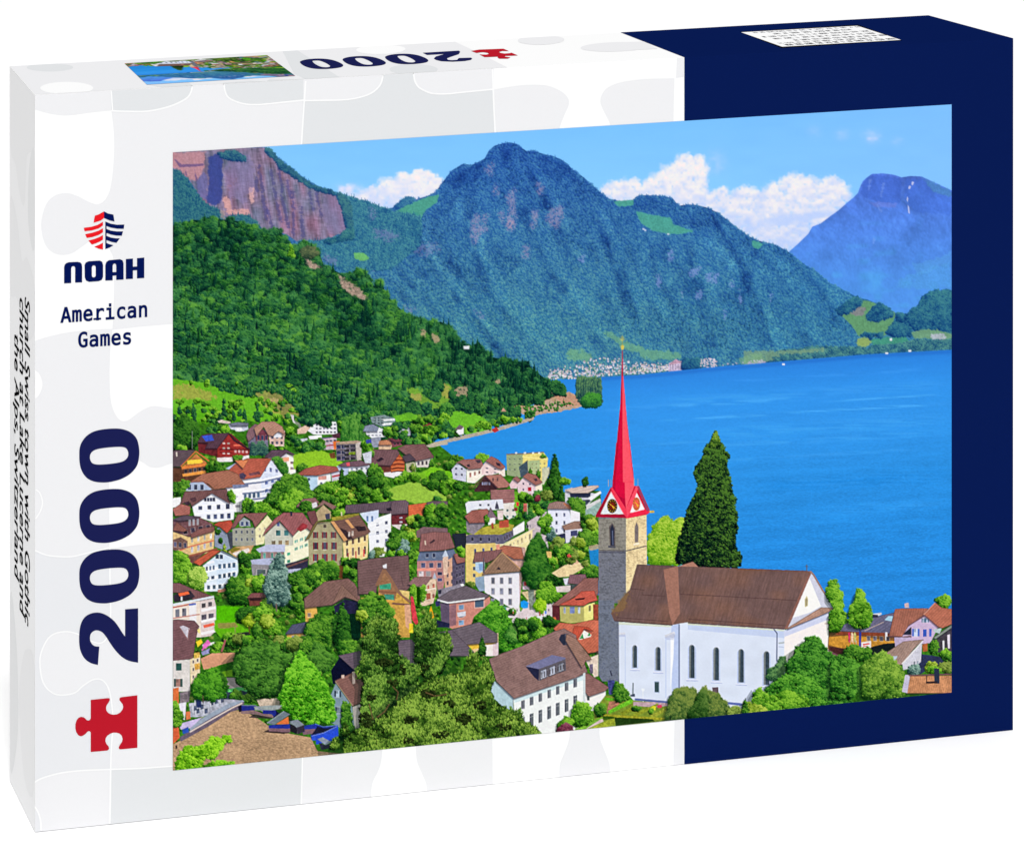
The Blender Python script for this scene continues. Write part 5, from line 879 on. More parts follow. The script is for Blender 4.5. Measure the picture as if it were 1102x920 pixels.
    roof([(230, 490), (420, 340), (470, 290), (575, 285), (575, 400), (540, 460), (400, 420), (290, 490)], (140, 98, 92), 2.6); fill([(235, 490), (292, 490), (292, 600), (235, 590)], (90, 44, 50), .12); fill([(290, 490), (470, 490), (470, 610), (370, 620), (295, 605)], (178, 172, 108), .05); fill([(468, 490), (550, 465), (535, 590), (470, 610)], (232, 222, 140), .05); win([(300, 500), (460, 495), (460, 550), (300, 550)], 3, 1, .28, .8, (170, 180, 206)); fill([(365, 500), (400, 498), (400, 545), (365, 548)], (120, 134, 180), .1); win([(500, 490), (525, 485), (525, 530), (500, 535)], 1, 1, .6, .9, (150, 140, 80))
    roof([(285, 485), (400, 430), (450, 385), (545, 380), (570, 450), (510, 465), (470, 490)], (186, 92, 78), 2.2); fill([(400, 440), (480, 430), (470, 445), (410, 450)], (60, 30, 36)); fill([(535, 480), (575, 480), (575, 600), (540, 600)], (140, 70, 54), .15); fill([(205, 580), (260, 575), (265, 595), (215, 598)], (216, 110, 70), .1)
    bush(20, 0, 600, 230, 740, [MD, MD, LT, DK], 24, 50, 2.4)
    roof([(245, 660), (290, 615), (390, 625), (530, 595), (580, 600), (580, 830), (500, 840), (440, 770), (300, 720)], (188, 108, 86), 2.6); roof([(380, 710), (400, 640), (500, 650), (540, 680), (470, 660), (420, 735)], (180, 84, 66)); fill([(430, 740), (470, 672), (525, 705), (520, 720), (440, 742)], (236, 236, 226), .05); fill([(435, 735), (460, 695), (468, 735)], (40, 140, 80)); fill([(495, 715), (508, 685), (520, 712)], (40, 140, 80))
    org(600, 660)
    fill([(205, 340), (300, 300), (300, 460), (270, 470)], (226, 206, 190), .08); fill([(235, 375), (260, 370), (262, 440), (240, 445)], (110, 100, 120), .2); fill([(280, 280), (300, 270), (300, 300)], (90, 60, 60))
    # long white house
    org(460, 660)
    fill([(400, 490), (500, 500), (640, 620), (625, 760), (560, 740), (470, 620)], (176, 200, 208), .04); fill([(635, 625), (1180, 440), (1170, 870), (820, 900), (700, 800), (640, 740)], (240, 242, 240), .025); fill([(640, 625), (1180, 440), (1180, 480), (640, 660)], (204, 222, 226), .03)
    win([(695, 640), (720, 635), (720, 705), (695, 710)], 1, 1, .9, .9, (104, 110, 120))
    for k in range(7):
        x = 706+k*64.5; y = 672-k*26.5
        fill([(x-13, y-27), (x+12, y-35), (x+12, y+27), (x-13, y+34)], (112, 116, 124), .08); fill([(x-13, y-27), (x-5, y-30), (x-5, y+31), (x-13, y+34)], (74, 76, 90), .05); stroke([(x-14, y+35), (x+13, y+28)], (206, 206, 206), 4)
        y2 = y+137; fill([(x-14, y2-40), (x+13, y2-50), (x+13, y2+42), (x-14, y2+52)], (104, 110, 116), .08); fill([(x-14, y2-40), (x-5, y2-44), (x-5, y2+48), (x-14, y2+52)], (66, 70, 84), .05); stroke([(x-14, y2-18), (x+13, y2-26)], (190, 190, 190), 3)
    roof([(455, 335), (560, 290), (700, 240), (940, 130), (1010, 110), (1100, 160), (1100, 200), (1182, 432), (1100, 470), (860, 550), (640, 626), (510, 500)], (138, 110, 106), 2.4, .12); stroke([(640, 627), (860, 552), (1100, 471)], (120, 108, 108), 5); stroke([(632, 640), (636, 745)], (140, 150, 156), 5)
    fill([(725, 390), (830, 405), (820, 495), (790, 470)], (40, 42, 66), .06); fill([(725, 388), (920, 305), (1020, 325), (1020, 340), (825, 410)], (118, 118, 150), .05); fill([(825, 408), (1020, 335), (1025, 420), (880, 470), (825, 498)], (96, 92, 100), .06); win([(825, 420), (1020, 350), (1020, 420), (825, 495)], 3, 1, .6, .8, (176, 180, 196), sill=(70, 66, 76)); win([(835, 430), (1015, 365), (1015, 410), (835, 485)], 9, 1, .4, .8, (80, 74, 80))
    fill([(985, 155), (1030, 145), (1040, 180), (1030, 230), (1005, 235), (970, 190)], (46, 50, 66), .06); fill([(1015, 150), (1040, 145), (1042, 215), (1020, 232)], (96, 96, 110), .05); fill([(1060, 230), (1100, 218), (1100, 240), (1075, 248)], (150, 150, 166), .06)
    org(600, 660)
    roof([(65, 150), (90, 160), (140, 190), (240, 320), (250, 340), (210, 345), (180, 400), (120, 300), (60, 200)], (150, 118, 106)); fill([(205, 610), (240, 590), (355, 570), (355, 650), (240, 740), (190, 780)], (240, 236, 232), .03); roof([(200, 445), (225, 440), (380, 545), (350, 570), (230, 612), (205, 580)], (140, 104, 100), 2.2); fill([(188, 440), (205, 435), (205, 690), (190, 700)], (206, 214, 216), .03); fill([(215, 610), (235, 605), (235, 640), (218, 640)], (60, 70, 70))
    # church garden
    fill([(355, 600), (560, 640), (860, 650), (860, 790), (560, 830), (100, 880), (200, 800)], (122, 140, 54), .1); fill([(380, 650), (480, 640), (420, 700), (360, 740)], (160, 110, 90), .2); fill([(560, 650), (830, 655), (820, 680), (700, 690), (560, 680)], (186, 160, 166), .08); fill([(170, 840), (330, 775), (340, 795), (220, 850)], (206, 186, 180), .06)
    for q, c in [([(370, 720), (540, 630), (556, 640), (550, 660), (385, 740)], (110, 180, 50)), ([(345, 620), (430, 625), (430, 640), (360, 640)], (90, 160, 40)), ([(460, 730), (580, 675), (600, 690), (480, 755)], (130, 140, 46)), ([(550, 745), (740, 660), (745, 675), (580, 760)], (140, 150, 50)), ([(680, 755), (840, 672), (846, 690), (720, 765)], (150, 156, 60)), ([(330, 760), (350, 742), (800, 770), (770, 785), (420, 778)], (150, 150, 50)), ([(420, 765), (700, 778), (720, 795), (430, 830)], (36, 60, 24)), ([(230, 850), (420, 765), (420, 815), (330, 850)], (150, 160, 56)), ([(330, 755), (420, 760), (415, 775), (340, 785)], (50, 80, 24)), ([(120, 855), (300, 770), (340, 765), (210, 850)], (120, 170, 60))]: fill(q, c, .16, (2, 2, 301))
    soft([(690, 690), (720, 680), (730, 710), (700, 715)], (230, 220, 60), .9, .6, 3, 302, 1); soft([(730, 675), (770, 672), (770, 695), (735, 695)], (200, 60, 90), .9, .6, 3, 303, 1); soft([(560, 700), (600, 690), (610, 715), (570, 720)], (206, 110, 110), .7, .8, 3, 304, 1); tree(690, 720, 16, 14, LT, 1.4); tree(580, 700, 30, 18, MD, 1.6)
    foliage([(100, 780), (110, 700), (150, 660), (220, 670), (260, 740), (250, 790), (180, 820), (110, 830)], LT, 2.4); foliage([(270, 690), (300, 660), (345, 680), (350, 740), (290, 760)], MD, 2.2); foliage([(0, 820), (60, 760), (110, 790), (90, 840), (0, 850)], LT, 2.2); foliage([(0, 850), (60, 810), (110, 840), (110, 870), (0, 880)], pal((50, 20, 34), (96, 40, 60), (140, 80, 96)), 2)
    # ---- church
    org(630, 480, 5.51); SHADE[0] = False
    foliage([(370, 560), (400, 480), (450, 430), (480, 415), (520, 450), (570, 425), (600, 440), (610, 560), (560, 700), (370, 700)], pal((60, 110, 24), (110, 160, 34), (180, 206, 84)), 2.6, vary=.22)
    foliage([(738, -24), (752, -48), (768, -84), (784, -52), (800, -24), (816, 4), (826, 30), (850, 50), (835, 120), (848, 180), (868, 230), (870, 280), (890, 320), (880, 370), (905, 410), (890, 450), (905, 480), (885, 540), (880, 600), (920, 640), (925, 680), (900, 720), (700, 715), (620, 690), (540, 690), (540, 620), (560, 540), (590, 450), (600, 370), (640, 310), (670, 240), (660, 190), (640, 160), (650, 120), (680, 90), (700, 40), (716, 4)], pal((3, 14, 20), (16, 44, 28), (80, 118, 48)), 1.9, vary=.5, light=.5, dens=.95)
    conifer(769, -86, 0, 34, pal((14, 34, 22), (48, 84, 34), (130, 160, 60)), 1.8)
    # tower
    def stone(q, base, seed, dark):
        P = tc(q); sl, m = cov(P)
        n = .5*vn(5, 3, seed)[sl]+.6*vn(2.6, 2.2, seed+1)[sl]+.3*vn(20, 20, seed+2)[sl]
        v = np.array(base, np.float32)*(1+.2*n[..., None]); k = np.clip((n-.35)*2, 0, 1)[..., None]*.5
        mort = (np.abs(((YY[sl]+vn(9, 9, seed+3)[sl]*2) % 7)-3.5) < .6)[..., None]*.08
        comp(sl, m, v*(1-k)+np.array(dark, np.float32)*k-mort*60)
    stone([(78, 400), (240, 415), (240, 860), (240, 930), (78, 930)], (116, 118, 128), 311, (70, 74, 92)); stone([(78, 430), (240, 425), (240, 615), (78, 615)], (140, 136, 128), 315, (100, 96, 96))
    stone([(240, 425), (362, 400), (364, 705), (310, 705), (260, 860), (240, 870)], (232, 208, 164), 319, (190, 160, 120))
    org(600, 660); stone([(302, -100), (418, -100), (418, 40), (455, 58), (455, 500), (330, 500), (302, 450)], (112, 118, 132), 323, (66, 72, 94)); org(630, 480, 5.51)
    stroke([(78, 617), (240, 620), (362, 590)], (96, 90, 90), 6); stroke([(78, 628), (240, 630)], (70, 70, 84), 5)
    fill([(138, 480), (158, 452), (176, 485), (176, 590), (145, 590)], (96, 88, 88), .08); fill([(146, 490), (158, 462), (170, 490), (170, 588), (150, 588)], (46, 50, 68), .06); stroke([(160, 500), (162, 585)], (120, 130, 160), 4); fill([(135, 588), (178, 592), (176, 602), (135, 600)], (80, 80, 92)); fill([(288, 470), (302, 440), (318, 470), (316, 570), (288, 575)], (214, 190, 150), .05); fill([(292, 480), (303, 448), (314, 480), (312, 568), (292, 570)], (120, 110, 110), .06); fill([(284, 578), (318, 570), (318, 580), (286, 588)], (250, 234, 206))
    # spire
    sp = 90
    fill([(60, 418), (150, 245), (165, 240), (315, 235), (385, 388), (365, 405), (245, 428), (235, 425)], (196, 30, 60), .04)
    fill([(88, 402), (152, 268), (228, 405)], (226, 232, 240), .03); fill([(262, 398), (302, 272), (352, 376)], (250, 250, 250), .02)
    fill([(62, 418), (60, 408), (150, 243), (158, 250), (88, 402)], (150, 26, 50), .05); fill([(150, 248), (165, 242), (240, 370), (245, 425), (228, 405)], (236, 66, 90), .03); fill([(228, 405), (62, 420), (75, 402)], (140, 20, 50), .04); fill([(70, 402), (228, 402), (240, 425), (60, 420)], (160, 24, 56), .05); fill([(240, 370), (300, 236), (316, 236), (262, 398), (245, 428)], (246, 84, 104), .03); fill([(245, 428), (262, 396), (352, 374), (385, 388), (370, 398)], (232, 50, 80), .03); fill([(305, 238), (318, 236), (385, 388), (362, 382)], (150, 70, 100), .05)
    fill([(152, 262), (232, 404), (225, 404), (150, 274)], (255, 130, 140), 0, al=.6)
    fill([(182, -20), (231, -20), (240, 370), (158, 242)], (178, 22, 60), .03); fill([(229, -20), (264, -20), (290, 235), (240, 370), (228, 240)], (250, 92, 108), .03); fill([(192, -20), (229, -20), (234, 310), (205, 300), (175, 262)], (206, 24, 66), .03)
    org(620, 350, 5.51)
    fill([(271, 150), (276, 150), (278, 300), (300, 560), (345, 930), (215, 930), (240, 700), (262, 460), (268, 300)], (176, 22, 56), .03); fill([(274, 300), (279, 300), (300, 560), (342, 930), (276, 930), (272, 600)], (248, 90, 106), .03); fill([(267, 440), (274, 400), (277, 930), (232, 930), (252, 700)], (204, 24, 64), .03)
    fill([(264, 125), (274, 112), (285, 125), (280, 145), (268, 145)], (210, 190, 90), .05); stroke([(274, 60), (274, 120)], (150, 150, 90), 4); stroke([(258, 84), (290, 84)], (190, 180, 110), 4); fill([(262, 70), (274, 62), (286, 75), (278, 95), (266, 95)], (180, 180, 110), .2, al=.6)
    org(630, 480, 5.51)
    for cx, cy, rx, ry, c1 in [(158, 354, 30, 42, (34, 26, 22)), (302, 342, 22, 40, (216, 110, 70))]:
        t = np.linspace(0, 2*math.pi, 28, endpoint=False)
        fill(np.stack([cx+rx*np.cos(t), cy+ry*np.sin(t)], 1), c1, .05)
        if cx < 200: fill(np.stack([cx+rx*.55*np.cos(t), cy+ry*.55*np.sin(t)], 1), (120, 40, 28), .06)
        else: fill(np.stack([cx+rx*.6*np.cos(t), cy+ry*.6*np.sin(t)], 1), (226, 100, 76), .06)
        for a in np.linspace(0, 2*math.pi, 12, endpoint=False): stroke([(cx+rx*.66*math.cos(a), cy+ry*.66*math.sin(a)), (cx+rx*.93*math.cos(a), cy+ry*.93*math.sin(a))], (214, 160, 60) if cx < 200 else (120, 84, 40), 4)
        stroke([(cx-rx*.5, cy-ry*.3), (cx+rx*.6, cy+ry*.3)], (236, 180, 60), 4); stroke([(cx, cy), (cx+rx*.4, cy+ry*.45)], (236, 180, 60), 4)
    for x, y in [(136, 240), (150, 238), (288, 232), (310, 234)]: stroke([(x, y), (x, y-42)], (150, 160, 170), 4)
    fill([(376, 384), (405, 380), (410, 394), (385, 395)], (190, 170, 70), .1)
    SHADE[0] = True
    # church walls
    org(600, 660)
    WL = (216, 223, 243)
    fill([(452, 60), (840, 80), (900, 60), (1680, 100), (1690, 420), (1500, 760), (1100, 780), (1100, 640), (840, 660), (560, 640), (455, 520)], WL, .02, (20, 20, 331))
    fill([(840, 90), (900, 70), (905, 600), (845, 600)], (190, 202, 236), .02); fill([(835, 175), (862, 160), (858, 300), (835, 560)], (252, 250, 252), .01)
    for q in [[(790, 160), (862, 130), (870, 150), (855, 180), (800, 178)], [(455, 140), (500, 138), (498, 155), (455, 158)]]: fill(q, (214, 214, 222), .04); fill([(p[0], p[1]+14) for p in q], (170, 178, 206), .03, al=.5)
    stroke([(500, 160), (500, 560)], (190, 202, 232), 6); stroke([(800, 185), (800, 620)], (190, 202, 232), 6)
    fill([(452, 62), (840, 82), (840, 100), (452, 80)], (206, 212, 196), .02)
    stroke([(898, 80), (898, 560)], (96, 110, 140), 8)
    def arch(x, y0, y1, w):
        t = np.linspace(math.pi, 2*math.pi, 9)
        fill([(x-w*1.5, y1+8)]+[(x+w*1.45*math.cos(a), y0+w*1.5+w*1.6*math.sin(a)) for a in t]+[(x+w*1.5, y1+8)], (186, 198, 230), .02)
        fill([(x-w, y1)]+[(x+w*math.cos(a), y0+w+w*1.2*math.sin(a)) for a in t]+[(x+w, y1)], (120, 126, 126), .05)
        fill([(x-w*.35, y1)]+[(x+w*.3+w*.6*math.cos(a), y0+w+w*1.0*math.sin(a)) for a in t]+[(x+w*.95, y1)], (52, 66, 78), .12); stroke([(x+w*.3, y0+6), (x+w*.3, y1)], (100, 112, 118), 3, .6)
        stroke([(x-w*2, y1+12), (x+w*2.2, y1+14)], (226, 230, 246), 8); stroke([(x-w*2, y1+20), (x+w*2.2, y1+22)], (170, 180, 216), 5)
    arch(570, 235, 398, 17); arch(742, 248, 418, 18); arch(993, 235, 474, 21)
    fill([(712, 498), (752, 498), (754, 586), (714, 584)], (176, 190, 214), .02); fill([(718, 504), (748, 504), (748, 580), (718, 578)], (60, 80, 84), .08)
    stroke([(558, 510), (556, 610)], (110, 124, 130), 10); fill([(535, 600), (570, 590), (572, 612), (540, 612)], (70, 80, 100)); stroke([(630, 560), (632, 650)], (226, 230, 240), 7); fill([(618, 552), (645, 552), (640, 572), (624, 572)], (240, 244, 250)); stroke([(570, 632), (840, 656)], (96, 110, 160), 16)
    fill([(370, 490), (420, 490), (430, 590), (380, 600)], (70, 76, 130), .2); foliage([(410, 560), (430, 505), (470, 520), (520, 590), (530, 630), (440, 650)], MD, 2.2); stroke([(390, 420), (400, 460)], (60, 64, 80), 10)
    org(740, 640)
    arch(30, 370, 612, 20); arch(210, 388, 628, 20); arch(394, 402, 644, 20); arch(582, 418, 662, 21)
    fill([(0, 215), (740, 262), (740, 320), (0, 255)], (178, 192, 230), .02, al=.55); stroke([(0, 215), (330, 236), (720, 262)], (206, 212, 190), 10)
    fill([(180, 682), (226, 680), (228, 728), (186, 728)], (100, 84, 92), .1); stroke([(270, 795), (440, 812)], (96, 110, 170), 18); stroke([(660, 280), (658, 490)], (80, 92, 122), 8); stroke([(635, 250), (662, 285)], (80, 92, 122), 8); fill([(670, 350), (740, 340), (735, 352), (672, 362)], (180, 186, 190), .03); stroke([(672, 382), (710, 384)], (170, 180, 206), 5)
    # sunlit gable end
    fill([(715, 270), (1040, 120), (1040, 520), (900, 560), (712, 560)], (250, 242, 238), .015); fill([(712, 262), (1040, 118), (1040, 180), (712, 310)], (206, 210, 236), .02); fill([(700, 262), (905, -175), (1085, 95), (1040, 125)], (206, 206, 220), .03); fill([(775, 168), (897, -134), (985, 82), (900, 130)], (250, 248, 244), .01); fill([(865, 30), (880, 5), (890, 30), (888, 80), (866, 90)], (206, 196, 150), .04); fill([(870, 35), (880, 18), (886, 35), (884, 78), (870, 82)], (160, 150, 120), .05); roof([(735, 245), (985, 92), (1085, 95), (1040, 125), (740, 250)], (176, 140, 124)); fill([(1010, 205), (1042, 200), (1042, 216), (1015, 218)], (206, 190, 180))
    # church roof
    org(630, 480, 5.51)
    RC = (110, 87, 84)
    P = tc([(305, 700), (520, 708), (560, 712), (640, 684), (668, 714), (1310, 738), (1336, 740), (1196, 1082), (606, 1042), (516, 1058), (496, 1056), (168, 1032), (151, 988), (240, 871), (262, 850)]); sl, m = cov(P)
    n = .5*vn(30, 3, 341, 1.85)[sl]+.4*vn(8, 2, 342, 1.85)[sl]+.5*vn(60, 30, 343)[sl]
    comp(sl, m, np.array(RC, np.float32)*(1+.12*n[..., None])+np.array((14, 6, -2), np.float32)*np.clip(vn(40, 30, 344)[sl], 0, 1)[..., None])
    fill([(462, 730), (548, 710), (560, 990), (516, 1058), (498, 1000)], (156, 114, 100), .05); fill([(548, 712), (635, 684), (668, 714)], (170, 124, 108), .05)
    soft([(150, 990), (200, 920), (250, 862), (275, 880), (230, 960), (180, 1000)], (140, 112, 66), .5, .9, 5, 346, 4)
    for q in [[(265, 843), (350, 852)], [(335, 880), (470, 888)], [(560, 876), (800, 888), (1110, 905), (1262, 915)], [(180, 1014), (490, 1038)], [(610, 1024), (1196, 1064)]]: stroke(q, (84, 62, 62), 4, .8)
    stroke([(308, 702), (520, 710)], (84, 66, 66), 4); stroke([(668, 716), (1310, 740)], (96, 74, 72), 4)
    org(740, 640)
    stroke([(0, 205), (330, 226), (715, 250), (735, 246)], (92, 70, 72), 9); fill([(715, 250), (905, -178), (918, -172), (765, 190), (735, 250)], (140, 100, 90), .06); stroke([(905, -176), (930, -150), (1000, -30), (1085, 92)], (150, 122, 112), 13); stroke([(880, -225), (880, -178)], (96, 90, 90), 5); stroke([(868, -212), (892, -212)], (96, 90, 90), 4)
    org(600, 660); stroke([(420, 52), (560, 64), (850, 84)], (84, 64, 64), 8)
    # ---- right bottom: houses by the lake
    org(870, 610)
    fill([(150, 480), (640, 440), (640, 620), (200, 640), (140, 600)], (120, 84, 50), .15); fill([(150, 515), (340, 500), (560, 540), (640, 545), (640, 565), (400, 600), (250, 600), (150, 575)], (196, 142, 62), .12); fill([(150, 585), (260, 600), (260, 640), (160, 650)], (70, 40, 40), .15)
    roof([(205, 470), (270, 420), (330, 400), (480, 370), (640, 335), (620, 490), (560, 490)], (106, 104, 128), 3); fill([(470, 345), (540, 335), (540, 350), (480, 375)], (206, 210, 220), .1); fill([(465, 350), (510, 350), (515, 370), (470, 375)], (50, 50, 70), .1); fill([(560, 390), (590, 360), (625, 362), (615, 400)], (170, 206, 226), .04); stroke([(415, 470), (555, 405)], (190, 170, 160), 5); fill([(205, 475), (590, 485), (590, 510), (205, 500)], (130, 70, 50), .1); stroke([(575, 480), (575, 540)], (220, 220, 226), 16); win([(420, 505), (610, 510), (610, 550), (420, 545)], 4, 1, .5, .8, (96, 92, 104)); fill([(460, 590), (560, 565), (640, 560), (640, 600), (560, 630), (470, 650)], (26, 34, 36), .1)
    stroke([(150, 470), (150, 520)], (60, 50, 50), 5); stroke([(382, 455), (380, 600)], (40, 60, 150), 16); fill([(390, 555), (462, 545), (462, 595), (392, 598)], (232, 226, 226), .03); stroke([(402, 572), (450, 564)], (214, 70, 50), 10); stroke([(402, 586), (440, 582)], (214, 90, 70), 5)
    for x, c in [(300, (196, 60, 100)), (322, (226, 190, 160)), (342, (190, 186, 120))]: fill([(x-8, 488), (x+2, 478), (x+10, 500), (x+6, 560), (x-6, 550)], c, .15); stroke([(x+10, 540), (x+14, 680)], (206, 196, 190), 3)
    foliage([(135, 170), (150, 110), (178, 92), (205, 110), (215, 160), (245, 200), (250, 250), (240, 300), (270, 340), (265, 400), (240, 450), (200, 480), (160, 470), (150, 350), (190, 300), (140, 230)], LT, 2.6); foliage([(300, 400), (300, 330), (330, 260), (350, 190), (375, 168), (405, 190), (420, 250), (460, 310), (470, 390), (430, 440), (380, 450), (310, 430)], LT, 2.6, vary=.22); stroke([(385, 440), (384, 480)], (80, 70, 50), 8)
    tree(1000, 250, 46, 46, LT, 2.2); foliage([(930, 240), (960, 215), (970, 260)], LT, 1.8)
    # lilac house
    fill([(740, 430), (860, 360), (960, 440), (900, 560), (640, 590), (635, 520)], (200, 178, 206), .04); fill([(690, 500), (760, 440), (760, 500)], (40, 44, 60), .1); win([(765, 455), (820, 455), (820, 510), (765, 510)], 1, 1, .5, 1, (180, 190, 214), shut=(76, 110, 190)); fill([(845, 460), (872, 458), (872, 512), (845, 514)], (60, 90, 176), .06); fill([(892, 455), (910, 455), (908, 512), (892, 512)], (76, 104, 190), .06); win([(835, 375), (890, 375), (890, 410), (835, 410)], 2, 1, .5, .9, (150, 160, 180), shut=(70, 110, 130))
    roof([(595, 510), (640, 310), (700, 305), (885, 305), (850, 355), (740, 430), (690, 512)], (164, 108, 92), 2.6); roof([(850, 350), (935, 262), (985, 300), (1060, 310), (1060, 420), (990, 450), (960, 440), (880, 370)], (178, 112, 92), 2.6); stroke([(850, 352), (935, 264)], (206, 150, 130), 6); stroke([(740, 430), (860, 358), (965, 448)], (120, 84, 90), 8); fill([(710, 268), (740, 262), (742, 300), (712, 300)], (206, 180, 180), .06); fill([(635, 520), (755, 510), (640, 590)], (186, 170, 196), .04); fill([(600, 505), (690, 512), (760, 505), (760, 518), (600, 518)], (100, 70, 70), .05)
    fill([(900, 570), (940, 500), (1060, 430), (1060, 620), (1000, 640), (920, 620)], (70, 66, 74), .14); roof([(925, 520), (1060, 425), (1060, 445), (940, 530)], (130, 140, 130)); fill([(1025, 500), (1045, 495), (1045, 600), (1030, 600)], (226, 216, 230), .04); fill([(990, 545), (1003, 540), (1004, 610), (992, 612)], (240, 240, 244)); fill([(840, 570), (880, 560), (880, 620), (845, 625)], (170, 100, 60), .15); fill([(920, 460), (985, 450), (970, 490), (930, 480)], (186, 200, 200), .08)
    fill([(760, 680), (820, 640), (1030, 670), (1020, 720), (900, 740), (830, 790), (760, 780)], (50, 56, 86), .12); fill([(690, 690), (840, 560), (830, 700), (780, 740), (700, 760)], (206, 204, 214), .06); win([(770, 690), (820, 680), (820, 760), (770, 770)], 2, 1, .4, .8, (150, 156, 170)); roof([(560, 660), (580, 630), (700, 550), (850, 535), (780, 600), (690, 720), (640, 720), (620, 670)], (160, 134, 124), 2.4); stroke([(845, 545), (690, 715)], (236, 230, 230), 9); fill([(590, 660), (660, 655), (640, 690), (600, 690)], (190, 200, 214), .06)
    tree(925, 590, 30, 46, MD, 2); tree(1015, 640, 40, 30, LT, 2); tree(905, 735, 40, 36, YG, 2); tree(1020, 735, 60, 36, OL, 2.2); tree(930, 760, 46, 24, LT, 2); tree(780, 760, 40, 40, BL, 2); bush(6, 1000, 660, 1060, 690, [MD], 10, 18)
    # garden trees
    foliage([(260, 640), (280, 590), (340, 570), (400, 600), (440, 590), (450, 640), (420, 690), (300, 690)], MD, 2.4)
    org(740, 640)
    fill([(1035, 400), (1110, 440), (1110, 520), (1060, 480)], (110, 74, 84), .1)
    foliage([(590, 610), (600, 560), (650, 530), (690, 450), (715, 460), (720, 560), (660, 640)], pal((20, 50, 36), (56, 96, 60), (110, 150, 90)), 2.2)
    foliage([(720, 520), (770, 470), (790, 400), (850, 360), (880, 315), (940, 310), (990, 350), (1020, 400), (1060, 450), (1150, 480), (1200, 540), (1200, 860), (900, 870), (760, 640)], pal((4, 24, 14), (28, 84, 28), (98, 158, 60)), 2.6, vary=.24)
    foliage([(580, 700), (640, 640), (740, 580), (830, 600), (920, 620), (980, 700), (1000, 800), (900, 860), (620, 800)], pal((6, 28, 12), (36, 96, 28), (110, 170, 62)), 2.6, vary=.24); foliage([(480, 760), (530, 680), (560, 740), (660, 740), (720, 710), (850, 750), (900, 830), (700, 880), (480, 880)], LT, 2.8, vary=.24); foliage([(400, 880), (410, 800), (440, 790), (560, 830), (600, 880)], YG, 2.2)
    org(870, 610)
    foliage([(170, 700), (240, 660), (330, 690), (400, 740), (420, 860), (300, 960), (170, 960)], pal((6, 28, 14), (36, 92, 30), (106, 164, 62)), 2.6, vary=.24); foliage([(400, 720), (480, 660), (560, 630), (620, 680), (680, 760), (700, 800), (690, 960), (400, 960)], pal((18, 48, 18), (70, 114, 38), (146, 180, 76)), 2.4, vary=.22, asp=1.3)
    org(740, 640)
    weep = pal((20, 40, 22), (58, 90, 44), (124, 140, 70))
    foliage([(0, 720), (30, 690), (70, 740), (80, 900), (0, 930)], weep, 2.4, asp=1.7); foliage([(60, 840), (90, 720), (120, 690), (150, 730), (200, 730), (250, 760), (300, 850), (300, 930), (40, 930)], weep, 2.4, asp=1.7, vary=.25); foliage([(290, 850), (340, 825), (400, 840), (410, 890), (300, 920)], OL, 2.2); conifer(425, 755, 870, 26, MD)
    org(600, 660)
    foliage([(830, 640), (850, 590), (900, 560), (960, 560), (1000, 600), (1030, 640), (1010, 760), (900, 780), (800, 790)], weep, 2.4, asp=1.7, vary=.25); foliage([(960, 760), (1030, 640), (1070, 560), (1100, 600), (1100, 770)], pal((14, 36, 16), (40, 76, 30), (96, 124, 60)), 2.4, asp=1.7)
    # bottom right terracotta roof
    org(870, 610)
    roof([(725, 930), (750, 805), (1060, 800), (1060, 930)], (190, 136, 100), 2.2, .16); fill([(690, 920), (715, 795), (752, 795), (730, 930)], (196, 190, 210), .05); stroke([(740, 800), (1060, 790)], (110, 80, 84), 10); fill([(928, 745), (965, 750), (968, 860), (930, 860)], (46, 54, 72), .06); fill([(868, 845), (950, 842), (950, 858), (868, 860)], (50, 40, 44)); stroke([(872, 800), (872, 850)], (50, 40, 44), 5)
    # ---- bottom left roof terrace and trees
    org(300, 660)
    fill([(60, 150), (235, 130), (240, 230), (60, 235)], (206, 162, 84), .08); win([(80, 160), (290, 150), (290, 215), (80, 220)], 3, 1, .5, .8, (120, 140, 160)); roof([(48, 152), (100, 82), (200, 62), (260, 70), (260, 135)], (84, 86, 108), 2.4)
    foliage([(190, 120), (230, 40), (300, 10), (400, 30), (410, 140), (390, 260), (280, 240), (220, 200)], MD, 2.8, vary=.25); foliage([(400, 60), (440, 0), (500, -10), (530, 60), (520, 190), (420, 220)], DK, 2.6); conifer(470, -90, 230, 60, DK, 2.4); fill([(520, 0), (610, 0), (600, 200), (540, 200)], (12, 40, 28), .2)
    foliage([(600, -90), (680, -150), (760, -120), (830, -40), (860, 80), (760, 160), (640, 120), (600, 20)], MD, 2.8, vary=.3); bush(8, 600, 0, 700, 220, [YG, MD], 20, 40); 
    foliage([(430, 260), (460, 215), (530, 200), (590, 230), (600, 290), (470, 310)], MD, 2.4)
    roof([(440, 310), (600, 275), (640, 300), (640, 430), (560, 420)], (106, 92, 104), 2.6); fill([(385, 420), (450, 320), (560, 420), (540, 520), (400, 520)], (18, 22, 44), .1); roof([(880, 200), (980, 190), (1100, 330), (1100, 440), (900, 440)], (106, 94, 104), 2.6)
    roof([(415, 495), (560, 430), (640, 440), (680, 560), (600, 660), (545, 682)], (128, 94, 88), 2.4); fill([(385, 600), (420, 515), (540, 680), (560, 830), (480, 860), (380, 800)], (126, 146, 158), .05); win([(400, 565), (470, 570), (470, 620), (400, 615)], 1, 1, .35, .9, (150, 166, 180), shut=(40, 54, 76)); win([(405, 685), (480, 690), (480, 740), (405, 735)], 1, 1, .35, .9, (150, 166, 180), shut=(40, 54, 76)); fill([(545, 690), (620, 660), (620, 840), (560, 850)], (222, 212, 204), .05); stroke([(418, 500), (548, 680)], (150, 130, 110), 8); fill([(542, 430), (562, 425), (564, 515), (544, 520)], (226, 200, 190), .04); fill([(462, 455), (485, 450), (485, 475), (465, 478)], (206, 180, 170), .05)
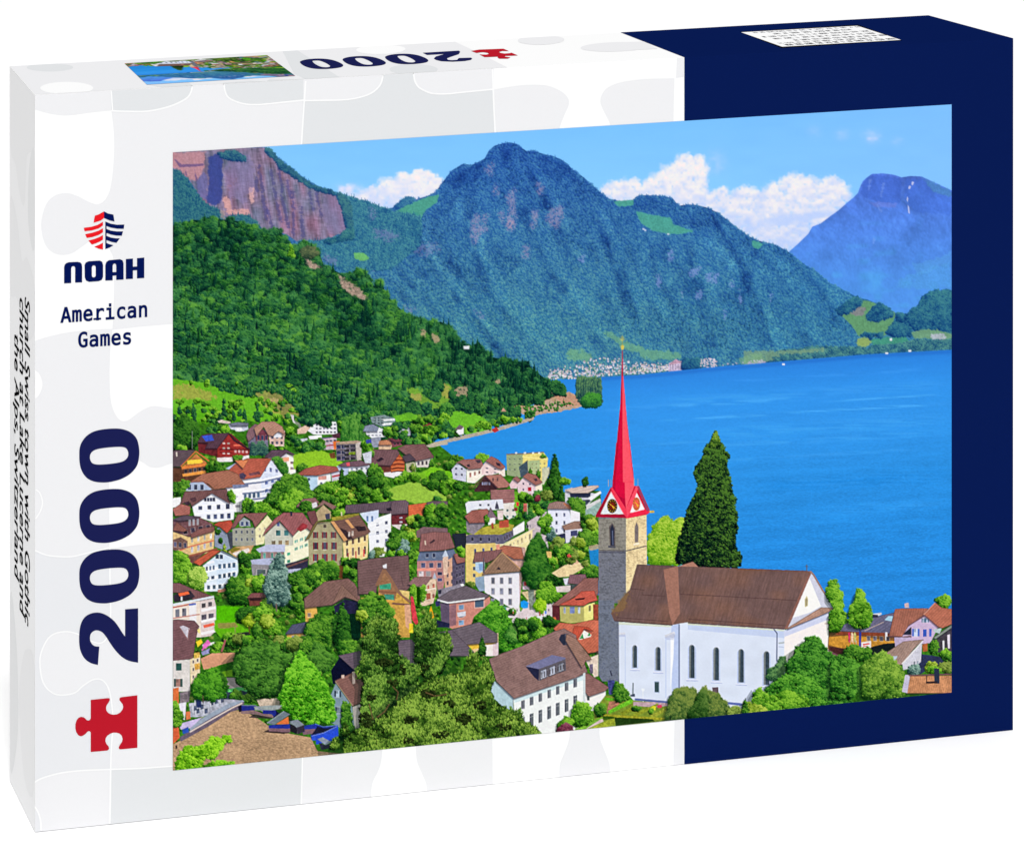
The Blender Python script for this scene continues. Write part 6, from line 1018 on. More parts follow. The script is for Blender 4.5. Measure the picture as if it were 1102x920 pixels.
    foliage([(470, 700), (490, 640), (520, 680), (530, 800), (560, 860), (520, 920), (460, 920)], MD, 2.2)
    # round dark tree and bright tree
    org(180, 640)
    foliage([(490, 560), (500, 470), (560, 410), (640, 370), (740, 350), (860, 380), (960, 370), (1060, 340), (1160, 400), (1230, 470), (1160, 560), (1000, 600), (870, 640), (850, 720), (740, 755), (620, 740), (600, 690), (520, 640)], pal((12, 36, 16), (40, 84, 32), (96, 146, 58)), 3.2, vary=.22); bush(8, 880, 340, 1100, 400, [LT, MD, OL], 24, 44, 2.4)
    foliage([(830, 780), (870, 640), (900, 540), (940, 470), (980, 410), (1040, 480), (1100, 560), (1140, 600), (1180, 720), (1230, 800), (1240, 930), (1100, 950), (950, 920), (860, 840)], pal((14, 54, 10), (60, 136, 26), (134, 198, 62)), 2.6, vary=.36)
    # terrace roof
    org(180, 700)
    P = tc([(42, 690), (100, 660), (300, 560), (480, 440), (540, 440), (640, 480), (760, 560), (900, 610), (1060, 640), (1110, 740), (1300, 760), (1300, 930), (42, 930)]); sl, m = cov(P)
    n = .55*vn(4, 2.2, 401)[sl]+.5*vn(2, 1.6, 402)[sl]+.35*vn(30, 14, 403)[sl]
    comp(sl, m, np.array((176, 146, 116), np.float32)*(1+.2*n[..., None]))
    fill([(90, 640), (270, 520), (480, 400), (560, 370), (570, 385), (540, 430), (470, 450), (300, 560), (100, 670)], (104, 92, 108), .1); fill([(160, 560), (300, 470), (450, 390), (555, 362), (570, 372), (470, 415), (330, 490), (170, 590)], (150, 160, 176), .06); stroke([(165, 600), (330, 505), (480, 420), (555, 385)], (226, 206, 196), 9)
    fill([(85, 540), (260, 490), (170, 570), (100, 580)], (196, 184, 220), .06); fill([(110, 580), (155, 560), (160, 600), (115, 615)], (50, 84, 170), .1); fill([(42, 560), (85, 560), (90, 640), (42, 690)], (206, 100, 66), .1); fill([(135, 450), (170, 445), (172, 500), (140, 510)], (206, 120, 80), .06); foliage([(42, 390), (60, 370), (70, 440), (110, 470), (100, 540), (60, 560), (42, 540)], LT, 2.2); fill([(60, 700), (72, 695), (75, 720), (62, 725)], (50, 40, 44))
    fill([(545, 402), (655, 405), (645, 438), (545, 446)], (40, 50, 128), .1); fill([(522, 408), (548, 398), (552, 450), (530, 452)], (26, 26, 44), .1); fill([(640, 412), (760, 402), (850, 402), (820, 430), (720, 442), (650, 437)], (150, 158, 158), .08); stroke([(548, 402), (650, 402), (700, 436), (800, 436)], (120, 130, 150), 5)
    fill([(600, 492), (640, 468), (790, 482), (770, 502)], (52, 44, 50), .1, al=.85); fill([(545, 444), (645, 438), (705, 462), (775, 470), (790, 496), (660, 470), (545, 462)], (134, 110, 112), .1); fill([(705, 438), (800, 440), (830, 470), (792, 492), (772, 468), (708, 464)], (38, 48, 130), .1); fill([(800, 438), (838, 470), (792, 504), (780, 492), (806, 468)], (26, 28, 60), .1)
    fill([(706, 600), (748, 580), (910, 604), (860, 612)], (46, 38, 44), .1, al=.9); fill([(800, 542), (895, 484), (900, 540)], (214, 116, 68), .08); fill([(738, 532), (862, 446), (908, 468), (786, 548)], (112, 124, 134), .06); stroke([(738, 532), (862, 446)], (170, 180, 186), 4); fill([(750, 548), (908, 540), (908, 576), (750, 572)], (40, 54, 142), .1); fill([(750, 572), (908, 574), (908, 602), (750, 592)], (126, 98, 108), .08)
    fill([(905, 538), (962, 560), (956, 616), (908, 592)], (34, 32, 40), .1); fill([(962, 560), (1006, 544), (1000, 590), (958, 614)], (104, 92, 102), .08); fill([(903, 535), (945, 508), (1007, 544), (963, 562)], (132, 142, 148), .06); fill([(1005, 562), (1100, 540), (1112, 590), (1000, 604)], (44, 64, 164), .1); fill([(1000, 600), (1112, 588), (1112, 606), (1004, 620)], (126, 98, 108), .08)
    org(300, 660)
    fill([(78, 795), (140, 782), (186, 820), (132, 842)], (128, 136, 146), .06); fill([(130, 842), (186, 822), (190, 870), (140, 890)], (60, 54, 66), .1); fill([(188, 828), (272, 814), (292, 832), (270, 852), (190, 856)], (42, 58, 150), .1); fill([(190, 854), (272, 850), (276, 876), (192, 884)], (126, 98, 108), .08)
    fill([(268, 816), (330, 838), (436, 826), (442, 884), (404, 930), (240, 930), (236, 892), (300, 868)], (34, 48, 122), .1); fill([(284, 834), (332, 848), (404, 842), (330, 878), (282, 884), (240, 896)], (30, 32, 52), .12); fill([(240, 906), (330, 882), (432, 832), (442, 900), (400, 935), (245, 935)], (52, 84, 196), .1); stroke([(240, 904), (330, 880), (434, 830)], (120, 140, 214), 5); stroke([(268, 814), (330, 836), (436, 824)], (96, 116, 196), 5)
    org(340, 690)
    fill([(0, 700), (120, 680), (165, 625), (160, 690), (120, 730), (0, 760)], (46, 80, 200), .08); fill([(10, 720), (50, 705), (112, 740), (70, 765)], (140, 150, 166), .06); fill([(20, 745), (70, 765), (110, 750), (110, 785), (40, 800)], (50, 50, 66), .1)
    # ---- pines
    PD = pal((6, 20, 12), (46, 82, 30), (132, 168, 74)); PM = pal((8, 24, 12), (60, 94, 32), (148, 178, 78))
    def pine(q, p=PM, r=2.6):
        foliage(q, pal(p[0]*.7, p[0]*.55+p[1]*.45, p[1]), r, vary=.3, dens=.8, light=.2)
        P = tc(q); ox = rng.random()*500
        for x, y in pts_in(P, 5.2):
            lump = math.sin((x+ox)/19+1.9*math.sin(y/25))*math.sin(y/15+1.5*math.sin((x+ox)/29)); big = math.sin((x+ox)/52+y/70)*math.sin(y/44-.6*math.sin(x/37))
            if lump+.5*big < -.45 and rng.random() < .7: continue
            k = 3.6+3.2*rng.random(); stamp(x, y-3, k*.75, k*1.1, p, .24*lump+.14*big+.34*(rng.random()-.5)+.03, 3)
    org(370, 640, 4.79)
    T1 = [(130, 150), (170, 112), (210, 130), (260, 142), (278, 215), (272, 310), (316, 330), (340, 360), (388, 372), (384, 450), (370, 520), (240, 560), (200, 620), (130, 680), (84, 690), (92, 560), (102, 440), (68, 380), (96, 330), (92, 260), (120, 200)]
    T2 = [(368, 185), (402, 145), (430, 100), (466, 142), (478, 200), (538, 205), (552, 290), (520, 350), (500, 400), (420, 430), (386, 360), (366, 330), (370, 250)]
    M = [(250, 590), (380, 480), (420, 430), (480, 440), (560, 402), (600, 430), (652, 300), (686, 312), (682, 400), (738, 345), (768, 430), (750, 500), (782, 562), (850, 592), (900, 604), (920, 650), (990, 692), (1005, 715), (1005, 800), (0, 870), (0, 760), (60, 700), (190, 640)]
    for T in (T2, T1, M): pine(T, PD if T is not M else PM)
    for x, y, rx, ry in [(205, 345, 44, 20), (620, 640, 44, 26), (110, 640, 34, 40), (430, 505, 40, 26), (700, 565, 34, 22), (340, 640, 36, 20), (500, 720, 40, 20), (250, 450, 30, 18), (140, 520, 26, 20), (820, 680, 40, 18), (330, 745, 30, 16), (540, 560, 30, 16), (420, 370, 26, 16), (300, 380, 16, 30)]:
        foliage(np.stack([x+rx*np.cos(np.linspace(0, 6, 12)), y+ry*np.sin(np.linspace(0, 6, 12))], 1), pal((12, 20, 10), (26, 38, 18), (60, 74, 34)), 1.5, vary=.3, under=False, dens=1.3)
    for tip in [(150, 118), (172, 100), (205, 112), (240, 122), (270, 150), (120, 165), (400, 128), (428, 84), (445, 96), (468, 128), (380, 160), (520, 190), (545, 220), (386, 365), (650, 282), (690, 296), (600, 400), (735, 330), (764, 400), (780, 548), (905, 590), (850, 580), (70, 375), (98, 300)]:
        x, y = tc([tip])[0]
        for k in range(5): stamp(x+rng.normal(0, 2.2), y+k*4.5, 3+k*.5, 6, PD if k < 2 else PM, .15*rng.random(), 3)
    for q in [[(250, 470), (280, 500), (272, 540)], [(170, 630), (210, 600), (235, 560)], [(420, 500), (470, 520), (530, 510)], [(130, 560), (150, 640)]]: stroke(q, (110, 82, 60), 6, .75)
    org(340, 690)
    for q in [[(200, 690), (215, 610), (250, 680)], [(100, 800), (140, 700), (180, 780)]]: pine(q, PM, 2)
    # little trees bottom left
    org(180, 700)
    foliage([(70, 830), (100, 740), (140, 715), (200, 720), (280, 700), (310, 640), (370, 650), (440, 625), (470, 640), (450, 665), (400, 690), (400, 720), (350, 790), (260, 800), (250, 860), (160, 930), (60, 930)], pal((30, 74, 10), (86, 150, 24), (160, 214, 60)), 2.6, vary=.34, under=False); foliage([(270, 850), (340, 820), (400, 815), (490, 830), (460, 880), (280, 880)], pal((30, 74, 10), (80, 144, 24), (150, 206, 60)), 2.4, vary=.3, under=False)
    # photographic bite: local contrast and fine grain
    def box(a, k):
        for ax in (0, 1):
            cs = np.cumsum(np.pad(a.astype(np.float64), [(k+1, k) if i == ax else (0, 0) for i in (0, 1, 2)], mode='edge'), axis=ax); n = 2*k+1
            a = (cs[n:]-cs[:-n])/n if ax == 0 else (cs[:, n:]-cs[:, :-n])/n
        return a
    b = box(box(CAN, 2), 2).astype(np.float32)
    w = np.clip((GY-380+np.clip(400-GX, 0, 150)*.6)/60, 0, 1)[..., None]*.45+.06
    w = w*np.where((GY[..., None] < 300) & (b.mean(2, keepdims=True) > 165), .0, 1.0)
    lum = CAN.mean(2, keepdims=True); sat = np.clip(CAN[..., 2:3]-CAN[..., 1:2]-30, 0, 60)/60
    g = (.5*vn(1.6, 1.6, 501)[:]+.5*vn(3, 2.4, 502)[:])[..., None]
    CAN[:] = np.clip(CAN+w*(CAN-b), 0, 255)*(1+.085*g*np.clip(1.25-lum/215, .12, 1)*(1-.85*sat)*np.clip((GY-200)/60, 0, 1)[..., None])
    m_ = CAN.mean(2, keepdims=True)
    CAN[:] = np.clip(m_+(CAN-m_)*1.06, 0, 255)
    CAN[:] = np.clip(CAN+(CAN-118)*.05*(CAN < 235), 0, 255)
# ---------------------------------------------------------------- the carton
GZ = -0.00015
mm = 0.001
C_ = dict(ftl=(-.45, 0, 268.72), ftr=(393.67, 0, 270.94), fbl=(-.05, 0, .06), fbr=(389.98, 0, -.02),
          btl=(1.53, 71.56, 268.73), btr=(385.88, 70.43, 270.89), bbl=(1.9, 70.29, -3.68), bbr=(387.0, 70.4, -3.75))
C_ = {k: np.array(v)*mm for k, v in C_.items()}
SLOPE = -0.0537         # the table leans very slightly away, as the carton's base does
ground = mesh_obj('ground', [(x, y, GZ+SLOPE*y) for x, y in ((-60, -60), (60, -60), (60, 60), (-60, 60))], [(0, 1, 2, 3)], ink('white_table', (255, 255, 255), .9, .004, (.95, .95, .95)))
ground['kind'] = 'structure'
box = bpy.data.objects.new('puzzle_box', None); COL.objects.link(box)
box.empty_display_size = .05
box['label'] = 'white and navy jigsaw puzzle box showing a lakeside town with a red church spire'
box['category'] = 'puzzle box'
WHITE = ink('white_board', (255, 255, 255))
ks = ['fbl', 'fbr', 'ftr', 'ftl', 'bbl', 'bbr', 'btr', 'btl']
mesh_obj('carton', [C_[k] for k in ks], [(0, 1, 2, 3), (3, 2, 6, 7), (0, 3, 7, 4), (1, 5, 6, 2), (4, 7, 6, 5), (0, 4, 5, 1)], WHITE, box)

# artwork grids: a flat drawing of each face, in drawing units, laid onto the carton
FQ = [(37.5, 102.5), (1090.3, 41.7), (1090, 785), (37.5, 895)]
HF = homography(FQ, [C_[k][[0, 2]] for k in ('ftl', 'ftr', 'fbr', 'fbl')])
TQ = [(10.3, 71.5), (999, 17), (1090.3, 41.7), (37.5, 102.5)]
HT = homography(TQ, [C_[k][[0, 1]] for k in ('btl', 'btr', 'ftr', 'ftl')])
LAY = 0.00003
def on_front(p, lay):
    q = happly(HF, p); return np.c_[q[:, 0], np.full(len(q), -lay*LAY), q[:, 1]]
_tn = np.cross(C_['ftr']-C_['ftl'], (0, 1, 0)); _tn /= np.linalg.norm(_tn)
def on_top(p, lay):
    q = happly(HT, p); z = C_['ftl'][2]-((q[:, 0]-C_['ftl'][0])*_tn[0])/_tn[2]
    return np.c_[q, z]+_tn*lay*LAY
_sn = np.cross(C_['btl']-C_['fbl'], C_['ftl']-C_['fbl']); _sn /= np.linalg.norm(_sn)
if _sn[0] > 0: _sn = -_sn
def on_side(p, lay):
    """p = (share of the depth from the front edge, drawing height along the front edge)"""
    p = np.asarray(p, float).reshape(-1, 2); s = p[:, :1]; t = (p[:, 1:]-102.5)/792.5
    q = (C_['ftl']*(1-t)+C_['fbl']*t)*(1-s)+(C_['btl']*(1-t)+C_['bbl']*t)*s
    return q+_sn*lay*LAY
def U(x0, y0, s, pts):
    a = np.asarray(pts, float).reshape(-1, 2); return np.c_[x0+a[:, 0]/s, y0+a[:, 1]/s]
def smooth(p, closed=True, n=5):
    """Catmull-Rom through the points"""
    p = np.asarray(p, float); N = len(p); out = []
    for i in range(N if closed else N-1):
        g = [p[(i+k) % N] if closed else p[min(N-1, max(0, i+k))] for k in (-1, 0, 1, 2)]
        for t in np.linspace(0, 1, n, endpoint=False):
            out.append(.5*((2*g[1])+(-g[0]+g[2])*t+(2*g[0]-5*g[1]+4*g[2]-g[3])*t*t+(-g[0]+3*g[1]-3*g[2]+g[3])*t**3))
    if not closed: out.append(p[-1])
    return np.array(out)
class Sheet:
    """flat printed shapes on one face, one mesh"""
    def __init__(self, put): self.put = put; self.v = []; self.f = []; self.m = []; self.mats = []
    def mat(self, m):
        if m not in self.mats: self.mats.append(m)
        return self.mats.index(m)
    def poly(self, loops, m, lay=1):
        loops = [np.asarray(l, float) for l in (loops if isinstance(loops, list) and np.ndim(loops[0]) == 2 else [loops])]
        tri = tessellate_polygon([[Vector((x, -y, 0)) for x, y in l] for l in loops])
        self.n = getattr(self, 'n', 0)+1; lay = lay+self.n*.02; allp = np.concatenate(loops); P = self.put(allp, lay); b = len(self.v); self.v.extend(P)
        k = self.mat(m)
        for t in tri: self.f.append([b+i for i in t]); self.m.append(k)
    def line(self, p, w, m, lay=2):
        p = np.asarray(p, float); d = np.gradient(p, axis=0); n = np.c_[-d[:, 1], d[:, 0]]; n /= np.linalg.norm(n, axis=1)[:, None]+1e-9
        self.n = getattr(self, 'n', 0)+1; lay = lay+self.n*.02; a, c = p+n*w/2, p-n*w/2; P = self.put(np.concatenate([a, c]), lay); b = len(self.v); self.v.extend(P); k = self.mat(m); N = len(p)
        for i in range(N-1): self.f.append([b+i, b+i+1, b+N+i+1, b+N+i]); self.m.append(k)
    def build(self, name, parent):
        o = mesh_obj(name, self.v, self.f, self.mats, parent, self.m)
        bm = bmesh.new(); bm.from_mesh(o.data); bmesh.ops.remove_doubles(bm, verts=bm.verts, dist=1e-7); bm.to_mesh(o.data); bm.free()
        return o
LG, MG, MG2 = ink('light_grey_print', (240, 240, 242)), ink('mid_grey_print', (228, 230, 232)), ink('pale_grey_print', (234, 235, 238))
NAVY, NAVY2, REDI = ink('navy_print', (9, 27, 82)), ink('indigo_print', (28, 32, 82)), ink('red_print', (190, 28, 44))
BRED, BNAVY, BLACK = ink('bright_red_print', (236, 30, 38)), ink('deep_navy_print', (6, 22, 84)), ink('black_print', (12, 12, 14))
def topy(x): return 102.5-.05775*(x-37.5)
def boty(x): return 895-.10451*(x-37.5)
def cl(p):
    p = np.array(p, float); p[:, 0] = np.clip(p[:, 0], 37.7, 1090)
    p[:, 1] = np.minimum(np.maximum(p[:, 1], topy(p[:, 0])+.15), boty(p[:, 0])-.15); return p
def sm(p, n=4): return smooth(p, False, n)
# ---- grey jigsaw pattern, front
S1 = Sheet(on_front); c1 = lambda p: U(0, 0, 2.755, p); c2 = lambda p: U(350, 0, 2.755, p); c4 = lambda p: U(0, 290, 2.755, p); c5 = lambda p: U(0, 586, 2.755, p); c6 = lambda p: U(350, 586, 2.755, p); c7 = lambda p: U(700, 586, 2.755, p)
S1.poly(cl(np.r_[c1([(103, 270), (330, 260)]), sm(c1([(330, 328), (270, 334), (200, 343), (150, 338), (103, 325)]))]), LG)
knob = sm(np.r_[c1([(330, 328), (338, 400), (337, 480), (328, 555), (312, 592), (290, 606), (265, 600), (230, 582), (195, 573), (160, 582), (135, 610), (122, 665), (132, 720), (155, 748), (185, 756), (215, 750), (245, 730)]), [(98.6, 258), (106, 257.6), (113.8, 263.6), (119.3, 271.2), (122.5, 283), (122.6, 320), (121, 355)]])
S1.poly(cl(np.r_[knob, [(150, 351.5), (186.5, 348.5), (186.5, 170), (326, 160), (328, 60), (119.8, 60)]]), LG)
l1 = sm(c1([(330, 329), (380, 331), (440, 330), (500, 317), (540, 300), (560, 285), (569, 264), (570, 250)])); l2 = sm(c1([(664, 245), (667, 270), (680, 292), (720, 308), (760, 311), (800, 308), (905, 297)]))
S1.poly(cl(np.r_[l1, c1([(330, 240)])]), MG, 1.5); S1.poly(cl(np.r_[l2, c1([(905, 200), (664, 200)])]), MG, 1.5)
l3 = sm(c2([(-65, 299), (0, 298), (50, 297), (90, 292), (130, 280), (155, 262), (168, 240), (174, 200)])); l4 = sm(c2([(262, 200), (264, 235), (275, 257), (295, 270), (320, 278), (360, 279), (400, 275), (500, 265)]))
S1.poly(cl(np.r_[c2([(-63, 200), (498, 200), (498, 268), (503, 400), (-72, 430)])]), MG)
S1.poly(cl(np.r_[l3, c2([(-65, 180)])]), LG, 1.5); S1.poly(cl(np.r_[l4, c2([(500, 180), (262, 180)])]), LG, 1.5)
S1.poly(cl(np.r_[sm(c2([(501, 266), (560, 256), (610, 252), (660, 255), (700, 272), (720, 292), (722, 312), (712, 335), (697, 372), (690, 400)])), c2([(505, 410)])]), LG); S1.poly(cl(np.r_[sm(c2([(850, 390), (842, 362), (826, 330), (816, 305), (820, 282), (838, 260), (880, 244), (950, 235), (1035, 233)])), c2([(1032, 372)])]), LG)
S1.poly(cl(c2([(1043, 150), (1063, 150), (1063, 228), (1040, 232)])), LG)
# left column
whiteb = [(121, 354), (118.5, 380), (118, 412), (120, 435), (127, 450), (136, 453), (149, 444), (158, 439), (167, 437), (186.5, 440)]
A1 = np.r_[sm([(37.7, 367), (48, 363.5), (72, 358), (98, 355), (121, 354)]), sm(whiteb), sm([(186.5, 498), (180, 499.8), (173, 502.5), (166, 503), (160, 501.5), (153, 497), (143, 493), (130, 496), (121, 502), (117.5, 512), (117.6, 540), (117.6, 590)]), sm([(117.6, 589), (104, 592.5), (91, 595.5), (78, 598.5), (65, 598.7), (50, 597), (37.7, 592)])]
S1.poly(cl(A1), LG)
kb = sm(np.r_[[(118.2, 589)], c5([(326, 100), (328, 200), (322, 262), (302, 290), (270, 285), (230, 264), (190, 257), (150, 270), (126, 308), (118, 350), (128, 408), (155, 438), (185, 445), (222, 438), (248, 416), (280, 398), (308, 404), (326, 440), (335, 520), (330, 600), (328, 665)])])
bl = sm(c5([(328, 665), (250, 668), (190, 674), (150, 683), (120, 693), (103, 703)]))
S1.poly(cl(np.r_[sm([(37.7, 592), (50, 597), (65, 598.7), (78, 598.5), (91, 595.5), (104, 592.5), (117.6, 589)]), kb, bl]), MG2)
S1.poly(cl(np.r_[kb[::-1], [(118.3, 590)], sm([(118.7, 590), (141.6, 587), (165, 585), (187, 584.5)]), c5([(515, 655), (420, 662), (328, 665)])]), LG)
S1.poly(cl(np.r_[bl[::-1], c5([(325, 850), (103, 870)])]), LG); S1.poly(cl(np.r_[sm(c5([(103, 775), (112, 790), (120, 815), (122, 850)])), c5([(103, 870)])]), MG2, 1.5)
S1.poly(cl(np.r_[c5([(328, 665), (420, 662), (515, 655), (895, 600), (893, 800), (325, 860)])]), MG)
S1.poly(cl(np.r_[c5([(897, 600)]), c6([(495, 550), (497, 720)]), c5([(893, 800)])]), LG)
S1.poly(cl(np.r_[sm(c6([(170, 590), (166, 640), (156, 672), (140, 706), (134, 760)])), sm(c6([(303, 760), (299, 710), (288, 680), (272, 640), (268, 590)]))]), WHITE, 1.5)
S1.poly(cl(np.r_[sm(c6([(728, 530), (722, 580), (708, 620), (695, 655), (694, 720)])), sm(c6([(846, 700), (843, 650), (826, 605), (814, 570), (812, 520)]))]), LG, 1.5); S1.poly(cl(c6([(1036, 520), (1062, 515), (1062, 660), (1032, 665)])), LG)
for p, w in [(l1, 1.7), (l2, 1.7), (l3, 1.7), (l4, 1.7), (c1([(330, 262), (334, 330)]), 1.3), (c1([(906, 241), (900, 330), (893, 440)]), 1.7), (c2([(496, 206), (499, 300), (504, 400)]), 1.7), (kb, 1.5), (bl, 1.6), (c5([(328, 665), (420, 662), (515, 655)]), 1.6), (c5([(328, 665), (327, 760), (325, 826)]), 1.7), (c5([(897, 625), (893, 768)]), 1.5), (sm([(37.9, 592), (50, 597), (65, 598.7), (78, 598.5), (91, 595.5), (104, 592.5), (117.6, 589)]), 1.6), (sm(c5([(103, 775), (112, 790), (120, 815), (122, 846)])), 1.6), (sm(c4([(106, 652), (118, 662), (126, 690), (120, 715), (106, 738)])), 1.4)]:
    S1.line(cl(p), w, WHITE, 2.2)
S1.poly(cl(sm(c4([(104, 298), (118, 312), (126, 340), (118, 368), (104, 384)]))), WHITE, 2)
S1.build('jigsaw_pattern', box)
# ---- grey jigsaw pattern, top
S2 = Sheet(on_top)
def ct(p):
    p = np.array(p, float); e = 102.5-.05775*(p[:, 0]-37.5); p[:, 1] = np.minimum(p[:, 1], e-.2); b = 71.5-.05512*(p[:, 0]-10.3); p[:, 1] = np.maximum(p[:, 1], b+.2); return p
def ell(x, y, rx, ry, k=0):
    t = np.linspace(0, 2*math.pi, 40, endpoint=False); return np.c_[x+rx*np.cos(t), y+ry*np.sin(t)+k*rx*np.cos(t)]
S2.poly(ct(np.r_[[(11, 71.6), (300, 50), (490, 44)], c2([(385, 125), (470, 165), (540, 205), (497, 212)]), [(530, 74), (38, 102)]]), LG)
S2.poly(ct(ell(*c1([(148, 201)])[0], 25, 4.3)), MG, 1.5); S2.poly(ct(ell(*c1([(198, 262)])[0], 28.5, 6.6)), WHITE, 1.5)
S2.poly(ct(c1([(330, 282), (330, 276), (440, 265), (480, 266), (440, 253), (560, 246), (572, 264)])), MG, 1.5); S2.poly(ct(c1([(664, 262), (662, 246), (740, 240), (790, 246), (800, 235), (905, 242), (905, 256)])), MG, 1.5)
S2.poly(ct(c1([(838, 153), (882, 150), (905, 165), (1006, 236), (905, 242), (872, 220)])), MG, 1.5); S2.poly(ct(ell(*c2([(262, 207)])[0], 26, 5.6)), MG, 1.5); S2.poly(ct(c2([(174, 232), (180, 222), (262, 216), (264, 226)])), MG, 1.5)
S2.poly(ct(ell(*c2([(165, 148)])[0], 26.5, 5, -.02)), WHITE, 1.5); S2.poly(ct(ell(*c2([(640, 120)])[0], 25, 5, -.02)), LG, 1.5); S2.poly(ct(ell(*c2([(862, 140)])[0], 38, 5, -.03)), LG, 1.5); S2.poly(ct(c2([(850, 128), (945, 124), (985, 146), (900, 150)])), LG, 1.5)
S2.build('jigsaw_pattern', box)
# ---- side pattern
S3 = Sheet(on_side); SG1, SG2, SG3 = ink('side_grey_print', (240, 240, 240), flat=(.89, .89, .895)), ink('side_mid_print', (235, 235, 235), flat=(.85, .85, .855)), ink('side_dark_print', (229, 229, 229), flat=(.805, .81, .815))
S3.poly([(0.002, 102.8), (.998, 102.8), (.998, 894.7), (0.002, 894.7)], SG1, .6)
for q, m in [([(.02, 105), (.98, 104), (.98, 190), (.75, 205), (.6, 230), (.4, 236), (.3, 180), (.02, 160)], SG2), ([(.02, 165), (.22, 190), (.25, 250), (.02, 270)], SG3), ([(.98, 250), (.7, 262), (.5, 300), (.3, 290), (.02, 310), (.02, 360), (.4, 380), (.7, 350), (.98, 350)], SG2), ([(.02, 720), (.3, 715), (.5, 740), (.62, 790), (.4, 860), (.02, 850)], SG2), ([(.98, 690), (.72, 730), (.66, 820), (.98, 880)], SG3), ([(.98, 480), (.8, 520), (.85, 600), (.98, 640)], SG2)]:
    S3.poly(smooth(np.clip(q, [.004, 103], [.996, 894]), True, 4).clip([.004, 103], [.996, 894]), m, 1.2)
S3.build('jigsaw_pattern', box)
# ---- navy wrap (front and top in one fold)
e = 3*LAY
f4 = on_front([(736.4, boty(736.4)), (1090, 785), (1090.3, 41.7), (736.4, topy(736.4))], 3)
t2 = on_top([(736.4, topy(736.4)), (1090.3, 41.7), (999, 17), (667.8, 35.4)], 3)
V = [f4[0], f4[1], (f4[2]+t2[1])/2+np.array((0, -e/2, e/2)), (f4[3]+t2[0])/2+np.array((0, -e/2, e/2)), t2[2], t2[3]]
mesh_obj('navy_wrap', V, [(0, 1, 2, 3), (3, 2, 4, 5)], NAVY, box)
# ---- lettering and emblems
S4 = Sheet(on_front); g = lambda p: U(55, 220, 9.18, p)
for p in [[(432, 112), (470, 100), (522, 70), (522, 135), (490, 160), (420, 182), (424, 150)], [(322, 232), (400, 222), (460, 203), (512, 172), (512, 208), (470, 238), (400, 258), (330, 266)], [(336, 295), (410, 280), (470, 260), (512, 236), (512, 276), (470, 302), (410, 322), (352, 332)], [(368, 358), (430, 342), (480, 322), (512, 303), (512, 348), (480, 368), (440, 385), (402, 397)], [(426, 418), (470, 402), (512, 378), (512, 446), (470, 438)]]: S4.poly(g(p), BRED, 4)
for p in [[(522, 70), (560, 90), (615, 102), (626, 170), (575, 158), (522, 135)], [(535, 170), (590, 192), (650, 202), (723, 200), (717, 242), (650, 240), (590, 230), (547, 214), (547, 243), (590, 260), (650, 268), (710, 267), (698, 310), (640, 308), (590, 298), (547, 283), (547, 311), (590, 328), (640, 336), (678, 336), (645, 380), (600, 372), (547, 353), (547, 381), (570, 392), (615, 404), (580, 425), (535, 442)]]: S4.poly(g(p), BNAVY, 4)
S4.build('ship_emblem', box)
S5 = Sheet(on_front)
S5.poly(g([(128, 780), (128, 620), (135, 595), (150, 580), (175, 572), (260, 568), (290, 575), (303, 592), (306, 620), (306, 770), (237, 772), (237, 625), (230, 612), (215, 610), (202, 618), (198, 632), (198, 777)]), BNAVY, 4)
S5.poly([g([(330, 600), (342, 575), (370, 562), (480, 555), (505, 568), (513, 600), (513, 715), (500, 745), (470, 758), (375, 765), (345, 752), (332, 720)]), g([(402, 618), (410, 605), (425, 602), (438, 610), (440, 625), (440, 705), (432, 718), (418, 722), (405, 715), (402, 700)])], BNAVY, 4)
S5.poly([g([(535, 752), (535, 600), (545, 570), (570, 552), (680, 542), (705, 552), (715, 580), (716, 742), (643, 746), (643, 702), (608, 704), (608, 750)]), g([(608, 605), (615, 588), (628, 583), (640, 592), (643, 608), (643, 668), (608, 670)])], BNAVY, 4)
S5.poly(g([(738, 738), (738, 540), (808, 535), (808, 616), (848, 613), (848, 532), (920, 525), (920, 727), (848, 731), (848, 650), (808, 652), (808, 735)]), BNAVY, 4)
S5.build('brand_lettering', box)
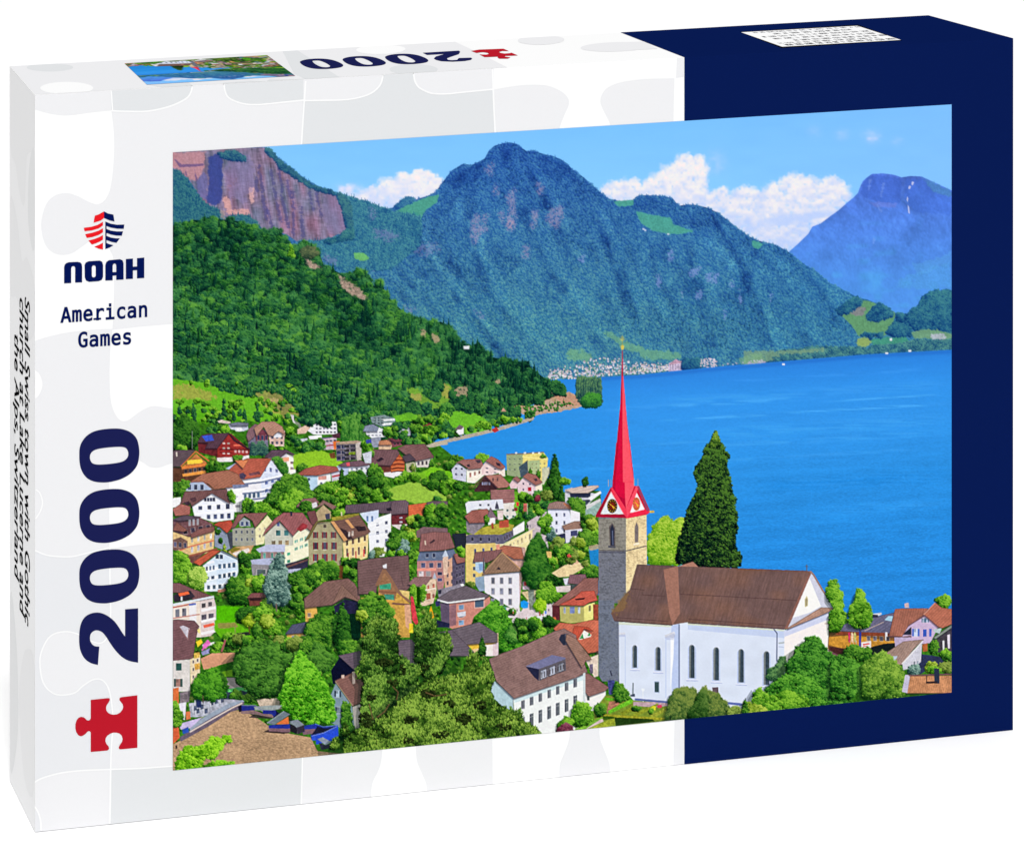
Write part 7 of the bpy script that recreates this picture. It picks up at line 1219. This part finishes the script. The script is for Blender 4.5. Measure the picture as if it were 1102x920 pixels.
GLY = {"A":[[[0.262,0.212],[0.214,0.383],[0.167,0.212],[-0.014,-0.02],[0.157,0.54],[0.272,0.54],[0.443,-0.02],[0.329,-0.02],[0.29,0.115],[0.138,0.115],[0.101,-0.02]],[[3,5,4],[3,1,5],[1,6,5],[3,2,1],[0,6,1],[3,9,2],[9,0,2],[9,8,0],[8,6,0],[3,10,9],[7,6,8]]],"m":[[[0.219,0.404],[0.234,0.391],[0.245,0.376],[0.237,0.393],[0.227,0.377],[0.24,0.392],[0.254,0.404],[0.271,0.413],[0.29,0.418],[0.31,0.419],[0.344,0.415],[0.373,0.399],[0.394,0.373],[0.406,0.336],[0.413,0.288],[0.415,0.226],[0.415,-0.02],[0.317,-0.02],[0.317,0.223],[0.316,0.27],[0.313,0.302],[0.309,0.317],[0.306,0.322],[0.302,0.324],[0.294,0.326],[0.284,0.324],[0.278,0.321],[0.274,0.315],[0.27,0.3],[0.267,0.269],[0.265,0.223],[0.265,-0.02],[0.167,-0.02],[0.167,0.223],[0.166,0.271],[0.163,0.303],[0.159,0.317],[0.155,0.322],[0.15,0.324],[0.142,0.326],[0.133,0.324],[0.128,0.321],[0.124,0.316],[0.12,0.3],[0.117,0.269],[0.116,0.223],[0.116,-0.02],[0.018,-0.02],[0.018,0.41],[0.116,0.41],[0.116,0.424],[0.088,0.382],[0.1,0.395],[0.114,0.405],[0.13,0.413],[0.146,0.418],[0.164,0.419],[0.184,0.418],[0.203,0.413]],[[51,52,50],[52,49,50],[8,10,9],[55,57,56],[54,57,55],[7,10,8],[54,58,57],[7,11,10],[53,58,54],[6,11,7],[53,0,58],[47,52,48],[52,49,48],[52,0,53],[5,11,6],[52,1,0],[5,12,11],[47,42,52],[42,41,52],[41,1,52],[4,2,3],[4,12,5],[41,40,1],[40,4,1],[4,2,1],[40,12,4],[40,39,12],[39,13,12],[39,24,13],[24,23,13],[23,14,13],[39,25,24],[38,25,39],[22,14,23],[37,25,38],[37,26,25],[21,14,22],[36,26,37],[36,27,26],[20,14,21],[35,27,36],[47,43,42],[35,28,27],[34,28,35],[19,14,20],[47,44,43],[34,29,28],[19,15,14],[33,29,34],[18,15,19],[47,45,44],[33,30,29],[18,16,15],[17,16,18],[32,30,33],[47,46,45],[32,31,30]]],"e":[[[0.36,0.362],[0.386,0.32],[0.402,0.269],[0.407,0.212],[0.407,0.16],[0.13,0.16],[0.13,0.179],[0.133,0.142],[0.142,0.115],[0.158,0.093],[0.178,0.077],[0.204,0.068],[0.237,0.064],[0.255,0.065],[0.275,0.068],[0.295,0.073],[0.317,0.08],[0.339,0.09],[0.392,0.116],[0.392,0.006],[0.355,-0.008],[0.33,-0.016],[0.306,-0.022],[0.282,-0.027],[0.259,-0.029],[0.235,-0.03],[0.175,-0.024],[0.123,-0.003],[0.079,0.031],[0.048,0.076],[0.029,0.131],[0.023,0.195],[0.029,0.257],[0.047,0.311],[0.078,0.357],[0.12,0.392],[0.17,0.413],[0.227,0.42],[0.278,0.413],[0.323,0.394],[0.136,0.249],[0.301,0.25],[0.3,0.26],[0.292,0.285],[0.281,0.302],[0.267,0.315],[0.248,0.322],[0.224,0.325],[0.2,0.322],[0.179,0.314],[0.162,0.3],[0.148,0.281],[0.138,0.257]],[[36,38,37],[36,39,38],[35,39,36],[35,0,39],[34,0,35],[34,1,0],[33,47,34],[47,1,34],[33,48,47],[46,1,47],[45,1,46],[33,49,48],[45,2,1],[44,2,45],[33,50,49],[32,50,33],[43,2,44],[32,51,50],[42,2,43],[32,52,51],[42,3,2],[41,3,42],[32,40,52],[31,40,32],[40,3,41],[31,3,40],[31,4,3],[30,6,31],[6,4,31],[30,5,6],[7,4,6],[30,7,5],[7,4,5],[30,8,7],[29,8,30],[17,19,18],[29,9,8],[29,10,9],[16,19,17],[15,19,16],[29,11,10],[28,11,29],[14,19,15],[13,19,14],[28,12,11],[12,19,13],[28,19,12],[27,19,28],[27,20,19],[26,20,27],[26,21,20],[26,22,21],[26,23,22],[25,23,26],[25,24,23]]],"r":[[[0.422,0.386],[0.422,0.271],[0.378,0.302],[0.366,0.309],[0.354,0.314],[0.342,0.317],[0.328,0.319],[0.314,0.32],[0.282,0.316],[0.257,0.306],[0.238,0.289],[0.223,0.266],[0.214,0.234],[0.21,0.193],[0.21,-0.02],[0.106,-0.02],[0.106,0.41],[0.21,0.41],[0.21,0.399],[0.186,0.35],[0.205,0.374],[0.229,0.394],[0.256,0.408],[0.286,0.417],[0.318,0.419],[0.336,0.419],[0.352,0.416],[0.368,0.413],[0.384,0.407],[0.399,0.4]],[[23,25,24],[23,26,25],[22,26,23],[22,27,26],[22,28,27],[15,19,16],[19,17,16],[19,18,17],[21,28,22],[21,29,28],[21,0,29],[20,0,21],[20,4,0],[4,3,0],[3,2,0],[2,1,0],[19,5,20],[5,4,20],[15,11,19],[11,10,19],[10,9,19],[9,8,19],[8,7,19],[7,6,19],[6,5,19],[15,12,11],[15,13,12],[15,14,13]]],"i":[[[0.169,0.441],[0.169,0.562],[0.273,0.562],[0.273,0.441],[0.069,0.32],[0.069,0.41],[0.273,0.41],[0.273,0.07],[0.4,0.07],[0.4,-0.02],[0.042,-0.02],[0.042,0.07],[0.169,0.07],[0.169,0.32]],[[4,6,5],[4,13,6],[13,7,6],[12,7,13],[10,12,11],[10,7,12],[10,8,7],[10,9,8],[0,2,1],[0,3,2]]],"c":[[[0.389,0.129],[0.389,0.008],[0.361,-0.007],[0.341,-0.016],[0.322,-0.022],[0.302,-0.026],[0.281,-0.029],[0.26,-0.03],[0.2,-0.024],[0.147,-0.004],[0.104,0.03],[0.073,0.076],[0.054,0.131],[0.048,0.195],[0.054,0.258],[0.073,0.313],[0.104,0.359],[0.147,0.393],[0.2,0.413],[0.26,0.419],[0.281,0.419],[0.301,0.416],[0.321,0.411],[0.34,0.405],[0.36,0.397],[0.389,0.382],[0.389,0.26],[0.341,0.3],[0.326,0.309],[0.311,0.316],[0.296,0.321],[0.279,0.324],[0.261,0.325],[0.229,0.321],[0.203,0.311],[0.183,0.293],[0.168,0.268],[0.159,0.236],[0.156,0.195],[0.159,0.154],[0.168,0.121],[0.184,0.096],[0.204,0.079],[0.229,0.068],[0.261,0.064],[0.28,0.065],[0.297,0.068],[0.313,0.073],[0.328,0.08],[0.342,0.089]],[[18,20,19],[18,21,20],[18,22,21],[17,22,18],[17,23,22],[17,24,23],[17,25,24],[16,25,17],[16,30,25],[30,29,25],[29,28,25],[28,27,25],[27,26,25],[15,32,16],[32,31,16],[31,30,16],[15,33,32],[15,34,33],[14,34,15],[14,35,34],[14,36,35],[14,37,36],[13,37,14],[13,38,37],[13,39,38],[12,39,13],[12,40,39],[11,40,12],[49,1,0],[11,41,40],[11,42,41],[48,1,49],[47,1,48],[11,43,42],[10,43,11],[46,1,47],[45,1,46],[10,44,43],[44,1,45],[10,1,44],[9,1,10],[9,2,1],[8,2,9],[8,3,2],[8,4,3],[8,5,4],[7,5,8],[7,6,5]]],"a":[[[0.284,0.176],[0.244,0.176],[0.224,0.176],[0.192,0.174],[0.168,0.168],[0.15,0.16],[0.139,0.149],[0.133,0.136],[0.131,0.117],[0.132,0.101],[0.137,0.088],[0.145,0.078],[0.157,0.07],[0.171,0.065],[0.19,0.064],[0.218,0.067],[0.24,0.077],[0.258,0.093],[0.272,0.116],[0.281,0.146],[0.284,0.183],[0.383,0.304],[0.386,0.282],[0.388,0.255],[0.389,0.223],[0.389,-0.02],[0.284,-0.02],[0.284,-0.005],[0.305,0.024],[0.285,0.004],[0.262,-0.011],[0.236,-0.022],[0.208,-0.028],[0.177,-0.03],[0.135,-0.026],[0.099,-0.013],[0.068,0.009],[0.045,0.038],[0.031,0.074],[0.026,0.114],[0.032,0.159],[0.049,0.198],[0.078,0.228],[0.116,0.25],[0.163,0.262],[0.218,0.266],[0.284,0.266],[0.284,0.255],[0.282,0.28],[0.276,0.297],[0.267,0.309],[0.254,0.317],[0.234,0.323],[0.206,0.325],[0.186,0.324],[0.166,0.321],[0.145,0.316],[0.125,0.31],[0.105,0.301],[0.055,0.275],[0.055,0.386],[0.092,0.4],[0.116,0.407],[0.139,0.412],[0.162,0.416],[0.184,0.419],[0.206,0.419],[0.239,0.418],[0.269,0.412],[0.297,0.404],[0.321,0.391],[0.342,0.374],[0.36,0.354],[0.37,0.339],[0.377,0.322]],[[65,67,66],[64,67,65],[64,68,67],[63,68,64],[63,69,68],[62,69,63],[61,69,62],[61,70,69],[60,70,61],[60,71,70],[59,58,60],[58,57,60],[57,56,60],[56,71,60],[56,55,71],[55,72,71],[55,54,72],[54,73,72],[54,53,73],[53,74,73],[52,74,53],[51,74,52],[51,21,74],[50,21,51],[49,21,50],[49,22,21],[48,22,49],[48,23,22],[47,46,48],[46,23,48],[44,46,45],[44,23,46],[43,23,44],[43,24,23],[42,24,43],[41,24,42],[41,20,24],[20,25,24],[40,3,41],[3,20,41],[3,2,20],[2,1,20],[1,19,20],[0,25,20],[19,0,1],[19,25,0],[40,4,3],[40,5,4],[40,6,5],[39,6,40],[39,7,6],[18,25,19],[39,8,7],[39,9,8],[17,25,18],[38,9,39],[38,10,9],[16,25,17],[38,11,10],[38,12,11],[15,28,16],[28,25,16],[37,12,38],[37,13,12],[14,28,15],[37,14,13],[37,28,14],[36,28,37],[36,29,28],[27,25,28],[35,29,36],[35,30,29],[26,25,27],[35,31,30],[34,31,35],[34,32,31],[33,32,34]]],"n":[[[0.353,0.372],[0.372,0.337],[0.383,0.293],[0.386,0.242],[0.386,-0.02],[0.282,-0.02],[0.282,0.241],[0.28,0.271],[0.274,0.292],[0.267,0.307],[0.257,0.316],[0.244,0.321],[0.225,0.324],[0.203,0.321],[0.186,0.313],[0.172,0.299],[0.161,0.28],[0.154,0.254],[0.152,0.22],[0.152,-0.02],[0.048,-0.02],[0.048,0.41],[0.152,0.41],[0.152,0.402],[0.129,0.364],[0.147,0.384],[0.168,0.399],[0.192,0.411],[0.219,0.417],[0.248,0.419],[0.289,0.415],[0.325,0.399]],[[28,30,29],[27,30,28],[27,31,30],[26,31,27],[20,24,21],[24,22,21],[24,23,22],[25,31,26],[25,0,31],[24,0,25],[24,1,0],[20,16,24],[16,15,24],[15,14,24],[14,13,24],[13,12,24],[12,1,24],[12,11,1],[11,2,1],[10,2,11],[9,2,10],[8,2,9],[8,3,2],[7,3,8],[20,17,16],[6,3,7],[20,18,17],[6,4,3],[5,4,6],[20,19,18]]],"G":[[[0.404,0.287],[0.404,0.033],[0.376,0.011],[0.353,-0.004],[0.328,-0.015],[0.301,-0.024],[0.273,-0.029],[0.244,-0.03],[0.178,-0.022],[0.121,0.005],[0.075,0.048],[0.041,0.107],[0.022,0.177],[0.015,0.259],[0.022,0.342],[0.042,0.412],[0.075,0.471],[0.122,0.514],[0.179,0.541],[0.245,0.549],[0.27,0.548],[0.292,0.545],[0.315,0.539],[0.336,0.531],[0.357,0.521],[0.387,0.503],[0.387,0.376],[0.335,0.42],[0.318,0.432],[0.301,0.441],[0.283,0.447],[0.265,0.451],[0.247,0.452],[0.21,0.447],[0.182,0.432],[0.16,0.408],[0.143,0.371],[0.133,0.322],[0.129,0.259],[0.133,0.196],[0.143,0.146],[0.159,0.11],[0.181,0.086],[0.209,0.072],[0.245,0.067],[0.258,0.068],[0.269,0.069],[0.279,0.072],[0.288,0.075],[0.297,0.079],[0.297,0.08],[0.297,0.189],[0.222,0.189],[0.222,0.287]],[[18,20,19],[18,21,20],[18,22,21],[17,22,18],[17,23,22],[17,24,23],[17,25,24],[16,25,17],[16,31,25],[31,30,25],[30,29,25],[29,28,25],[28,27,25],[27,26,25],[15,33,16],[33,32,16],[32,31,16],[15,34,33],[15,35,34],[14,35,15],[14,36,35],[14,37,36],[13,37,14],[13,38,37],[52,0,53],[52,51,0],[51,1,0],[12,38,13],[12,39,38],[12,40,39],[50,1,51],[11,40,12],[11,41,40],[11,42,41],[10,42,11],[10,43,42],[49,1,50],[48,1,49],[47,1,48],[10,44,43],[46,1,47],[45,1,46],[44,1,45],[10,1,44],[9,1,10],[9,2,1],[9,3,2],[8,3,9],[8,4,3],[8,5,4],[7,5,8],[7,6,5]]],"s":[[[0.286,0.413],[0.306,0.408],[0.327,0.402],[0.359,0.39],[0.359,0.28],[0.312,0.305],[0.295,0.313],[0.278,0.318],[0.261,0.323],[0.244,0.325],[0.227,0.326],[0.203,0.324],[0.185,0.32],[0.173,0.315],[0.166,0.308],[0.162,0.3],[0.16,0.288],[0.162,0.278],[0.165,0.27],[0.169,0.266],[0.18,0.26],[0.204,0.252],[0.24,0.244],[0.266,0.239],[0.298,0.23],[0.326,0.216],[0.349,0.197],[0.366,0.173],[0.376,0.144],[0.379,0.113],[0.374,0.072],[0.357,0.036],[0.33,0.007],[0.295,-0.014],[0.252,-0.026],[0.204,-0.03],[0.182,-0.029],[0.161,-0.027],[0.139,-0.024],[0.116,-0.019],[0.093,-0.012],[0.054,-0.0],[0.054,0.112],[0.106,0.087],[0.127,0.079],[0.148,0.072],[0.168,0.067],[0.187,0.064],[0.205,0.064],[0.228,0.065],[0.245,0.07],[0.258,0.077],[0.267,0.086],[0.272,0.096],[0.273,0.107],[0.268,0.123],[0.247,0.138],[0.203,0.151],[0.201,0.152],[0.177,0.157],[0.141,0.166],[0.111,0.18],[0.087,0.198],[0.069,0.222],[0.059,0.25],[0.055,0.283],[0.06,0.322],[0.075,0.357],[0.101,0.385],[0.135,0.404],[0.175,0.416],[0.221,0.419],[0.244,0.419],[0.265,0.417]],[[70,72,71],[70,73,72],[70,0,73],[69,0,70],[69,1,0],[69,2,1],[68,2,69],[68,3,2],[68,6,3],[6,5,3],[5,4,3],[67,8,68],[8,7,68],[7,6,68],[66,10,67],[10,9,67],[9,8,67],[66,11,10],[66,12,11],[65,12,66],[65,13,12],[65,14,13],[65,15,14],[65,16,15],[65,17,16],[64,17,65],[64,18,17],[64,19,18],[64,20,19],[64,21,20],[64,22,21],[63,22,64],[63,23,22],[63,24,23],[63,25,24],[62,25,63],[62,26,25],[61,26,62],[61,27,26],[60,27,61],[60,28,27],[59,28,60],[58,28,59],[57,28,58],[56,28,57],[56,29,28],[55,29,56],[54,29,55],[54,30,29],[41,43,42],[53,30,54],[52,30,53],[41,44,43],[51,30,52],[41,45,44],[50,30,51],[41,46,45],[50,31,30],[49,31,50],[41,47,46],[48,31,49],[41,48,47],[41,31,48],[41,32,31],[41,33,32],[40,33,41],[39,33,40],[39,34,33],[38,34,39],[37,34,38],[37,35,34],[36,35,37]]]}
S6 = Sheet(on_front)
def words(txt, x, y, slope, sx, sy, adv):
    for i, ch in enumerate(txt):
        vs, fs = GLY[ch]; b = len(S6.v); k = S6.mat(BNAVY)
        p = np.array([(x+i*adv+vx*sx, y+slope*(i*adv+vx*sx)-vy*sy) for vx, vy in vs]); S6.v.extend(on_front(p, 4))
        for f in fs: S6.f.append([b+j for j in f]); S6.m.append(k)
        if ch == 'r':
            p = [(x+i*adv-.2, y+slope*(i*adv)), (x+i*adv+8, y+slope*(i*adv+8)), (x+i*adv+8, y+slope*(i*adv+8)-2), (x+i*adv-.2, y+slope*i*adv-2)]; S6.poly(p, BNAVY, 4.3)
words('American', 65.2, 346.9, -.069, 26.6, 29.9, 11.85)
words('Games', 83.6, 373.6, -.067, 26.6, 29.9, 11.85)
S6.build('series_lettering', box)
S7 = Sheet(on_front)
Z0 = [(155, 250), (157, 200), (170, 160), (200, 120), (245, 90), (300, 75), (370, 68), (430, 70), (480, 85), (515, 110), (538, 145), (550, 200), (550, 250), (540, 300), (520, 335), (485, 370), (430, 400), (370, 417), (320, 423), (260, 418), (215, 400), (185, 370), (165, 330), (157, 290)]
Z1 = [(225, 255), (232, 230), (255, 210), (300, 198), (370, 190), (430, 188), (460, 195), (475, 215), (478, 240), (470, 262), (450, 280), (410, 293), (340, 302), (280, 305), (245, 298), (230, 280)]
for k in range(3): S7.poly([smooth(U(60, 450+k*64.95, 6.13, Z0)), smooth(U(60, 450+k*64.95, 6.13, Z1))[::-1]], NAVY2, 4)
two = np.r_[sm(U(60, 580, 6.13, [(457, 640), (440, 618), (395, 550), (350, 510), (310, 490), (275, 483), (230, 490), (190, 515), (165, 560), (155, 620), (155, 690), (165, 740), (190, 785), (230, 815), (278, 828)])), sm(U(60, 580, 6.13, [(287, 707), (260, 705), (238, 690), (226, 660), (230, 625), (250, 605), (275, 600), (305, 612), (330, 640), (380, 715), (430, 770), (480, 800), (543, 813)])), U(60, 580, 6.13, [(543, 455), (457, 462)])]
S7.poly(two, NAVY2, 4); S7.build('piece_count', box)
S8 = Sheet(on_front)
S8.poly(U(60, 730, 9.18, [(345, 208), (520, 190), (533, 196), (534, 208), (524, 230), (502, 262), (496, 285), (500, 312), (518, 337), (545, 350), (575, 354), (605, 350), (635, 334), (658, 305), (666, 278), (660, 250), (640, 225), (628, 208), (630, 192), (642, 182), (806, 162), (806, 680), (640, 696), (625, 692), (621, 678), (633, 652), (654, 622), (660, 595), (652, 562), (630, 540), (600, 531), (570, 531), (540, 540), (510, 560), (492, 588), (490, 615), (500, 642), (522, 668), (527, 688), (518, 702), (505, 708), (345, 722), (345, 530), (338, 519), (325, 515), (312, 522), (295, 542), (270, 560), (248, 567), (222, 556), (202, 526), (193, 490), (194, 445), (206, 408), (226, 384), (250, 375), (275, 380), (292, 392), (306, 408), (325, 412), (338, 405), (345, 388)]), REDI, 4)
S8.build('jigsaw_emblem', box)
h = lambda p: U(310, 30, 4.238, p)
S9 = Sheet(on_top)
T0 = [(38, 172), (70, 148), (150, 130), (270, 120), (400, 122), (520, 140), (610, 170), (665, 200), (680, 222), (650, 245), (560, 262), (420, 273), (270, 270), (160, 250), (80, 215)]; T1 = [(225, 155), (270, 148), (330, 150), (390, 170), (450, 200), (485, 228), (470, 243), (420, 248), (350, 240), (290, 215), (245, 185)]
for dx, dy in ((0, 0), (45.9, -2.7), (91.6, -5.2)):
    S9.poly([smooth(U(320+dx, 55+dy, 13.775, T0)), smooth(U(320+dx, 55+dy, 13.775, T1))[::-1]], NAVY2, 4)
S9.poly(U(440, 40, 13.775, [(205, 240), (740, 208), (762, 225), (740, 260), (620, 300), (565, 322), (580, 345), (640, 350), (715, 345), (740, 318), (920, 312), (940, 325), (920, 345), (830, 362), (650, 372), (480, 365), (400, 345), (370, 325), (400, 295), (530, 258), (270, 272)]), NAVY2, 4); S9.build('piece_count', box)
S10 = Sheet(on_top)
S10.poly(U(500, 45, 17.22, [(120, 180), (270, 155), (720, 138), (820, 182), (700, 180), (640, 195), (660, 215), (740, 228), (830, 222), (870, 212), (985, 262), (870, 268), (760, 270), (740, 285), (850, 300), (800, 322), (640, 322), (612, 300), (612, 285), (370, 295), (275, 245), (400, 248), (450, 235), (430, 215), (350, 202), (290, 205), (220, 218)]), REDI, 4); S10.build('jigsaw_emblem', box)
# caption on the side: built-in font, reading downwards
S11 = Sheet(on_side)
def caption(txt, s0, s1, y0, y1):
    c = bpy.data.curves.new('caption', 'FONT'); c.body = txt; c.resolution_u = 3; c.offset = .012
    o = bpy.data.objects.new('caption', c); COL.objects.link(o); dg = bpy.context.evaluated_depsgraph_get(); m = o.evaluated_get(dg).to_mesh()
    vs = np.array([v.co[:2] for v in m.vertices]); fs = [tuple(p.vertices) for p in m.polygons]
    bpy.data.objects.remove(o); bpy.data.curves.remove(c)
    k = (y1-y0)/(vs[:, 0].max()-vs[:, 0].min()); cap = .72
    p = np.c_[s0+(s1-s0)*vs[:, 1]/cap, y0+(vs[:, 0]-vs[:, 0].min())*k]
    b = len(S11.v); S11.v.extend(on_side(p, 4)); mi = S11.mat(BLACK)
    for f in fs: S11.f.append([b+j for j in f]); S11.m.append(mi)
caption('Small Swiss town with Gothic', .375, .175, 335, 689); caption('church at Lake Lucerne and', .58, .38, 343, 686); caption('the Alps, Switzerland', .79, .595, 390, 658)
S11.build('caption_lettering', box)
# information label on the navy top
S12 = Sheet(on_top); q = U(796, 20, 6.122, [(10, 95), (775, 52), (1062, 145), (280, 190)]); ctr = q.mean(0)
S12.poly(ctr+(q-ctr)*np.array((1.018, 1.12)), BLACK, 4); lab = Sheet(on_top); lab.poly(q, WHITE, 5)
information = S12.build('information_label', box); lab.build('label_paper', information)
S13 = Sheet(on_top); HL = homography([(0, 0), (1, 0), (1, 1), (0, 1)], q); rnd = random.Random(4)
GREY = ink('small_print', (70, 70, 74))
for i, (v, hgt, x0, x1) in enumerate([(.07, .05, .08, .97), (.21, .06, .2, .8), (.36, .06, .06, .95), (.51, .06, .1, .9), (.66, .06, .22, .98), (.79, .05, .04, .9), (.91, .07, .06, .96)]):
    x = x0
    while x < x1:
        w = rnd.uniform(.03, .09)
        for j in range(int(w/.0125)):
            vs, fs = GLY[rnd.choice('aemrincs')]; a = x+j*.0125; k = S13.mat(BLACK if i == 6 else GREY); n0 = len(S13.v)
            S13.v.extend(on_top(happly(HL, [(a+.0115-vx*.026, v-hgt*.6+vy*hgt*2.9) for vx, vy in vs]), 6))
            for f in fs: S13.f.append([n0+q_ for q_ in f]); S13.m.append(k)
        x += w+.016
S13.build('small_print', information)
# ---------------------------------------------------------------- printed pictures
paint_bg(); paint_town()
INK = np.clip(CAN/255.0, 0, 1).astype(np.float32)
PQ = [(185.9, 164.2), (1023.9, 112.6), (1023.9, 744.6), (185.9, 828.6)]
PM_ = print_mat()
def sample(p):
    """bilinear read of the painting at drawing coordinates"""
    x = np.clip((p[:, 0]-PX0)*S-.5, 0, CW-1.001); y = np.clip((p[:, 1]-PY0)*S-.5, 0, CH-1.001)
    i, j = x.astype(int), y.astype(int); fx, fy = (x-i)[:, None], (y-j)[:, None]
    return (INK[j, i]*(1-fx)+INK[j, i+1]*fx)*(1-fy)+(INK[j+1, i]*(1-fx)+INK[j+1, i+1]*fx)*fy
def picture(name, put, quad, nu, nv, read, lay):
    H = homography([(0, 0), (1, 0), (1, 1), (0, 1)], quad)
    u, v = np.meshgrid(np.linspace(0, 1, nu), np.linspace(0, 1, nv)); uv = np.c_[u.ravel(), v.ravel()]
    co = put(happly(H, uv), lay).astype(np.float32); c = read(uv)
    me = bpy.data.meshes.new(name); me.vertices.add(len(co)); me.vertices.foreach_set('co', co.ravel())
    i = (np.arange(nv-1)[:, None]*nu+np.arange(nu-1)[None]).ravel(); q = np.c_[i, i+nu, i+nu+1, i+1].astype(np.int32)
    me.loops.add(q.size); me.loops.foreach_set('vertex_index', q.ravel())
    me.polygons.add(len(q)); me.polygons.foreach_set('loop_start', np.arange(0, q.size, 4, dtype=np.int32)); me.polygons.foreach_set('loop_total', np.full(len(q), 4, np.int32))
    a = me.color_attributes.new('ink', 'BYTE_COLOR', 'POINT'); a.data.foreach_set('color_srgb', np.c_[c, np.ones(len(c))].astype(np.float32).ravel())
    me.materials.append(PM_); me.update(); me.validate()
    o = bpy.data.objects.new(name, me); COL.objects.link(o); o.parent = box; return o
HP = homography([(0, 0), (1, 0), (1, 1), (0, 1)], PQ)
picture('landscape_picture', on_front, PQ, 1180, 900, lambda uv: sample(happly(HP, uv)), 5)
def small(uv):
    acc = 0
    for du in (-.004, -.0013, .0013, .004):
        for dv in (-.008, 0, .008): acc = acc+sample(happly(HP, np.clip(np.c_[1-uv[:, 0]+du, 1-uv[:, 1]+dv], 0, 1)))
    return acc/12
picture('small_picture', on_top, [(134, 68.9), (287.5, 60), (317.8, 82.3), (158, 91.7)], 220, 90, small, 5)
